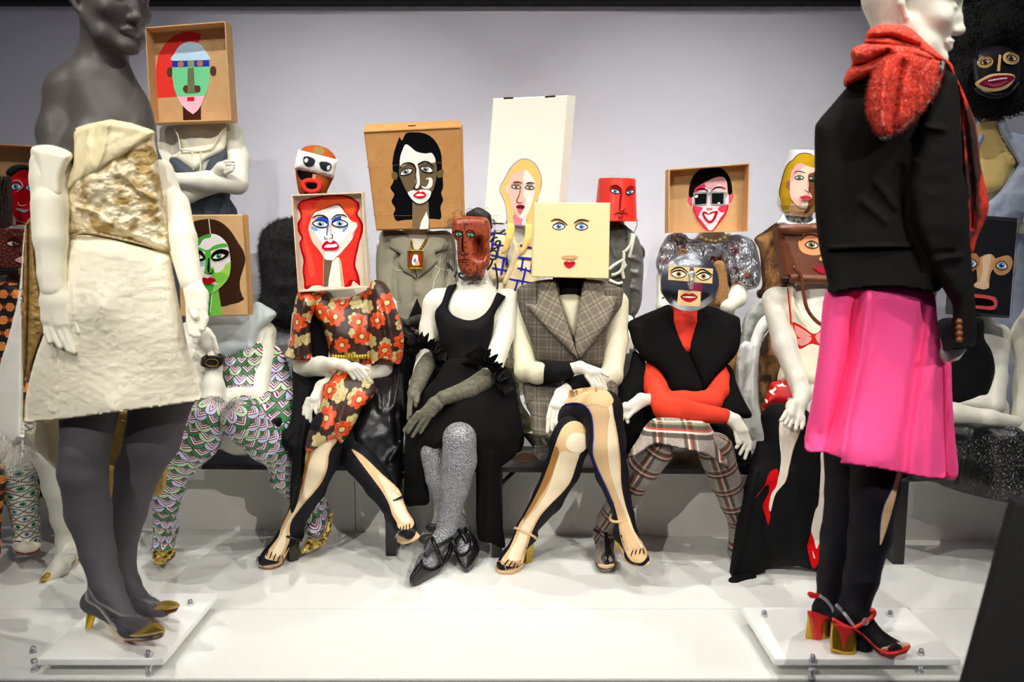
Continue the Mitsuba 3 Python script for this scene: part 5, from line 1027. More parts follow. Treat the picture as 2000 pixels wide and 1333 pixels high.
slip = relief(q('1030,770 1060,800 1130,785 1220,800 1290,740 1310,735 1300,860 1240,900 1180,930 1130,985 1080,960 1020,920 985,905 1040,870', F), [(375, 280, 3.385), (386, 320, 3.35)], .05, .015, 22, 4); cloth(Bm, 'slip', slip, mat('slip_cream', '#efe9d2', .5))
for s_, w in (('1045,865 1100,872 1180,872 1230,850 1270,780 1310,735', 1.6), ('1045,865 1030,790 1010,745', 1.6), ('1110,870 1120,985', 1.2), ('1160,872 1160,985', 1.2)): part(Bm, 'seam', tube(Pw(spline(q(s_, F), False, 4), 3.345), .003, 5), mat('piping_cream', '#f6efcf', .5) if 'piping_cream' not in scene else 'piping_cream')
bod = mat('bodice_blue_grey', '#3b434d', .7)
cloth(Bm, 'bodice', relief(q('975,920 1020,915 1080,955 1140,1000 1180,995 1210,930 1260,890 1310,872 1315,960 1340,1060 1330,1150 1325,1250 1300,1340 1010,1340 1010,1180 1000,1030 978,990', F), [(340, 330, 3.36), (430, 330, 3.36), (386, 340, 3.33), (386, 420, 3.34)], .1, .03, 24, 4, folds=[(q('1060,1320 1090,1200 1150,1120', F), 5, .012), (q('1180,1320 1190,1200 1230,1130', F), 6, .012), (q('1260,1320 1250,1220 1280,1140', F), 5, -.01)], wrinkle=WR(.02, 22)), bod)
cloth(Bm, 'skirt', relief(np.array([(330, 395), (450, 390), (470, 500), (480, 640), (490, 815), (305, 818), (310, 640), (320, 500)]), 3.40, .12, .05, 40, 8), bod)
k, S = tray('painted_tray', 'open cardboard tray high at left, painted with a green face, blue band and red hair', q('838,158 1303,122 1338,696 872,712', F), 3.30, .075)
F = 'a1'; pa, st = painter(k, S, F)
pa('painted_hair', '912,568 904,460 905,380 920,310 960,245 1010,205 1060,185 1100,180 1163,195 1155,230 1145,248 1110,242 1060,258 1010,310 1000,400 1003,470 1025,560', '#e23b34', sm=False)
pa('painted_neck', '1057,590 1163,590 1163,694 1060,696', '#45231c', sm=False)
pa('painted_ear', oval(*q('983,418', F)[0], 6, 9.8), '#5b3a2a'); pa('painted_ear', oval(*q('1234,412', F)[0], 6, 9.8), '#5b3a2a')
pa('painted_face', '1000,352 1010,310 1040,265 1080,245 1115,242 1160,258 1195,305 1207,350', '#c1def2')
pa('painted_face', '998,390 1216,385 1214,470 1200,520 1185,556 1025,560 1005,500 997,440', '#74cf95', sm=False)
pa('painted_chin', '1025,560 1185,556 1170,600 1145,640 1117,662 1085,640 1050,605', '#f4bed0', sm=False)
pa('painted_eye_band', '998,354 1210,348 1212,384 998,390', '#27379f', sm=False); pa('painted_nose', '1087,352 1124,350 1126,386 1088,388', '#7f9a6d', sm=False)
for c_ in ('1047,372', '1158,368'): pa('painted_eye', oval(*q(c_, F)[0], 6.2, 6.4), '#a5745a')
pa('painted_nostril', '1060,515 1072,495 1100,498 1130,495 1155,498 1162,518 1150,535 1110,532 1075,538', '#5b3a2a'); pa('painted_nose', '1088,395 1122,393 1130,537 1086,540', '#6b7350', sm=False)
pa('painted_mouth', '1086,564 1126,562 1126,584 1087,586', '#d9273a', sm=False)

# ---- X: oval mask, black fur coat
X = thing('mannequin', 'mannequin in shaggy black fur coat and sparkling dark skirt, mostly hidden by the red-haired lid', 'mannequin')
B = Body(.007); torso(B, (620, 420), ((560, 470), (690, 470)), (625, 540), (625, 620), (625, 730), (3.36, 3.38, 3.36, 3.34, 3.28), r=(.044, .044, .10, .09, .11), head=(617, 370)); part(X, 'body', B.mesh(), skin)
fur = relief(np.array([(508, 520), (506, 480), (515, 450), (535, 434), (560, 428), (600, 425), (690, 430), (712, 470), (716, 560), (714, 640), (600, 660), (560, 640), (534, 632), (512, 628), (505, 600), (512, 570), (510, 545)]), [(540, 500, 3.28), (620, 500, 3.26), (700, 500, 3.28), (540, 620, 3.22), (650, 620, 3.20)], .2, .06, 30, 5, wrinkle=WR(.03, 18)); cloth(X, 'fur_coat', fur, fur_black)
def hairs(mesh, n, length, r, seed, sel=None, droop=.3):
    """Short tapering hairs standing on a mesh."""
    g = np.random.default_rng(seed); tri = mesh.triangles; a = mesh.area_faces.copy()
    if sel is not None: a = a * sel(mesh.triangles_center)
    f = g.choice(len(a), n, p=a / a.sum()); u, v = g.random((2, n)); m = u + v > 1; u[m], v[m] = 1 - u[m], 1 - v[m]
    p = tri[f, 0] + u[:, None] * (tri[f, 1] - tri[f, 0]) + v[:, None] * (tri[f, 2] - tri[f, 0])
    d = mesh.face_normals[f] + g.normal(0, .45, (n, 3)); d[:, 2] -= droop; d /= np.linalg.norm(d, axis=1, keepdims=True)
    s = np.cross(d, g.normal(0, 1, (n, 3))); s /= np.linalg.norm(s, axis=1, keepdims=True); L = length * g.uniform(.5, 1.2, n)[:, None]
    s2 = np.cross(d, s)
    V = np.stack([p + s * r, p - s * r * .5 + s2 * r, p - s * r * .5 - s2 * r, p + d * L], 1).reshape(-1, 3)
    i = np.arange(n)[:, None] * 4; F_ = np.vstack([i + [0, 1, 3], i + [1, 2, 3], i + [2, 0, 3]])
    return trimesh.Trimesh(V, F_, process=False)
part(X, 'fur', hairs(fur, 9000, .020, .0007, 3, lambda c: (c[:, 1] < 3.36)), fur_black, False, kind='stuff')
cloth(X, 'skirt', relief(np.array([(535, 630), (570, 625), (600, 640), (715, 640), (722, 700), (724, 832), (520, 834), (520, 760)]), [(560, 640, 3.26), (560, 800, 3.10), (700, 750, 3.12)], .1, .03, 20, 6), glitter)
k = thing('oval_mask', 'oval brown mask with white strip of painted sunglasses and open red mouth', 'mask')
om = relief(q('350,370 345,330 365,270 400,215 450,196 510,195 570,215 615,255 635,300 625,400 590,480 560,540 520,600 430,600 380,540 360,460', 'd1'), 3.27, .05, .04, 34, 4); part(k, 'shell', om, pm('#a9542a')); S = Surf(om); F = 'd1'; pa, st = painter(k, S, F, .0006)
pa('painted_forehead', '475,240 500,205 545,208 555,240 525,265 490,255', '#8e7a46'); pa('painted_cheek', '375,370 480,385 500,430 520,470 480,490 400,440 372,410', '#18100d'); pa('painted_beard', '430,500 520,510 500,600 450,600 425,560', '#3a1a10')
strip = relief(q('370,224 500,258 648,296 632,360 622,428 480,395 340,360 352,290', F), 3.235, .012, .028, 40, 4, smooth_poly=False); part(k, 'white_strip', strip, pm('#f2efe8')); S = Surf(strip); pa, st = painter(k, S, F, .0006)
pa('painted_frame', '395,275 410,262 450,268 490,290 500,302 540,302 590,312 608,335 600,375 570,382 530,365 510,330 490,318 480,345 440,352 410,330', '#b9babc')
pa('painted_lens', '408,280 440,274 480,292 488,312 470,340 435,345 410,320', '#26282b'); pa('painted_lens', '520,318 560,312 598,328 598,362 570,375 535,360', '#26282b'); pa('painted_glint', '412,300 430,285 440,300 425,318', '#cfd2d6'); pa('painted_glint', '572,345 592,335 590,360 575,368', '#cfd2d6')
S = Surf(om); pa, st = painter(k, S, F, .001); S.count = 6; pa('painted_nose', '474,395 498,402 494,445 468,440', '#cf8a66', sm=False)
part(k, 'lips', tube(Pw(spline(q('405,470 425,448 470,444 510,455 520,485 505,512 460,520 420,505', F), True, 5), 3.228), .011, 8, closed=True), pm('#e0392f')); paint(k, 'painted_mouth', S, q('412,472 430,455 470,452 505,462 510,485 495,505 460,510 425,498', F), '#120c0b', lift=.001)

# ---- E: paper bag, tweed jacket, medallion
E = thing('mannequin', 'seated mannequin in grey tweed jacket with gold medallion, dark hands in its lap', 'mannequin')
B = Body(.006)
torso(B, (812, 470), ((755, 480), (872, 478)), (812, 540), (810, 620), (812, 720), (3.36, 3.37, 3.34, 3.32, 3.24), r=(.042, .042, .095, .085, .11), head=(812, 440)); part(E, 'body', B.mesh(), skin)
F = 'd1'; ED = [(740, 500, 3.34), (890, 500, 3.34), (812, 480, 3.31), (812, 560, 3.26), (760, 620, 3.24), (860, 620, 3.24), (740, 650, 3.2), (812, 650, 3.20)]
JB = relief(q('960,795 1040,790 1150,800 1300,800 1400,795 1460,830 1475,900 1480,1000 1500,1130 1480,1250 1450,1400 1400,1480 1300,1560 1100,1560 1000,1500 960,1380 930,1300 920,1150 915,1000 930,880', F), ED, .14, .045, 34, 4, folds=[(q('1060,1300 1050,1150 1060,1000 1110,920', F), 6, -.018), (q('1400,1300 1420,1150 1440,1000', F), 6, -.018), (q('1180,1300 1190,1180 1200,1120', F), 5, -.008), (q('1250,1500 1210,1300 1200,1260', F), 5, -.012), (q('950,1300 1000,1200', F), 5, .010)], wrinkle=WR(.014, 26))
cloth(E, 'jacket', JB, tweed_mat)
for poly in ('1020,850 1110,830 1150,850 1160,950 1180,1060 1200,1130 1110,1080 1070,1020 1090,960 1010,910', '1400,850 1310,830 1270,860 1250,950 1220,1060 1205,1130 1290,1070 1350,1010 1330,950 1420,920'):
    cloth(E, 'lapel', relief(q(poly, F), [(x, y, Y - .055) for x, y, Y in ED], .005, .006, 7, 4, smooth_poly=False), tweed_mat)
for s_ in ('1025,1040 1060,1075 1110,1080', '1300,1000 1350,1060 1430,1080', '1370,1060 1330,1150 1310,1250', '1020,1290 1080,1300'): part(E, 'stitched_seam', tube(Surf(JB).at(spline(q(s_, F), False, 5))[0] - [0, .001, 0], .0022, 5), mat('seam_light', '#b5b09a', .9) if 'seam_light' not in scene else 'seam_light')
paintS = Surf(JB); paint(E, 'shirt_front', paintS, q('1140,800 1275,800 1262,900 1210,1115 1165,960', F), '#b9b1a4', sm=False); paint(E, 'buttonhole_gap', paintS, q('1205,1270 1180,1330 1150,1400 1120,1490 1290,1490 1250,1380', F), '#191715', sm=False)
part(E, 'button', lathe([(0, 0), (.010, 0), (.010, .004), (.005, .006), (0, .004)], Surf(JB).at(q('1290,237', 'd2'))[0][0], (0, -1, 0), 20), chrome)
hd_dark = mat('glove_dark', '#2b2724', .6)
hand(E, 'f2', (3.12, 3.08, 3.05), ['330,60 400,90 430,130', '340,40 410,70 450,110'], ['400,120 440,150 500,160', '420,100 460,120 500,145', '400,150 430,175 490,185', '410,60 450,80 480,115'], [(.024, .024, .02), (.024, .024, .02)], hd_dark); hand(E, 'f2', (3.12, 3.06, 3.05), ['600,20 530,30 470,35'], ['470,30 430,35 395,30', '475,40 440,50 405,45', '480,48 450,60 420,62'], [(.024, .026, .022)], hd_dark)
cloth(E, 'skirt', relief(np.array([(740, 640), (800, 650), (880, 650), (900, 720), (900, 832), (780, 834), (732, 800), (730, 700)]), [(760, 660, 3.22), (810, 720, 3.10), (810, 850, 3.10)], .1, .03, 20, 6), black_cloth)
ch_pts = [Pw(spline(q(s_, F), False, 6), 3.215) for s_ in ('1165,870 1170,910 1185,950', '1275,850 1250,900 1215,955')]
nk_ = thing('medallion', 'gold framed medallion with red and white picture, hanging on a gold chain over grey tweed', 'necklace')
for p_ in ch_pts:
    for i in range(len(p_) - 1): part(nk_, 'chain_link', ring_around((p_[i] + p_[i + 1]) / 2, [1, .4 * (-1) ** i, .2], .0065, .0022), gold)
c = Pw(q('1195,1000', F), 3.205)[0]; fr = [c + [a * .027, 0, b * .034] for a, b in ((-1, 1), (1, 1), (1, -1), (-1, -1))]
part(nk_, 'frame', cat(*[tube([fr[i], fr[(i + 1) % 4]], .004, 8) for i in range(4)], box(c - [.027, -.001, .034], c + [.027, .004, .034])), gold)
S = Plane(np.array(fr)); pa, st = painter(nk_, S, F); pa('picture_ground', '1158,958 1234,962 1230,1044 1156,1040', '#a8241f', sm=False); pa('picture_figure', '1172,1035 1175,980 1190,963 1210,970 1212,1000 1222,1035', '#e9e3da'); pa('picture_figure', '1180,1000 1195,990 1200,1010 1185,1020', '#5d7fa8'); pa('picture_figure', '1196,1015 1218,1010 1220,1038 1190,1038', '#e0a06a')
# paper bag
k, S, n_ = carton('paper_bag', 'creased brown paper bag worn as a head, painted with a sad black-haired face', q('828,98 1515,64 1533,780 917,797', F), [3.17, 3.17, 3.25, 3.25], .13, 'kraft_paper' if bumped('kraft_paper', proc(lambda p, n, uv: mix(lin('#bd8a52'), lin('#a9763f'), fbm(p.x * 30, p.z * 30, p.y * 30, 4))), lambda p, n, uv: fbm(p.x * 22, p.z * 14, p.y * 22, 4), .006, .8, specular=.5) else None, bevel=.006)
pa, st = painter(k, S, F)
top_q = q('828,98 850,46 1500,18 1515,64', F); tp = Pw(top_q, [3.165, 3.22, 3.22, 3.165]); part(k, 'top_fold', slab(tp, np.array([0, .3, -.95]), 0, .004), 'kraft_paper', smooth=False); st('fold_mark', '1145,58 1195,56', 2.0, '#4a3018', taper=False)
for s_ in ('850,345 1000,340 1200,320 1520,318', '890,680 1050,690 1200,690', '1380,640 1533,610'): part(k, 'crease', tube(S.at(spline(q(s_, F), False, 5))[0] - [0, -.0004, 0], .0012, 5), 'kraft_paper')
pa('painted_hair', '1040,440 1032,330 1045,240 1075,150 1085,140 1100,160 1130,110 1200,103 1260,112 1310,140 1350,190 1375,260 1380,350 1388,480 1375,530 1388,580 1370,630 1372,710 1300,712 1120,720 1062,726 1040,680 1052,640 1026,590 1045,540 1018,495', '#0f0f12')
pa('painted_ear', '1045,380 1025,400 1035,430 1060,435 1070,400', '#6b5a3c'); pa('painted_ear', '1350,380 1385,365 1393,390 1375,420 1350,420', '#6b5a3c')
pa('painted_neck', '1172,590 1285,590 1295,775 1172,785', '#7d6a50', sm=False); pa('painted_neck', '1272,660 1288,720 1285,782 1222,786 1235,730', '#f2efe9', sm=False)
pa('painted_face', '1085,300 1095,245 1130,190 1160,205 1200,235 1260,250 1310,250 1335,300 1345,400 1320,510 1290,570 1240,605 1200,600 1165,570 1120,500 1080,410', '#6d5c44')
for s_ in ('1085,290 1100,235 1125,188 1160,205 1200,238 1260,252 1312,250 1335,310 1280,318 1215,320 1220,380 1225,460 1210,495 1190,490 1195,420 1190,330 1140,325 1090,345', '1235,480 1270,485 1290,440 1265,430 1300,420 1315,440 1310,480 1285,500 1250,495', '1140,530 1175,510 1235,505 1300,515 1290,570 1240,602 1205,600 1165,570'): pa('painted_face_light', s_, '#f2efe9')
eye_paint(k, S, *q('1130,380', F)[0], 13, 6.4, '#8b8f96', -20, lw=1.6, look=(-1, 0)); eye_paint(k, S, *q('1275,362', F)[0], 13, 6.4, '#8b8f96', 14, lw=1.6, look=(-2.5, 0))
st('painted_brow', '1085,355 1110,325 1160,318 1195,350 1195,400', 2.6, '#17130f'); st('painted_brow', '1210,330 1250,308 1290,315 1320,345', 2.8, '#17130f'); st('painted_nose', '1195,400 1200,455 1185,492 1205,505 1225,498 1235,478', 2.4, '#17130f'); st('painted_jaw', '1080,410 1120,500 1165,572 1200,602 1240,606 1290,572 1320,510', 1.6, '#17130f', taper=False)
pa('painted_mouth', '1180,545 1215,515 1230,525 1250,518 1273,545 1240,562 1210,562', '#cf2030'); pa('painted_teeth', '1195,546 1220,533 1260,543 1225,550', '#f5efec')

# ---- G: tall white box with the blonde face, blue-lined beige jacket, sequined apron
G = thing('mannequin', 'seated mannequin in beige jacket with blue painted grid lines and transparent sequined skirt', 'mannequin')
F = 'f1'; B = Body(.007); torso(B, (1015, 475), ((965, 490), (1075, 490)), (1015, 545), (1010, 620), (1010, 720), (3.36, 3.36, 3.34, 3.32, 3.24), r=(.04, .042, .095, .085, .11), head=(1018, 450))
B.chain(Pw([(965, 500), (985, 560), (1000, 640)], (3.34, 3.3, 3.2)), [.04, .04, .036]); part(G, 'body', B.mesh(), skin)
beige = mat('jacket_beige', '#d9c69c', .8); GD = [(960, 520, 3.30), (1015, 520, 3.25), (1060, 540, 3.27), (1000, 600, 3.23)]
for i, poly in enumerate(('915,380 1000,360 1060,370 1100,480 1080,640 1060,850 980,870 950,900 880,780 910,560', '1140,400 1190,500 1300,380 1360,440 1380,600 1400,900 1300,1000 1180,1100 1140,1250 1080,1260 1040,1100 1030,900 1080,760 1130,600')):
    gj = relief(q(poly, F), [(x, y, Y - .015 * i) for x, y, Y in GD], .1, .035, 22, 4, wrinkle=WR(.008, 30)); kj = cloth(G, 'jacket', gj, beige); S = Surf(gj)
    for s_ in (('920,385 1060,400', '930,500 1120,525', '925,610 1090,650', '940,740 1085,770', '1010,480 970,640', '1045,640 1020,800', '960,380 935,560', '1100,560 1060,700'), ('1190,740 1330,775', '1110,850 1340,890', '1240,640 1220,760', '1265,740 1230,900 ', '1190,860 1150,990', '1220,520 1340,545', '1330,640 1310,780', '1130,985 1190,995', '1160,1110 1200,1100', '1195,640 1330,650'))[i]: paint(kj, 'painted_line', S, stroke(q(s_, F), 3.4, sm=False), '#2b2aa0')
cloth(G, 'lapel', relief(q('1170,490 1210,600 1150,760 1080,900 1040,920 1035,870 1100,740 1130,600', F), 3.215, .006, .006, 6, 4, smooth_poly=False), beige); cloth(G, 'shirt', relief(q('1090,340 1200,330 1260,420 1200,560 1120,740 1080,620 1110,500', F), [(1000, 470, 3.30), (1000, 510, 3.26)], .03, .01, 12, 4), mat('shirt_grey', '#aeb0a8', .6))
ap = relief(np.array([(1000, 610), (1016, 620), (1018, 700), (1014, 760), (1020, 790), (1036, 815), (1039, 842), (1010, 846), (1000, 838), (985, 815), (980, 760), (985, 690), (990, 640)]), [(1005, 640, 3.16), (1000, 720, 3.04), (1020, 840, 3.0)], .03, .012, 10, 3, wrinkle=WR(.006, 14)); ka = cloth(G, 'sequin_skirt', ap, mat('clear_green', '#8d8c62', .25, specular=.7))
sq = []
g_ = np.random.default_rng(5); S = Surf(ap)
for cx, cy in ((1008, 645), (1000, 686), (1006, 720), (1008, 745), (1004, 780), (1016, 800), (1012, 836), (1022, 826), (1000, 700), (1010, 765)):
    pts_ = np.stack([cx + g_.normal(0, 5, 34), cy + g_.normal(0, 4, 34)], 1); p_, n_ = S.at(pts_)
    for a_, b_ in zip(p_, n_): sq.append(lathe([(0, .0015), (.0028, .0006), (.003, 0), (0, 0)], a_ + b_ * .001, b_ + g_.normal(0, .4, 3), 6))
part(ka, 'sequins', cat(*sq), silver, False, kind='stuff')
cloth(G, 'trouser_leg', relief(np.array([(1018, 846), (1040, 848), (1062, 858), (1085, 872), (1060, 895), (1053, 898), (1045, 880), (1030, 860)]), 2.87, .05, .015, 8, 3), vest_wool)
bs = part(G, 'shoe', relief(np.array([(1000, 893), (1012, 884), (1030, 882), (1045, 890), (1050, 900), (1030, 904), (1006, 902)]), 2.85, .04, .02, 7, 3), mat('shoe_brown', '#3b2a1c', .25))
F = 'g1'
k, S, n_ = carton('tall_box', 'tall white cardboard box worn as a head, painted low down with a long-haired blonde face', q('197,103 866,74 775,1240 112,1228', F), [3.22, 3.13, 3.21, 3.30], .13, 'white_card' if mat('white_card', '#ece9dc', .75) else None, bevel=.003)
pa, st = painter(k, S, F)
for s_ in ('292,94 380,90 380,106 290,110', '664,82 756,74 760,90 664,97', '205,1218 295,1222 293,1236 200,1232'): pa('slot', s_, '#3a3020', sm=False)
pa('painted_outline', '490,642 420,660 350,730 300,820 262,890 258,940 290,1010 310,1080 322,1180 326,1228 560,1236 600,1010 632,900 632,800 600,720 560,670', '#8d86c4')
pa('painted_hair', '490,648 420,668 355,738 305,825 268,892 264,938 295,1005 315,1080 328,1180 330,1230 386,1234 385,1150 500,1180 490,1235 555,1237 575,1080 600,1000 626,900 626,800 595,725 558,677', '#eac877')
pa('painted_neck', '388,1100 500,1100 495,1238 388,1236', '#e0859a', sm=False); pa('painted_neck', '470,1150 498,1140 495,1238 455,1238', '#efe6da', sm=False)
pa('painted_ear', '340,880 312,895 312,940 338,965', '#f6cdb9')
pa('painted_face', '345,890 350,830 380,780 430,755 490,745 540,790 575,850 572,950 545,1060 510,1140 460,1182 410,1150 370,1080 345,980', '#f5c3b3'); pa('painted_face_light', '490,745 540,790 575,850 572,950 545,1060 510,1140 462,1180 440,1165 480,1090 490,1010 470,960 480,880 470,820', '#f0e8dc')
eye_paint(k, S, *q('408,898', F)[0], 9, 3.6, '#8c8a62', 6, lw=1.4, r=3.4); eye_paint(k, S, *q('530,903', F)[0], 9, 3.6, '#8c8a62', 6, lw=1.4, r=3.4)
st('painted_brow', '382,856 420,852 460,862', 2.4, '#2c1f18'); st('painted_brow', '497,868 530,858 572,864', 2.4, '#2c1f18'); st('painted_eyelid', '365,882 400,868 450,880', 1.4, '#8c3b42'); st('painted_eyelid', '490,900 530,870 570,895', 1.4, '#8c3b42'); st('painted_nose', '448,890 440,960 415,1020 430,1038 450,1040 470,1030', 1.6, '#4a1f16')
pa('painted_mouth', '410,1070 440,1056 450,1062 462,1056 488,1074 465,1095 430,1094', '#6d1826'); pa('painted_chin', oval(*q('445,1108', F)[0], 4, 4), '#cf6f78')
hang = []
for s_ in ('328,1228 320,1290 300,1400 270,1480 290,1500 340,1450 385,1320 386,1236', '490,1236 485,1300 470,1400 440,1500 470,1490 530,1400 555,1320 556,1240'):
    part(k, 'hair_strip', relief(q(s_, F), 3.215, .004, .003, 5, 3), pm('#eac877'))

# ---- I: red bucket, grey jacket with pale straps
I = thing('mannequin', 'mannequin in dark grey satin-sleeved jacket with pale straps, behind the tan box', 'mannequin')
F = 'j1'; B = Body(.007); torso(B, (1200, 470), ((1165, 500), (1240, 495)), (1195, 550), (1195, 640), (1195, 740), (3.40, 3.40, 3.36, 3.34, 3.26), r=(.04, .042, .09, .085, .11), head=(1200, 430)); part(I, 'body', B.mesh(), grey_skin)
gs = mat('jacket_grey', '#4a4943', .7); gsat = mat('sleeve_grey', '#5f5e5a', .35)
cloth(I, 'jacket', relief(np.array([(1150, 470), (1175, 440), (1195, 445), (1215, 437), (1230, 450), (1240, 480), (1235, 560), (1225, 640), (1150, 650), (1140, 560)]), [(1190, 470, 3.34), (1200, 540, 3.29)], .12, .04, 25, 4, folds=[(q('90,830 60,720 0,650', F), 5, .012), (q('130,560 90,700', F), 4, .012)], wrinkle=WR(.01, 30)), gs)
sl = relief(np.array([(1222, 448), (1240, 456), (1252, 480), (1257, 520), (1255, 560), (1253, 590), (1245, 612), (1232, 622), (1216, 620), (1208, 600), (1215, 550), (1218, 500)]), 3.31, .08, .03, 14, 4, folds=[(np.array([(1220, 500), (1250, 510)]), 4, .008), (np.array([(1220, 530), (1255, 535)]), 4, .008), (np.array([(1220, 560), (1255, 568)]), 4, .008)], wrinkle=WR(.02, 16)); cloth(I, 'sleeve', sl, gsat)
for s_ in ('40,945 80,910 150,870 165,860', '160,790 158,870 140,950 90,985 60,990', '165,880 150,960 160,1020', '230,650 215,740 170,800', '40,1030 110,1060 150,1050', '245,655 225,760 205,850', '180,900 160,930 120,975'): part(I, 'strap', tube(Pw(spline(q(s_, F), False, 5), 3.235), .0065, 6), mat('strap_pale', '#d3d0c0', .6) if 'strap_pale' not in scene else 'strap_pale')
hand(I, 'full', (3.2, 3.1, 3.08), ['1228,625 1224,645 1222,660'], ['1218,658 1214,675 1212,690', '1223,662 1220,680 1218,692', '1228,660 1227,678 1226,690', '1232,655 1234,670 1234,682'], [(.022, .024, .022)])
cloth(I, 'lower_jacket', relief(np.array([(1190, 640), (1225, 640), (1245, 700), (1240, 832), (1170, 832), (1180, 720)]), [(1210, 660, 3.2), (1210, 860, 3.12)], .1, .03, 16, 5), gs)
k = thing('red_bucket', 'upturned red bucket worn as a head, painted with a dark red stern face', 'bucket')
t0, b0 = P1(1205, 349, 3.29), P1(1202, 431, 3.29); ra, rb = 35.5 * 3.29 / FPX, 41.0 * 3.29 / FPX; hh = t0[2] - b0[2]
red_plastic = mat('red_plastic', '#cf2f22', .35)
bk = lathe([(0, hh), (ra - .004, hh), (ra, hh - .004), (rb, .006), (rb + .003, .004), (rb + .003, -.002), (rb - .002, -.002), (ra - .006, hh - .008), (0, hh - .008)], b0, (.02, -.03, 1), 56); part(k, 'pail', bk, red_plastic, 30); S = Surf(bk); F = 'j1'; pa, st = painter(k, S, F, .0005)
pa('painted_shade', '60,280 75,262 105,258 130,275 147,310 140,400 135,450 120,455 122,380 128,320 100,290', '#8f1414'); pa('painted_shade', '170,310 180,285 210,262 240,270 240,285 205,295', '#8f1414')
eye_paint(k, S, *q('90,308', F)[0], 9, 4.4, '#5d84b5', 14, lw=1.4, r=3.8); eye_paint(k, S, *q('205,314', F)[0], 8, 4.0, '#5d84b5', -16, lw=1.4, r=3.6)
st('painted_brow', '48,290 65,268 100,262 140,300', 1.8, '#3a0a0a'); st('painted_nose', '118,455 130,470 150,470 162,452', 2.0, '#5a0d0d'); st('painted_mouth', '82,498 115,485 140,492 160,486 186,502', 2.2, '#3a0a0a'); st('painted_mouth', '112,512 132,522 152,512', 1.6, '#3a0a0a'); pa('painted_lip', oval(*q('130,528', F)[0], 4, 3), '#a8101a')
part(k, 'handle', cat(tube(Pw(spline(q('262,535 266,560 262,600 245,640', F), False, 6), 3.27), .0018, 6), lathe([(0, .004), (.006, .003), (.007, 0), (0, -.003)], Pw(q('258,540', F), 3.27)[0], (0, -1, 0), 12)), chrome)
# ---- J: tray with sunglasses face, metallic blouse
J = thing('mannequin', 'mannequin in puffed metallic floral blouse with beads, behind the silver pan lid', 'mannequin')
F = 'j1'; B = Body(.007); torso(B, (1390, 465), ((1325, 490), (1450, 488)), (1390, 540), (1388, 620), (1388, 720), (3.38, 3.38, 3.36, 3.34, 3.28), r=(.04, .042, .09, .085, .11), head=(1390, 440))
ch(B, '1110,1020 1080,1180 1000,1250', (3.30, 3.24, 3.18), [.036, .034, .028], F); B.chain(Pw([(1300, 540), (1300, 600), (1320, 640)], (3.30, 3.24, 3.18)), [.036, .034, .028]); part(J, 'body', B.mesh(), skin)
mfl = lambda p, n, uv: mix(mix(lin('#b9c0cc'), lin('#e9edf2'), fbm(p.x * 40, p.z * 26, p.y * 30)), mix(lin('#8f2f3c'), lin('#c98a4a'), smoothstep(.4, .6, noise(p.x * 30, p.z * 30, 4))), smoothstep(.56, .64, fbm(p.x * 24 + 9, p.z * 20, p.y * 20)) * .85)
bumped('metal_blouse', proc(mfl), lambda p, n, uv: fbm(p.x * 34, p.z * 16, p.y * 34, 4), .034, .22, .9)
JD = [(1330, 500, 3.30), (1440, 500, 3.30), (1390, 480, 3.30), (1390, 560, 3.26)]
for poly in ('560,650 660,660 720,700 980,700 1050,680 1050,800 1010,900 1000,1000 1000,1200 620,1200 600,1000 560,860', '520,665 470,740 435,830 420,900 440,970 465,1000 540,1000 600,900 660,800 650,690 590,655', '1000,700 1080,660 1180,690 1230,740 1255,830 1275,930 1270,1040 1240,1090 1170,1110 1110,1080 1040,1070 990,1000 970,860'):
    cloth(J, 'blouse', relief(q(poly, F), JD, .08, .05, 26, 4, wrinkle=WR(.05, 16, 2)), 'metal_blouse')
cloth(J, 'bodice_panel', relief(q('890,900 970,880 1000,1000 1010,1150 1000,1240 900,1235 920,1100', F), [(1400, 540, 3.20), (1410, 590, 3.19)], .02, .012, 10, 4), mat('brown_tweed', proc(lambda p, n, uv: mix(lin('#6b4a26'), lin('#b08450'), noise(p.x * 500, p.z * 500, p.y * 500))), .9))
for i, (x, y) in enumerate(q('790,690 830,705 868,715 905,718 942,708 980,690 1012,668', F)):
    part(J, 'bead', trimesh.creation.icosphere(2, .0095).apply_translation(P1(x, y, 3.215)), mat('bead_brown', '#6a5a3c', .3) if 'bead_brown' not in scene else 'bead_brown')
cloth(J, 'skirt', relief(np.array([(1330, 640), (1440, 640), (1460, 720), (1470, 832), (1290, 832), (1310, 720)]), [(1390, 660, 3.22), (1390, 850, 3.12)], .1, .03, 20, 6), 'brown_tweed')
k, S = tray('sunglasses_tray', 'open cardboard tray painted with a black-haired pink face in square sunglasses', q('525,128 1185,78 1170,637 520,648', F), 3.22, .07)
pa, st = painter(k, S, F)
pa('painted_ear', '680,355 700,340 720,350 722,425 700,425 680,395', '#d8546a'); pa('painted_ear', '1010,325 1040,320 1052,345 1040,385 1012,405', '#d8546a')
pa('painted_face', '725,290 800,240 940,185 1000,230 1012,300 1010,420 980,500 925,570 880,625 840,628 800,590 750,520 722,440 715,350', '#f5d9dc')
for s_ in ('722,400 740,430 800,440 780,480 760,520 730,470', '930,440 1005,415 1000,470 960,480 935,470', '725,290 800,250 835,240 810,290 760,310 730,330', '750,520 770,520 840,610 840,628 800,590', '925,570 940,530 990,470 985,500'): pa('painted_blush', s_, '#db3d5c')
pa('painted_blush', '820,235 935,190 995,225 1000,280 960,290 940,240 860,290', '#f3b9c2')
pa('painted_hair', '690,345 690,290 705,225 740,165 800,122 880,110 950,122 1000,165 1030,230 1040,300 1035,325 1008,330 1000,250 985,205 945,188 880,205 800,245 740,285 722,350', '#14110f')
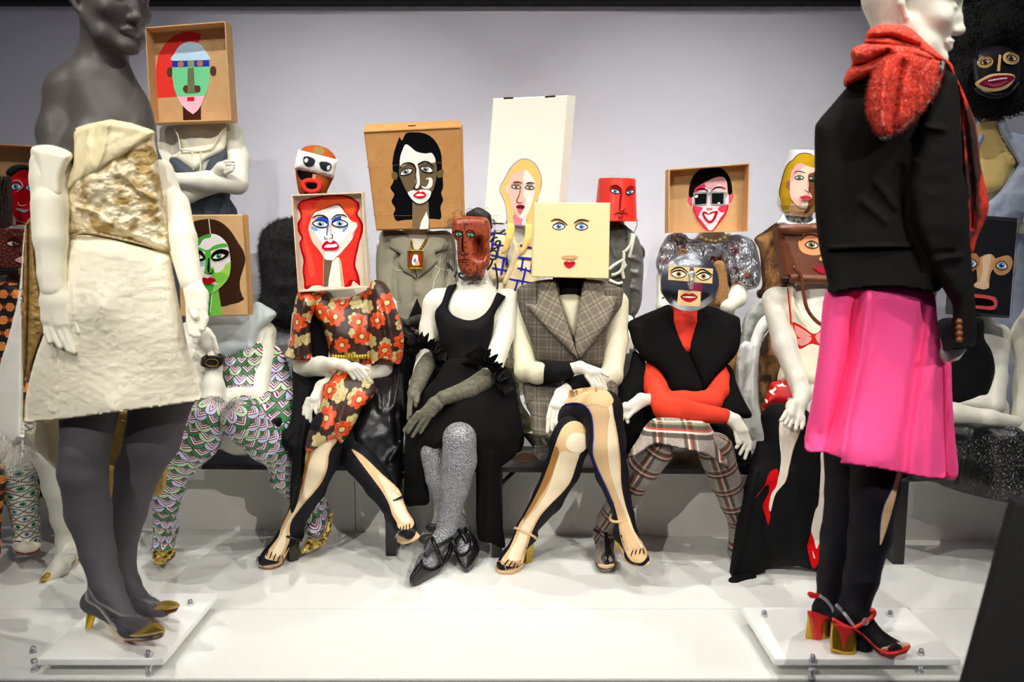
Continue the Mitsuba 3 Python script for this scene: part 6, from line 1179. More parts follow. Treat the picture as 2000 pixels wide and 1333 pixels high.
st('painted_brow', '745,300 780,288 820,292 842,310', 2.4, '#3a1210'); st('painted_brow', '870,305 905,278 950,275 985,290', 2.4, '#3a1210')
pa('painted_frame', '722,322 740,318 832,312 850,320 870,310 965,312 1008,318 1000,345 985,350 980,415 965,425 870,420 862,400 858,340 846,340 838,405 828,420 740,428 728,420 726,350', '#9c9a9c', sm=False)
pa('painted_lens', '735,332 832,326 828,408 738,418', '#141517', sm=False); pa('painted_lens', '874,326 970,322 966,412 874,408', '#141517', sm=False); pa('painted_glint', '738,342 760,340 758,358 738,360', '#f4f4f2'); pa('painted_glint', '922,400 940,398 936,412 922,412', '#f4f4f2')
st('painted_nose', '832,440 838,455 855,448 872,455 874,438', 1.6, '#9c2336'); st('painted_outline', '722,440 750,520 800,590 840,627 880,625 925,570 980,500 1006,425', 2.0, '#c01f3c', taper=False)
pa('painted_mouth', '795,485 815,472 848,492 862,480 915,468 920,485 895,540 862,565 835,555 810,525', '#a9182c'); pa('painted_teeth', '812,492 848,500 895,485 880,530 860,548 838,538', '#faf1ea')

# ---- M: glass jar head, brown fur coat
Mm = thing('mannequin', 'mannequin in brown fur coat with white lining and glittering collar, behind the brown handbag', 'mannequin')
F = 'm1'; B = Body(.007); torso(B, (1555, 440), ((1500, 470), (1610, 470)), (1555, 530), (1555, 620), (1555, 720), (3.46, 3.47, 3.45, 3.42, 3.36), r=(.04, .042, .09, .085, .11), head=(1555, 425)); part(Mm, 'body', B.mesh(), skin)
fc = relief(q('370,735 430,740 700,745 860,760 860,1300 480,1300 460,1340 400,1500 280,1480 200,1440 180,1380 230,1333 222,1200 215,1080 200,980 158,890 240,825', F), [(1500, 470, 3.40), (1560, 460, 3.38), (1490, 560, 3.36), (1560, 560, 3.32)], .12, .05, 30, 4, folds=[(q('370,800 390,1000 440,1250', F), 4, -.012), (q('320,850 330,1050 350,1250', F), 5, -.010)], wrinkle=WR(.02, 20)); cloth(Mm, 'fur_coat', fc, fur_brown)
part(Mm, 'fur', hairs(fc, 9000, .014, .0006, 9, lambda c: c[:, 1] < 3.34, 1.2), fur_brown, False, kind='stuff')
F = 'n1'; fc2 = relief(q('265,355 300,400 310,500 325,600 290,750 250,800 200,950 175,1000 160,900 155,760 160,600 180,480', F), [(1500, 660, 3.12), (1490, 780, 3.04)], .05, .02, 12, 4); cloth(Mm, 'fur_panel', fc2, fur_brown); part(Mm, 'fur', hairs(fc2, 1200, .012, .0007, 10, None, 1.2), fur_brown, False, kind='stuff')
white_lin = mat('lining_white', '#e6e8e4', .8)
cloth(Mm, 'coat_lining', relief(q('230,270 262,345 200,420 170,520 156,650 155,800 175,1000 188,1155 130,1165 60,1150 25,1050 30,880 60,760 50,620 90,480 150,330', F), [(1480, 640, 3.14), (1470, 720, 3.10), (1470, 840, 3.02)], .04, .02, 14, 4, folds=[(q('120,1100 110,800 130,500', F), 4, .012), (q('70,1100 80,850', F), 4, -.012)], wrinkle=WR(.014, 22)), white_lin)
cloth(Mm, 'sheer_sleeve', relief(q('160,160 220,190 225,260 150,330 95,470 60,560 20,570 5,520 30,420 40,330 80,240', F), [(1480, 610, 3.20), (1450, 680, 3.16)], .06, .03, 12, 4, wrinkle=WR(.03, 12)), mat('sheer_grey', '#9a9c96', .5))
cloth(Mm, 'skirt', relief(np.array([(1440, 690), (1470, 680), (1480, 832), (1440, 832)]), 3.12, .05, .02, 10, 5), white_lin)
F = 'm1'; c0 = Pw(q('545,700', F), 3.34)[0]; part(Mm, 'sequin_collar', lathe([(.050, -.022), (.062, -.018), (.064, 0), (.058, .016), (.048, .018)], c0, (0, -.1, 1), 40), mat('sequin_silver', proc(lambda p, n, uv: mix(lin('#4e5148'), lin('#f2f4ee'), smoothstep(.4, .75, noise(p.x * 330, p.y * 330, p.z * 330)))), .3, .5), 30)
cloth(Mm, 'shirt_collar', relief(q('375,755 395,700 430,655 470,720 560,745 660,740 730,700 740,755 560,770', F), 3.27, .05, .015, 8, 3), white_lin)
k = thing('glass_jar', 'upturned frosted glass jar worn as a head, painted with a calm blonde face', 'jar')
t0, b0 = Pw(q('610,72', F), 3.30)[0], Pw(q('550,668', F), 3.30)[0]; ax = (t0 - b0) / np.linalg.norm(t0 - b0); L = np.linalg.norm(t0 - b0); s_ = 3.30 / FPX / 4.76
jar = lathe([(0, L), (118 * s_, L), (124 * s_, L - .006), (150 * s_, L * .80), (176 * s_, L * .5), (186 * s_, L * .25), (180 * s_, L * .14), (150 * s_, L * .05), (120 * s_, L * .02), (112 * s_, -.004), (0, -.004)], b0, ax, 64); part(k, 'glass', jar, mat('frosted_glass', '#d9dbe2', .15, specular=.7), 40); S = Surf(jar); pa, st = painter(k, S, F, .0006)
pa('painted_hair', '400,500 395,450 410,370 440,260 475,190 520,155 560,110 620,92 690,105 760,150 800,240 820,400 800,600 740,640 500,655 440,640 410,600', '#bd951f'); st('painted_hair_line', '400,500 395,450 410,370 440,260 475,190 520,155 560,110 620,92 690,105', 1.4, '#5a3a10', taper=False)
pa('painted_ear', '455,380 470,355 490,350 490,430 475,430 458,405', '#a5604a'); pa('painted_neck', '505,560 640,600 700,560 690,670 500,665', '#e9b48f'); pa('painted_face', '500,300 530,230 570,188 640,210 720,235 770,270 790,400 760,520 690,590 630,605 570,590 520,540 492,480', '#f0c7b4'); pa('painted_face', '500,300 530,230 570,188 640,210 600,230 540,290 510,360', '#dfa2a4')
pa('painted_shadow', '655,300 700,275 770,280 790,400 760,520 690,590 650,640 615,640 650,590 650,545 690,500 660,440 665,380', '#7a4a28'); pa('painted_light', '600,560 640,535 655,560 630,595 590,590', '#f6e6d6')
eye_paint(k, S, *q('577,322', F)[0], 8, 3.6, '#5f8b5e', 0, lw=1.2, r=3.4); eye_paint(k, S, *q('692,332', F)[0], 8, 3.6, '#5f8b5e', 8, lw=1.2, r=3.4)
st('painted_brow', '538,280 570,266 625,282', 1.8, '#2a1a10'); st('painted_nose', '655,310 655,360 662,400 655,455 630,448 618,435', 1.6, '#4a2a1c'); pa('painted_mouth', '575,505 610,490 635,488 670,502 660,525 625,535 600,520', '#cf4656'); st('painted_lip', '576,505 620,508 668,505', .9, '#7d1a28'); st('painted_jaw', '492,480 520,540 570,590 630,605', 1.0, '#8a5a44', taper=False)

# ---- P: curly black wig mask, denim and yellow
Pm = thing('mannequin', 'mannequin in pale denim jacket and yellow top, far right of back row', 'mannequin')
F = 'o1'; B = Body(.007); torso(B, (1936, 250), ((1885, 290), (2000, 285)), (1940, 330), (1938, 420), (1938, 520), (3.44, 3.44, 3.42, 3.42, 3.42), r=(.044, .044, .095, .085, .11), head=(1936, 228)); B.chain(Pw([(2000, 290), (2012, 360), (2000, 440)], (3.44, 3.42, 3.36)), [.042, .04, .036]); part(Pm, 'body', B.mesh(), skin)
denim = mat('denim', proc(lambda p, n, uv: mix(lin('#8f9bb5'), lin('#c3cad8'), fbm(p.x * 22, p.z * 22, p.y * 22))), .85); yel = mat('top_yellow', '#d9bc74', .8)
cloth(Pm, 'yellow_top', relief(q('1345,970 1490,960 1500,1040 1560,1150 1640,1270 1600,1333 1560,1420 1500,1500 1300,1500 1280,1200 1330,1050', F), [(1940, 290, 3.35), (1940, 360, 3.33)], .1, .03, 22, 4, wrinkle=WR(.01, 30)), yel)
cloth(Pm, 'denim_jacket', relief(q('1490,975 1540,945 1560,980 1600,1040 1700,1070 1760,1150 1780,1400 1700,1700 1640,1760 1420,1760 1380,1640 1480,1540 1560,1440 1640,1320 1640,1270 1560,1150 1500,1040', F), [(1970, 280, 3.34), (1960, 380, 3.31), (1945, 420, 3.31)], .1, .03, 20, 4, folds=[(q('1540,1000 1600,1150 1680,1300', F), 4, .008)], wrinkle=WR(.02, 18)), denim)
cloth(Pm, 'denim_jacket', relief(q('1350,1060 1385,1065 1370,1130 1330,1200 1310,1300 1290,1240 1320,1120', F), 3.32, .06, .02, 10, 4), denim); cloth(Pm, 'skirt', relief(np.array([(1890, 425), (1995, 430), (2015, 600), (2020, 815), (1880, 818), (1885, 600)]), 3.40, .1, .04, 30, 8), denim)
part(Pm, 'button', cat(*[lathe([(0, .003), (.004, .002), (.005, 0), (0, 0)], p_, (0, -1, 0), 12) for p_ in Pw(q('1520,1080 1550,1140 1580,1210 1600,1260', F), 3.285)]), chrome)
k = thing('wig_mask', 'black mask under a huge curly black wig, with painted eyes and lips cut from paper', 'mask')
m_ = relief(q('1290,480 1330,400 1480,360 1620,400 1680,500 1675,620 1620,720 1500,770 1380,740 1310,660', F), 3.22, .08, .05, 34, 5); part(k, 'face', m_, mat('mask_black', '#141214', .35)); S = Surf(m_); pa, st = painter(k, S, F, .0012)
for c_, rot in (('1390,492', -10), ('1578,470', 12)):
    c_ = q(c_, F)[0]; paint(k, 'paper_eye', S, oval(c_[0], c_[1], 15.5, 11, rot), '#d9b277'); eye_paint(k, S, c_[0], c_[1] + .5, 9, 4.6, '#5b3a1e', rot, lw=1.4, r=4.2); paint(k, 'painted_lid', S, stroke(np.array([[c_[0] - 11, c_[1] - 2], [c_[0], c_[1] - 8], [c_[0] + 11, c_[1] - 3]]), 2.0), '#5a3a22')
pa('paper_nose', '1475,450 1495,452 1485,570 1460,570', '#dfb27e', sm=False); pa('paper_mouth', '1340,650 1365,620 1420,592 1500,586 1570,590 1592,612 1575,650 1530,690 1460,705 1390,695', '#e3c489'); pa('painted_lips', '1358,648 1420,612 1500,602 1570,605 1585,625 1520,670 1450,685 1390,672', '#7d1e3c'); pa('painted_lip_light', '1390,650 1450,660 1540,640 1500,668 1440,678', '#b04a62')
for i in range(9): paint(k, 'painted_tooth', S, oval(*q(f'{1408 + i * 13.5},{637 - i * 1.2}', F)[0], 1.6, 1.3), '#f7f2ea')
jw = spline(q('1310,700 1380,745 1480,765 1580,735 1660,650', F), False, 5); part(k, 'jaw_ridge', tube(Pw(jw, 3.185), .006, 6), 'mask_black'); part(k, 'neck_rod', tube(Pw(q('1445,740 1440,890', F), 3.36), .022, 12), 'mask_black')
wig = Body(.008, .04)
for s_, r_ in (('1250,300 1400,230 1560,200 1700,260', .10), ('1220,430 1200,620 1290,760', .075), ('1700,300 1740,520 1680,700', .085), ('1290,780 1400,820 1560,800 1640,740', .045)): ch(wig, s_, 3.36, r_, F)
mw = wig.mesh(); part(k, 'wig', mw, fur_black)
g_ = np.random.default_rng(11); curls = []; fi = g_.choice(len(mw.faces), 900, p=mw.area_faces / mw.area)
for f_ in fi:
    c_ = mw.triangles_center[f_]; 
    if c_[1] > 3.42: continue
    n_ = mw.face_normals[f_]; a_ = g_.normal(0, 1, 3); a_ -= n_ * (a_ @ n_); a_ /= np.linalg.norm(a_); b_ = np.cross(n_, a_); t = np.linspace(0, g_.uniform(5, 9), 11); r = g_.uniform(.008, .017)
    curls.append(tube(c_ + np.outer(np.cos(t) * r, a_) + np.outer(np.sin(t) * r, n_) + np.outer(t * .002, b_), .0016, 3))
part(k, 'curls', cat(*curls), 'hair_black', kind='stuff')

# ---- L1: tray with red face and brown hair at the far left
L1 = thing('mannequin', 'mannequin hidden behind the cream gown, standing at far left below the red-faced tray', 'mannequin')
B = Body(.008); torso(B, (0, 470), ((-60, 490), (60, 490)), (0, 540), (0, 620), (0, 700), (3.40, 3.40, 3.38, 3.36, 3.34), r=(.044, .044, .095, .09, .11), head=(0, 440)); part(L1, 'body', B.mesh(), skin); cloth(L1, 'dark_dress', relief(np.array([(-70, 470), (70, 470), (80, 600), (90, 815), (-90, 815), (-80, 600)]), 3.36, .1, .05, 30, 8), black_cloth)
F = 'l1'
k, S = tray('red_face_tray', 'open cardboard tray at left edge painted with a red face under real brown hair', q('-360,72 340,112 330,806 -340,806', F), 3.28, .08); pa, st = painter(k, S, F)
pa('painted_neck', '110,700 215,740 230,800 112,800', '#e9d2ae', sm=False); pa('painted_neck', '140,750 260,780 270,800 140,800', '#8d1018', sm=False)
pa('painted_face', '85,380 130,350 215,305 260,340 320,400 330,560 300,720 260,790 210,785 150,760 115,700 105,520', '#cf1524'); st('painted_jaw', '110,710 150,755 215,782 270,780', 2.0, '#aebccb')
eye_paint(k, S, *q('140,465', F)[0], 10.5, 6, '#3f7fc4', 0, lw=1, r=5); eye_paint(k, S, *q('265,475', F)[0], 9, 6, '#3f7fc4', 0, lw=1, r=5); st('painted_brow', '118,415 160,412 190,430 200,470 150,510', 2.4, '#b9c9d8'); st('painted_nose', '170,598 165,620 200,632 235,620', 1.6, '#e9d3c9'); pa('painted_mouth', '145,660 180,655 220,665 260,660 230,690 180,682', '#b9c6d0')
hw = relief(q('50,340 100,290 180,272 280,290 330,340 290,370 220,320 170,330 110,370 80,390', F), 3.23, .03, .02, 8, 3); part(k, 'fringe', hw, fur_black); hw = relief(q('60,370 95,390 110,560 110,760 90,810 -20,820 -60,600 -10,430', F), 3.22, .05, .03, 10, 3, wrinkle=WR(.02, 8)); part(k, 'hair', hw, mat('hair_brown', '#3a2a20', .8)); part(k, 'hair_strands', cat(*[tube(Pw(spline(q(f'{x},{380 + 10 * math.sin(x)} {x - 25 + 15 * math.sin(x * 3)},{560} {x - 10 + 20 * math.sin(x * 5)},{700} {x - 20},{815}', F), False, 4), 3.185 + .01 * math.sin(x * 7)), .0016, 4) for x in range(-30, 100, 5)]), 'hair_brown', kind='stuff')

# ---- L2: crocodile bag, orange print, eye tights (front row, far left)
L2 = thing('mannequin', 'seated mannequin in orange and black printed dress with eye-print tights, at far left', 'mannequin')
F = 'l1'; B = Body(.007); torso(B, (10, 600), ((-60, 630), (75, 630)), (0, 690), (0, 770), (10, 832), (2.92, 2.92, 2.90, 2.86, 2.80), r=(.04, .042, .09, .09, .10), head=(10, 560)); part(L2, 'body', B.mesh(), skin)
cloth(L2, 'dress', relief(np.array([(-80, 590), (-20, 565), (8, 550), (40, 560), (55, 600), (60, 680), (70, 760), (80, 850), (-80, 860), (-90, 700)]), [(0, 600, 2.86), (0, 700, 2.82), (0, 840, 2.70)], .12, .04, 25, 4), orange_mat)
nkk = Body(.005, .01); ch(nkk, '165,1225 165,1330', 2.92, .038, F); part(L2, 'neck_cover', nkk.mesh(), 'croc_leather' if bumped('croc_leather', proc(lambda p, n, uv: mix(lin('#4b1f18'), lin('#7a3a2c'), smoothstep(.0, .5, voronoi(p.x * 70, p.z * 90)[1] - voronoi(p.x * 70, p.z * 90)[0]))), lambda p, n, uv: voronoi(p.x * 70, p.z * 90)[0], .004, .3) else None)
F = 'l2'
cloth(L2, 'skirt', relief(np.array([(-60, 850), (40, 840), (62, 880), (66, 915), (85, 935), (108, 985), (95, 980), (62, 965), (60, 975), (30, 980), (5, 985), (-60, 985)]), [(0, 850, 2.66), (80, 930, 2.78), (0, 960, 2.70)], .06, .025, 14, 4), orange_mat)
cloth(L2, 'trouser', relief(q('-60,400 20,370 45,480 40,640 20,780 10,900 5,1050 0,1120 -60,1130', F), 2.58, .08, .03, 14, 4), orange_mat)
Lg = Body(.005, .012); pts = ch(Lg, '100,300 115,480 145,700 175,900 180,1010', (2.64, 2.62, 2.66, 2.69, 2.69), [.056, .055, .050, .042, .040], F); Lg.chain([pts[-1], pts[-1] + [0, -.03, -.012]], [.040, .030]); ml = Lg.mesh(); part(L2, 'tights', ml, eye_tights, uv=wrap_uv(ml, pts[0], pts[3], .048))
Lg = Body(.005, .012); pts = ch(Lg, '210,200 200,330 180,500 90,720', (2.66, 2.67, 2.68, 2.68), [.05, .055, .045, .036], F); ml = Lg.mesh(); part(L2, 'tights', ml, eye_tights, uv=wrap_uv(ml, pts[0], pts[3], .048))
s_ = part(L2, 'shoe', relief(q('90,1060 120,1030 190,1020 270,1030 265,1065 230,1090 170,1100 110,1090', F), 2.60, .09, .02, 9, 3), mat('shoe_cream', '#ece3cc', .35)); part(s_, 'sole', relief(q('98,1082 160,1098 230,1088 266,1062 262,1082 225,1102 165,1112 115,1102', F), 2.595, .08, .01, 6, 3), wood_red)
k, S, n_ = carton('crocodile_bag', 'dark red crocodile leather bag at left edge, painted with an eye and pink lips', q('-350,818 300,832 300,1180 -350,1175', 'l1'), 2.84, .07, 'croc_leather', bevel=.006); F = 'l1'; pa, st = painter(k, S, F, .0008)
pa('painted_eye_patch', '60,940 90,905 150,905 185,940 170,985 110,985', '#3d1712'); eye_paint(k, S, *q('115,960', F)[0], 11.5, 5, '#5a553a', 4, white='#efe2cf', lw=1.2, r=5, look=(3, 0)); pa('painted_mouth', '140,1100 180,1075 230,1080 260,1110 210,1130 160,1120', '#e7a79c'); st('painted_nose', '165,1050 180,1065 195,1045', 1.6, '#1c0d0a')
part(k, 'base_roll', tube(Pw(q('-360,1195 215,1202', F), 2.83), .0095, 10), leather_black); part(k, 'clasp', cat(*[ring_around(Pw(q(f'{x},1200', F), 2.83)[0], [1, 0, 0], .0105, .003) for x in (180, 195)]), gold)
# ============================================================ plates with bolts under the two standing mannequins, benches, dark panel
def plate(label, x0, x1, y0, y1, bolts):
    k = thing('base_plate', label, 'base plate')
    part(k, 'board', rbox([x0, y0, .031], [x1, y1, .050], .003), 'plate_white' if mat('plate_white', '#f4f5f2', .3) else None)
    for x, y in bolts:
        part(k, 'bolt', cat(lathe([(0, .016), (.005, .015), (.007, .011), (.0075, .006), (.0085, .0055), (.009, 0), (0, 0)], [x, y, .0502], seg=20), lathe([(0, .0305), (.008, .0305), (.008, .022), (.005, .020), (.005, .008), (.009, .006), (.009, .0003), (0, .0003)], [x, y, 0], seg=20)), chrome)
    return k
ZP = .050
def plate_pt(x, y): Yp = (CAM_H - ZP) / math.tan(math.atan((y - 666.5) / FPX) + PITCH); return P1(x, y, Yp)
plate('white base plate on chrome bolts under the grey standing mannequin', -1.185, -0.870, 1.945, 2.330, [plate_pt(65, 1275)[:2], plate_pt(290, 1283)[:2], (-1.12, 2.25), (-.92, 2.25)])
plate('white base plate on chrome bolts under the mannequin in the pink skirt', 0.655, 1.12, 1.945, 2.235, [plate_pt(1587, 1291)[:2], (1.03, 1.965), (.70, 2.18), (1.05, 2.18)])
bench(-2.0, -0.40, 0, 'long black bench with thin board, left half of the seated row', (-1.5, -.436), z=.322)
bench(-0.39, 0.97, 0, 'long black bench under the mannequins in checked and black clothes', (-.07, .86), z=.322)
bench(0.99, 1.9, -.012, 'black bench with open rectangular leg frames at right, under the glittering skirt', (1.285, 1.86), z=.322, depth=.17)
dk = thing('label_stand', 'blurred dark slanted stand cut off by the right edge in the foreground', 'stand')
qd = Pw([(1985, 985), (2180, 985), (2180, 1420), (1868, 1420)], [1.42, 1.42, 1.30, 1.30]); part(dk, 'panel', slab(qd, np.array([.1, .97, .2]), 0, .03, .003), 'black_matte', smooth=False)
part(dk, 'post', hull([[x, y, z] for x in (1.02, 1.06) for y in (1.40, 1.44) for z in (-.4995, .46)]), 'black_matte', smooth=False)

# ============================================================ A: grey standing mannequin in cream skirt and gold foil bodice
A = thing('mannequin', 'standing dark grey mannequin in gold foil bodice, long white gloves and embossed cream skirt', 'mannequin')
cream = lambda p, n, uv: fbm(p.x * 55, p.y * 55, p.z * 80, 4)
bumped('cream_cloque', '#e4dcc4', cream, .004, .75); bumped('gold_foil', proc(lambda p, n, uv: mix(lin('#a98c50'), lin('#efe2bf'), smoothstep(.38, .64, fbm(p.x * 30, p.z * 34, p.y * 30)))), lambda p, n, uv: fbm(p.x * 60, p.y * 60, p.z * 90, 4), .008, .42, .25)
mat('glove_white', '#e6e1cd', .7); bumped('gold_cloth', '#b08d4e', cream, .010, .5, .3); mat('cream_cloth', '#ddd0ac', .8); mat('train_white', '#e8e4d8', .8)
F = 'a1'; Ya = 2.16
def hp(x, y, Y): return P1(x, y, Y)
def head(B, c, yaw, pitch, s=1.0):
    """A mannequin's head about the point between the ears at eye level; yaw 0 looks at the camera side."""
    y, p = math.radians(yaw), math.radians(pitch)
    ax = np.array([math.cos(y), math.sin(y), 0]); fw = np.array([math.sin(y) * math.cos(p), -math.cos(y) * math.cos(p), -math.sin(p)]); R = np.stack([ax, fw, np.cross(ax, fw)], 1)
    if R[2, 2] < 0: R[:, 2] *= -1
    L = lambda *v: np.asarray(c) + R @ (np.array(v) * s)
    def el(v, r, k=.02, cut=False): B.ell(L(*v), np.array(r) * s, k=k * s, cut=cut, R=R)
    def cn(pts, r, k=.012): B.chain([L(*v) for v in pts], np.array(r) * s, k=k * s)
    el((0, -.014, .036), (.074, .098, .086), .03); el((0, .024, -.018), (.061, .068, .088), .03)
    for e in (-1, 1):
        cn([(e * .054, -.004, -.045), (e * .040, .035, -.082), (e * .012, .070, -.104)], [.018, .018, .014], .022); el((e * .043, .056, -.026), (.018, .018, .014), .03)
        cn([(e * .012, .091, .021), (e * .034, .086, .025), (e * .052, .068, .018)], [.005, .006, .005], .014)
        el((e * .031, .098, .000), (.017, .016, .010), .014, True); el((e * .031, .073, -.001), (.0155, .0145, .010), .004)
        cn([(e * .072, -.008, .022), (e * .080, -.022, .016), (e * .081, -.026, -.006), (e * .073, -.012, -.034)], [.006, .008, .008, .006], .008); el((e * .080, -.012, .0), (.006, .007, .013), .006, True)
        el((e * .010, .092, -.045), (.0065, .008, .006), .008)
    el((0, .070, -.104), (.017, .013, .012), .02)
    cn([(0, .087, .012), (0, .093, -.016), (0, .102, -.038)], [.0070, .0072, .0080], .014); el((0, .102, -.042), (.0095, .0095, .008), .010)
    cn([(-.023, .078, -.070), (-.006, .088, -.0655), (0, .087, -.067), (.006, .088, -.0655), (.023, .078, -.070)], [.003, .005, .0045, .005, .003], .006)
    cn([(-.019, .078, -.0745), (0, .086, -.078), (.019, .078, -.0745)], [.003, .0065, .003], .006)
    B.chain([L(0, -.03, -.03), L(0, -.028, -.10)], [.046 * s, .046 * s], k=.03)
hd = Body(.004, .012)
head(hd, hp(216, 3, 2.15), 58, 5, 1.06)
hd.chain([hp(207, 70, 2.165), hp(197, 130, 2.17), hp(186, 172, 2.165)], [.049, .050, .060], k=.03)
hd.chain([hp(132, 172, 2.15), hp(195, 180, 2.18), hp(250, 205, 2.19)], [.042, .050, .036], k=.06)
hd.chain([hp(195, 190, 2.175), hp(215, 260, 2.16), hp(225, 380, 2.15), hp(235, 480, 2.15), hp(225, 600, 2.15)], [.085, .098, .088, .105, .13], flat=.75, k=.06)
hd.ell(hp(170, 290, 2.09), [.052, .045, .052], k=.04); hd.ell(hp(262, 300, 2.10), [.048, .042, .048], k=.04)
hd.chain([hp(124, 186, 2.14), hp(112, 260, 2.12), hp(100, 400, 2.07)], [.046, .042, .034], k=.03); hd.chain([hp(256, 215, 2.19), hp(290, 330, 2.22), hp(328, 430, 2.21)], [.036, .034, .032], k=.03)
part(A, 'body', hd.mesh(), grey_skin)
for s_, fr, Ys, rr in (('300,855 295,1000 285,1200 285,1333', 'a1', (2.07, 2.05, 2.03, 2.0), (.054, .050, .046, .046)), ('930,990 965,1150 1000,1300 1015,1360', 'a1', (2.20, 2.20, 2.19, 2.17), (.030, .034, .036, .036))):
    pass
g1 = Body(.0045, .012); ch(g1, '300,965 298,1050 288,1333', (2.065, 2.05, 2.01), (.049, .046, .038), 'a1'); ch(g1, '285,0 293,200 303,400 313,480', (2.01, 1.99, 1.98, 1.975), (.038, .036, .031, .031), 'a2'); part(A, 'glove', g1.mesh(), 'glove_white')
cuffm = relief(q('176,875 200,845 270,838 340,850 425,892 400,960 372,1040 360,1150 205,1150 190,980', 'a1'), [(66, 290, 2.07), (140, 300, 2.06), (95, 380, 2.05)], .07, .055, 20, 3); cloth(A, 'glove_cuff', cuffm, 'glove_white')
hand(A, 'a2', (1.975, 1.965, 1.96), ['310,470 300,560 280,660', '315,470 335,560 345,680', '312,470 360,560 385,680'], ['272,660 275,740 290,790', '300,690 320,770 350,820', '335,700 370,780 400,840', '370,690 400,780 425,850', 't385,570 440,640 455,735'], [(.034, .032, .022), (.034, .030, .022), (.03, .026, .018)], 'glove_white', (.0105, .0075), h=.003)
g1 = Body(.0045, .012); ch(g1, '935,990 985,1180 1010,1330', (2.19, 2.18, 2.15), (.030, .036, .038), 'a1'); ch(g1, '1010,0 1050,200 1105,450', (2.16, 2.10, 2.05), (.037, .036, .027), 'a2'); part(A, 'glove', g1.mesh(), 'glove_white')
hand(A, 'a2', (2.05, 2.02, 2.0), ['1105,450 1125,520 1120,600', '1110,450 1150,530 1165,600'], ['1100,600 1100,680 1105,745', '1120,620 1125,700 1130,755', '1145,620 1150,700 1150,755', '1170,600 1185,660 1170,720', 't1095,520 1110,590 1130,650'], [(.027, .027, .022), (.027, .027, .02)], 'glove_white', (.0105, .008))
cloth(A, 'bodice', relief(np.vstack([q('430,760 520,720 640,695 760,718 885,757 895,820 912,910 920,1000 950,1180 975,1333', 'a1'), q('975,100 985,190 985,280 880,255 760,215 620,185 480,165 420,175 372,195 370,100', 'a2'), q('372,1333 378,1180 395,1080 420,960 428,860', 'a1')]),
    [(160, 260, 2.085), (215, 240, 2.055), (290, 260, 2.11), (200, 350, 2.03), (220, 430, 2.045), (320, 430, 2.09), (135, 430, 2.07), (230, 480, 2.05)], .13, .03, 20, 3.5,
    folds=[(q('450,1200 560,1230 640,1300', 'a1'), 4, .01), (q('700,1000 800,1100 900,1150', 'a1'), 4, .01)], wrinkle=WR(.022, 22, 5)), 'gold_foil')
cloth(A, 'bodice_flap', relief(q('428,765 520,722 640,700 760,722 886,760 890,778 800,840 700,905 560,995 470,1050 388,1100 400,1020 425,940 430,850', 'a1'), [(145, 262, 2.06), (215, 245, 2.03), (298, 262, 2.08), (180, 320, 2.015), (140, 360, 2.04), (250, 300, 2.035)], .012, .012, 10, 3.5, folds=[(q('560,985 600,860 620,720', 'a1'), 5, .006), (q('470,1030 500,900 520,740', 'a1'), 5, .006)], wrinkle=WR(.012, 26, 8)), bumped('flap_cream', '#ddcfa4', lambda p, n, uv: fbm(p.x * 60, p.y * 60, p.z * 60, 4), .004, .45))
cloth(A, 'bodice_trim', relief(q('428,742 520,715 640,690 760,712 888,755 885,768 760,735 640,712 530,738 430,768', 'a1'), [(145, 252, 2.07), (215, 235, 2.048), (298, 256, 2.11)], .02, .008, 4, 3, smooth_poly=False), 'cream_cloth')
cloth(A, 'waist_piping', relief(q('375,188 480,150 560,160 760,205 985,268 985,278 760,219 560,175 480,166 378,200', 'a2'), [(127, 464, 2.035), (180, 453, 2.0), (257, 470, 2.025), (332, 492, 2.09)], .02, .008, 4, 3, smooth_poly=False), 'cream_cloth')
cloth(A, 'skirt', relief(q('372,205 480,175 620,195 760,230 880,262 985,285 1000,380 1040,600 1090,830 1130,1000 1168,1120 1060,1150 870,1175 640,1205 400,1240 270,1250 135,1255 140,1150 200,900 270,700 330,480 362,330', 'a2'),
    [(127, 480, 2.06), (230, 470, 2.03), (330, 495, 2.10), (200, 600, 1.985), (330, 620, 2.05), (220, 800, 1.98), (390, 775, 2.08), (60, 815, 2.06), (120, 700, 2.03)], .22, .05, 36, 4, hem=q('1168,1120 1060,1150 870,1175 640,1205 400,1240 270,1250 135,1255', 'a2'), folds=[(q('400,270 420,600 300,1200', 'a2'), 6, .005)], wrinkle=WR(.008, 60, 3)), 'cream_cloque')
paintA = None
cloth(A, 'gold_lining', relief(q('150,115 190,90 205,300 240,560 250,720 240,760 190,900 150,1040 137,1050 133,900 135,600 140,300', 'a2'), [(50, 450, 2.06), (70, 620, 2.04), (50, 740, 2.06)], .04, .015, 8, 3, folds=[(q('165,120 165,500 150,1000', 'a2'), 3, -.02)]), 'gold_cloth')
cloth(A, 'train', relief(np.vstack([q('150,110 135,300 130,540 135,800 132,1240 128,1333', 'a2'), q('110,200 120,100 115,60', 'a3')[::-1], q('100,150 60,170 20,140 -40,110', 'a3'), q('-40,1200 0,930 40,800 100,560 120,400 135,200', 'a2')]), [(30, 700, 2.08), (45, 560, 2.08), (20, 850, 2.05), (0, 780, 2.10)], .04, .02, 14, 4, wrinkle=WR(.014, 24, 3)), 'train_white')
part(A, 'train_fringe', hairs(relief(q('20,100 110,120 140,200 110,250 40,230 -20,150', 'a3'), 2.07, .03, .02, 10, 4), 900, .05, .0006, 4, None, 1.6), 'train_white', False, kind='stuff')
cloth(A, 'hanging_panel', relief(q('140,205 470,200 455,320 430,440 412,556 330,500 250,425 210,480 166,335 230,250', 'l2'), [(60, 830, 2.30), (130, 830, 2.28), (110, 900, 2.30)], .02, .01, 8, 4, folds=[(q('300,220 330,480', 'l2'), 4, .008), (q('400,220 400,520', 'l2'), 4, .008)]), 'cream_cloth')
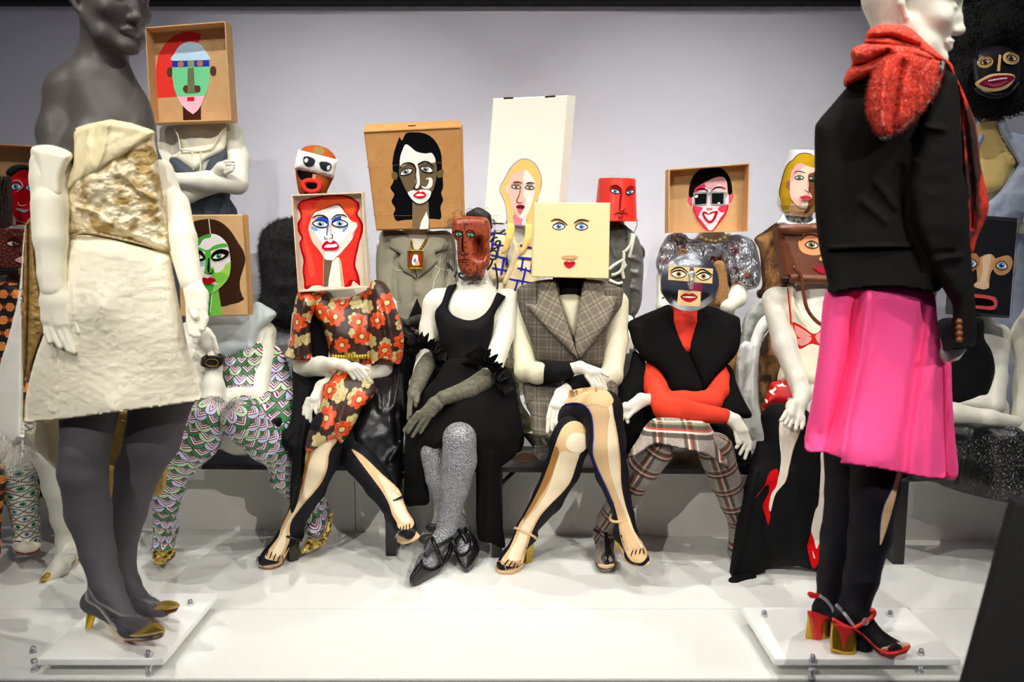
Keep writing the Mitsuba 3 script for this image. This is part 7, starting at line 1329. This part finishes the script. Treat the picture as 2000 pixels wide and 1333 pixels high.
cloth(A, 'hanging_panel', relief(q('545,25 700,20 690,80 640,180 620,260 560,350 550,430 530,500 515,440 500,300 505,180', 'a3'), 2.34, .02, .01, 8, 4, wrinkle=WR(.012, 12)), 'gold_cloth'); cloth(A, 'hanging_panel', relief(q('800,200 822,240 800,400 735,425 720,360 760,290', 'a3'), 2.36, .02, .01, 8, 4, wrinkle=WR(.012, 12)), 'gold_cloth')
tights_grey = mat('tights_charcoal', '#4a474c', .75)
toeA, heelA = plate_pt(243, 1254), plate_pt(167, 1228); Lg = Body(.005, .015)
pts = ch(Lg, '442,-60 415,200 405,300 432,500 478,700 512,840', (2.12, 2.07, 2.07, 2.09, 2.08, 2.06), [.078, .056, .058, .055, .042, .038], 'a3')
foot(Lg, P2('520,860', 2.06, 'a3'), P2('455,940', 2.07, 'a3'), P2('640,1060', 1.99, 'a3'), P2('740,1085', 1.95, 'a3'), r=(.036, .028, .026, .013)); part(A, 'tights', Lg.mesh(), tights_grey)
Lg = Body(.005, .015); pts = ch(Lg, '790,-60 745,150 675,300 628,500 592,700 615,850', (2.20, 2.20, 2.22, 2.24, 2.24, 2.22), [.082, .070, .058, .047, .037, .033], 'a3')
foot(Lg, P2('620,860', 2.22, 'a3'), P2('600,900', 2.25, 'a3'), P2('720,970', 2.14, 'a3'), P2('800,985', 2.09, 'a3'), r=(.033, .027, .025, .012)); part(A, 'tights', Lg.mesh(), tights_grey)
def capshoe(par, sole, cap, vinyl, hl, fr, Y):
    s_ = part(par, 'shoe', relief(q(sole, fr), [(x, y, Yy) for (x, y), Yy in zip(q(sole, fr), np.interp(q(sole, fr)[:, 0], [q(sole, fr)[:, 0].min(), q(sole, fr)[:, 0].max()], Y))], .05, .01, 4, 2.5, smooth_poly=False), 'cream_cloth')
    ys = lambda p_: np.interp(p_[:, 0], [q(sole, fr)[:, 0].min(), q(sole, fr)[:, 0].max()], Y)
    p_ = q(cap, fr); part(s_, 'gold_toe_cap', relief(p_, [(x, y, v - .022) for (x, y), v in zip(p_, ys(p_))], .07, .024, 9, 2.5), mat('gold_cap', '#d6b248', .3, .8) if 'gold_cap' not in scene else 'gold_cap')
    if vinyl: p_ = q(vinyl, fr); V = Pw(p_, ys(p_) - .045); part(s_, 'vinyl_side', relief(p_, [(x, y, v - .028) for (x, y), v in zip(p_, ys(p_))], .004, .006, 8, 3), clear)
    if hl: part(s_, 'heel', relief(q(hl, fr), Y[0] + .01, .03, .006, 5, 2.5, smooth_poly=False), gold)
    return s_
s1 = capshoe(A, '398,945 405,935 450,960 500,990 530,1040 570,1085 620,1108 700,1108 805,1085 802,1102 770,1118 690,1130 600,1132 560,1115 520,1070 490,1020 460,985 405,965', '620,1108 680,1080 745,1042 790,1058 808,1080 790,1092 700,1112', '420,880 440,880 470,930 520,960 600,1000 690,1005 742,1040 680,1080 620,1105 570,1085 530,1040 480,975 420,935', '428,968 470,990 468,1010 448,1072 415,1074 420,1010', 'a3', (2.06, 1.93))
part(s1, 'platform_sole', relief(q('585,1118 690,1125 790,1100 800,1108 770,1124 690,1136 605,1135', 'a3'), [(235, 1250, 2.0), (320, 1240, 1.93)], .05, .006, 3, 2.5, smooth_poly=False), wood_red)
s2 = capshoe(A, '600,945 640,985 680,1000 760,1005 870,980 872,965 700,990 640,960', '690,1000 745,970 795,936 850,937 875,952 870,968 780,990', '655,930 700,915 760,925 795,938 745,972 690,998 670,980', None, 'a3', (2.22, 2.06)); part(s2, 'platform_sole', relief(q('700,1005 780,998 866,975 862,988 790,1012 725,1022', 'a3'), [(285, 1204, 2.12), (345, 1192, 2.06)], .05, .006, 3, 2.5, smooth_poly=False), wood_red)

# ---- S: seated behind the gown, one white leg in a clear and gold pump in view
S_ = thing('mannequin', 'seated mannequin hidden behind the cream gown, one white leg in a clear gold-tipped pump', 'mannequin')
B = Body(.006); torso(B, (220, 520), ((165, 560), (275, 560)), (220, 630), (215, 740), (210, 835), (2.95, 2.95, 2.93, 2.90, 2.84), r=(.042, .036, .09, .08, .10)); F = 'l2'
ch(B, '640,300 380,330 345,430', (2.84, 2.64, 2.58), [.08, .058, .054], F); ch(B, '345,430 395,650 425,860 445,1000', (2.58, 2.62, 2.66, 2.68), [.054, .048, .038, .030], F)
foot(B, P2('448,1010', 2.68, F), P2('520,1040', 2.70, F), P2('400,1190', 2.58, F), P2('310,1265', 2.54, F), r=(.030, .026, .024, .012)); part(S_, 'body', B.mesh(), skin)
cloth(S_, 'dress', relief(np.array([(160, 560), (280, 560), (300, 700), (310, 830), (140, 840), (140, 700)]), [(220, 600, 2.86), (220, 800, 2.74)], .1, .03, 24, 6), 'cream_cloth')
s3 = capshoe(S_, '262,1285 290,1306 360,1290 440,1240 475,1205 500,1130 545,1070 560,1075 520,1140 490,1215 440,1258 360,1300 290,1310', '262,1280 300,1235 330,1218 400,1225 470,1200 460,1225 380,1275 300,1295', '330,1218 350,1150 380,1080 420,1050 480,1060 530,1010 550,1050 500,1130 470,1200 400,1225', None, F, (2.54, 2.70))
part(s3, 'heel', relief(q('540,1080 562,1070 575,1140 560,1160 548,1155', F), 2.70, .03, .006, 4, 2.5, smooth_poly=False), gold)

# ============================================================ O: white standing mannequin in black jacket and pink skirt
O = thing('mannequin', 'standing white mannequin seen from behind in black jacket, bright pink skirt and black tights', 'mannequin')
hd = Body(.004, .012); Yo = 2.02
head(hd, hp(1782, 20, 2.03), 68, 6, 1.06); hd.chain([hp(1770, 90, 2.03), hp(1760, 150, 2.04)], [.052, .060], k=.03)
hd.chain([hp(1690, 215, 2.03), hp(1745, 180, 2.04), hp(1820, 200, 2.06)], [.042, .055, .042], k=.05); hd.chain([hp(1745, 190, 2.04), hp(1735, 300, 2.04), hp(1735, 440, 2.04), hp(1730, 560, 2.04)], [.09, .105, .085, .12], flat=.75, k=.05)
part(O, 'body', hd.mesh(), skin)
bw = mat('jacket_black', '#0e0c0b', .9, specular=.2); JO = [(1640, 300, 1.97), (1740, 250, 1.95), (1640, 500, 1.96), (1740, 450, 1.93), (1830, 400, 1.95), (1740, 560, 1.91)]
cloth(O, 'jacket', relief(np.vstack([q('1000,560 700,480 450,560 300,690 180,830 70,960 45,1040 45,1333', 'o1'), q('95,130 98,300 110,450 130,600 160,720 180,800 190,862 350,838 540,825 700,835 870,852 920,700 940,400 900,100 850,-100', 'o2'), q('1100,800 1080,640', 'o1')]), JO, .16, .05, 34, 4.5,
    folds=[(q('200,592 450,585 700,578', 'o2'), 4, .018), (q('200,604 450,597 700,590', 'o2'), 4, -.018), (q('480,180 600,330', 'o2'), 8, .012), (q('400,300 540,420', 'o2'), 9, .010), (q('640,100 660,400 760,700', 'o2'), 9, -.016)], hem=q('190,862 350,838 540,825 700,835 870,852', 'o2'), wrinkle=WR(.010, 60, 4)), bw)
sl = relief(np.vstack([q('1080,560 1150,590 1175,650 1190,800 1200,1000 1215,1333', 'o1'), q('1010,80 1045,250 1060,500 1078,750 1100,1000 1095,1188 1040,1205 960,1217 890,1207 935,1100 955,950 900,850 820,700 720,480 680,250 700,50', 'o2'), q('850,1200 900,900 1000,680', 'o1')]), [(1820, 180, 1.92), (1840, 300, 1.89), (1850, 450, 1.87), (1880, 650, 1.86)], .11, .05, 26, 4, folds=[(q('780,700 900,650 1000,640', 'o2'), 6, .012), (q('860,620 950,610', 'o2'), 5, -.010), (q('900,1000 1050,1020', 'o1'), 6, .012)], hem=q('1095,1188 1040,1205 960,1217 890,1207', 'o2'), wrinkle=WR(.014, 40, 6)); ks = cloth(O, 'sleeve', sl, bw); S = Surf(sl)
for y in (1043, 1080, 1117, 1155): c_, n_ = S.at(q(f'994,{y}', 'o2')); part(ks, 'button', lathe([(0, .006), (.005, .005), (.0072, .002), (.0072, 0), (0, 0)], c_[0], (-.2, -1, 0), 18), mat('button_brown', '#7a4a24', .35) if 'button_brown' not in scene else 'button_brown')
hand(O, 'o2', (1.93, 1.92, 1.92), ['960,1190 930,1230', '980,1200 960,1240'], ['900,1215 890,1240 888,1262', '920,1225 910,1250 900,1272', '940,1230 930,1258 920,1280', '965,1230 950,1258 942,1278'], [(.026, .022), (.026, .022)])
pink = mat('pink_wool', '#fb4d90', .85); pk = [(1620, 600, 1.98), (1720, 570, 1.93), (1830, 600, 1.96), (1600, 850, 1.99), (1640, 880, 1.88), (1720, 900, 1.86), (1860, 920, 1.94)]
cloth(O, 'skirt', relief(q('185,-390 350,-420 600,-430 900,-400 950,-200 975,0 985,150 990,400 1000,700 1004,885 940,893 850,887 710,857 540,825 400,805 290,790 288,755 170,715 40,682 90,350 140,0', 'o3'), pk, .2, .05, 30, 4, folds=[(q('480,-380 420,100 330,500 300,780', 'o3'), 10, .022), (q('400,-350 340,100 250,500 200,720', 'o3'), 11, -.030), (q('880,-350 800,200 740,600 720,850', 'o3'), 10, -.020), (q('960,-100 920,400 900,880', 'o3'), 9, .012)], hem=q('40,682 170,715 288,755 290,790 400,805 540,825 710,857 850,887 940,893 1004,885', 'o3')), pink)
cloth(O, 'skirt_flap', relief(q('950,-150 1000,60 1042,85 1050,300 1070,600 1092,868 1005,880 985,600 980,200', 'o3'), 2.06, .03, .012, 8, 4), pink)
Lg = Body(.005, .015); pts = ch(Lg, '1660,870 1655,960 1640,1050 1625,1130 1618,1190', (2.08, 2.10, 2.11, 2.11, 2.10), [.066, .054, .047, .036, .033]); foot(Lg, P1(1612, 1195, 2.10), P1(1608, 1212, 2.10), P1(1650, 1240, 2.04), P1(1690, 1260, 1.99)); part(O, 'tights', Lg.mesh(), navy)
Lg = Body(.005, .015); pts = ch(Lg, '1712,860 1708,960 1698,1050 1682,1130 1668,1190', (2.0, 2.0, 2.01, 2.01, 2.0), [.066, .056, .050, .041, .036]); foot(Lg, P1(1665, 1195, 2.0), P1(1650, 1206, 2.02), P1(1722, 1256, 1.95), P1(1750, 1264, 1.93), r=(.034, .026, .021, .012)); ml = Lg.mesh(); tk = part(O, 'tights', ml, navy); S = Surf(ml)
paint(tk, 'painted_skin', S, q('690,850 705,870 690,930 660,1060 620,1200 575,1333 560,1333 570,1200 590,1080 640,970 670,880', 'o3') + np.array([-2, 0]), nude); paint(tk, 'painted_outline', S, stroke(q('672,860 640,970 590,1080 565,1200 560,1333', 'o3') - np.array([2, 0]), 1.6, taper=False), '#2a2f90')
red_l = mat('shoe_red', '#d8302c', .4); gold_t = mat('heel_gold', '#c99b2e', .15, .7)
def heelblock(par, quad, inlay, Y):
    h_ = part(par, 'heel', relief(q(quad, 'o4'), Y, .035, .014, 9, 2.5, smooth_poly=False), gold_t); p_ = q(inlay, 'o4'); part(h_, 'heel_inlay', relief(p_, Y - .016, .006, .003, 4, 2.5), red_l); return h_
sf = part(O, 'shoe', relief(q('488,765 495,760 560,775 640,810 650,835 600,822 490,785', 'o4'), 2.06, .05, .006, 3, 2.5, smooth_poly=False), red_l); heelblock(sf, '490,780 640,825 640,980 580,1000 520,990 470,968', '500,782 620,815 600,860 590,965 535,965 520,860', 2.06)
part(sf, 'slingback', tube(Pw(spline(q('575,660 620,690 660,740 680,790', 'o4'), False, 5), 2.055), .0045, 6), mat('strap_grey', '#a9abb2', .3)); part(sf, 'bow', tube(Pw(spline(q('580,655 540,650 500,640 520,665 575,662', 'o4'), False, 5), 2.06), .0045, 6), red_l)
sn_ = part(O, 'shoe', relief(q('655,815 670,808 740,850 830,890 900,945 960,1005 1010,1040 1060,1050 1130,1040 1205,1000 1212,1015 1180,1060 1110,1080 1050,1083 1000,1060 940,1000 880,940 825,905 740,885 665,840', 'o4'), [(1625, 1212, 1.98), (1700, 1250, 1.94), (1770, 1268, 1.90)], .06, .008, 4, 2.5, smooth_poly=False), red_l)
part(sn_, 'insole', relief(q('1000,1030 1060,1000 1120,985 1180,985 1205,1005 1140,1040 1060,1050', 'o4'), 1.925, .03, .004, 3, 2.5), sole_tan); heelblock(sn_, '655,840 740,880 832,905 838,1000 828,1080 740,1078 650,1045 645,940', '680,850 815,900 775,950 755,1030 740,1030 720,940', 1.975)
part(sn_, 'slingback', tube(Pw(spline(q('690,722 740,775 790,840 820,880', 'o4'), False, 5), [1.985] * 6 + [1.965] * 10), .0045, 6), 'strap_grey'); part(sn_, 'ankle_strap', tube(Pw(spline(q('812,888 870,855 920,825 955,785 940,755', 'o4'), False, 5), np.linspace(1.955, 1.95, 21)), .006, 6), red_l); part(sn_, 'buckle', ring_around(Pw(q('895,840', 'o4'), 1.945)[0], [.3, -1, .2], .008, .002), chrome)
part(sn_, 'vinyl_band', tube(Pw(spline(q('1050,1040 1090,970 1130,965 1140,1010', 'o4'), False, 5), np.linspace(1.92, 1.915, 16)), .008, 6), clear)
# scarf
scarf = thing('scarf', 'red mohair scarf with dark fringe round the neck of the mannequin in black jacket', 'scarf')
bumped('mohair', proc(lambda p, n, uv: mix(mix(lin('#8f1a12'), lin('#ef4a34'), fbm(p.x * 60, p.z * 60, p.y * 60)), lin('#f6b09a'),   .25 * smoothstep(.55, .8, noise(p.x * 240, p.z * 120, p.y * 200)))), lambda p, n, uv: fbm(p.x * 160, p.y * 160, p.z * 160), .006, .95)
mat('mohair_tail', proc(lambda p, n, uv: mix(mix(lin('#c02a18'), lin('#2a120c'), smoothstep(.42, .62, fbm(p.x * 36, p.z * 14, p.y * 30))), lin('#d9c7a6'), smoothstep(1.06, 1.0, p.z) * smoothstep(.4, .5, noise(p.x * 60, p.z * 40)))), .95); mat('mohair_grey', proc(lambda p, n, uv: mix(lin('#1c1a1b'), lin('#a9a6a2'), smoothstep(.45, .75, noise(p.x * 150, p.z * 150, p.y * 150)))), .95)
def sc(name, s_, Y, m, thick=.05, bulge=.03, edge=14, folds=()): r_ = relief(q(s_, 'o1'), Y, thick, bulge, edge, 3.5, folds, WR(.010, 18, 7)); cloth(scarf, name, r_, m); return r_
sc('tail', '1050,470 1100,480 1135,520 1150,580 1200,680 1250,800 1290,900 1320,1000 1340,1150 1355,1300 1400,1500 1420,1640 1380,1760 1320,1900 1290,2000 1230,1950 1230,1700 1215,1400 1200,1000 1180,700', [(1850, 130, 1.97), (1890, 250, 1.96), (1905, 400, 1.95), (1905, 470, 1.95)], 'mohair_tail', .05, .025, 12, ((q('1200,800 1250,1100 1290,1500 1290,1800', 'o1'), 4, -.02),))
sc('neck_wrap', '500,215 560,195 640,190 720,195 800,222 870,280 920,330 970,375 1030,425 1070,470 1000,480 900,440 760,400 600,380 450,350 445,300 465,250', [(1720, 60, 1.93), (1790, 70, 1.92), (1835, 105, 1.95)], 'mohair', .08, .05, 20, ((q('470,300 640,290 860,360', 'o1'), 5, -.02),))
sc('neck_fold', '450,345 350,380 328,430 340,505 300,565 272,640 290,692 360,650 470,600 560,560 700,480 900,470 1000,470 900,400 760,360 600,345', [(1670, 110, 1.93), (1720, 105, 1.91), (1800, 110, 1.90), (1660, 160, 1.95)], 'mohair', .08, .045, 16, ((q('350,520 480,490 620,410', 'o1'), 6, -.035),))
hl = sc('lobe', '640,430 760,392 880,430 960,465 1045,490 1060,545 1030,660 960,780 880,880 770,980 650,1060 585,1062 525,1005 478,905 468,800 490,650 545,520', [(1750, 110, 1.885), (1720, 180, 1.86), (1740, 220, 1.86), (1820, 150, 1.88)], 'mohair', .05, .045, 18, ((q('740,500 700,700 660,1000', 'o1'), 7, -.028), (q('620,500 580,800 590,1000', 'o1'), 9, .015)))
sc('fringe_edge', '1040,480 1075,490 1060,560 1010,640 1035,640 1000,720 940,820 860,900 780,980 700,1050 620,1110 570,1105 545,1070 640,1055 760,975 870,870 950,770 1000,650 1015,560', [(1840, 130, 1.855), (1800, 220, 1.84), (1730, 265, 1.84)], 'mohair_grey', .02, .012, 6)
part(scarf, 'fluff', hairs(hl, 3000, .012, .0005, 21, lambda c: c[:, 1] < 1.86), 'mohair', False, kind='stuff')
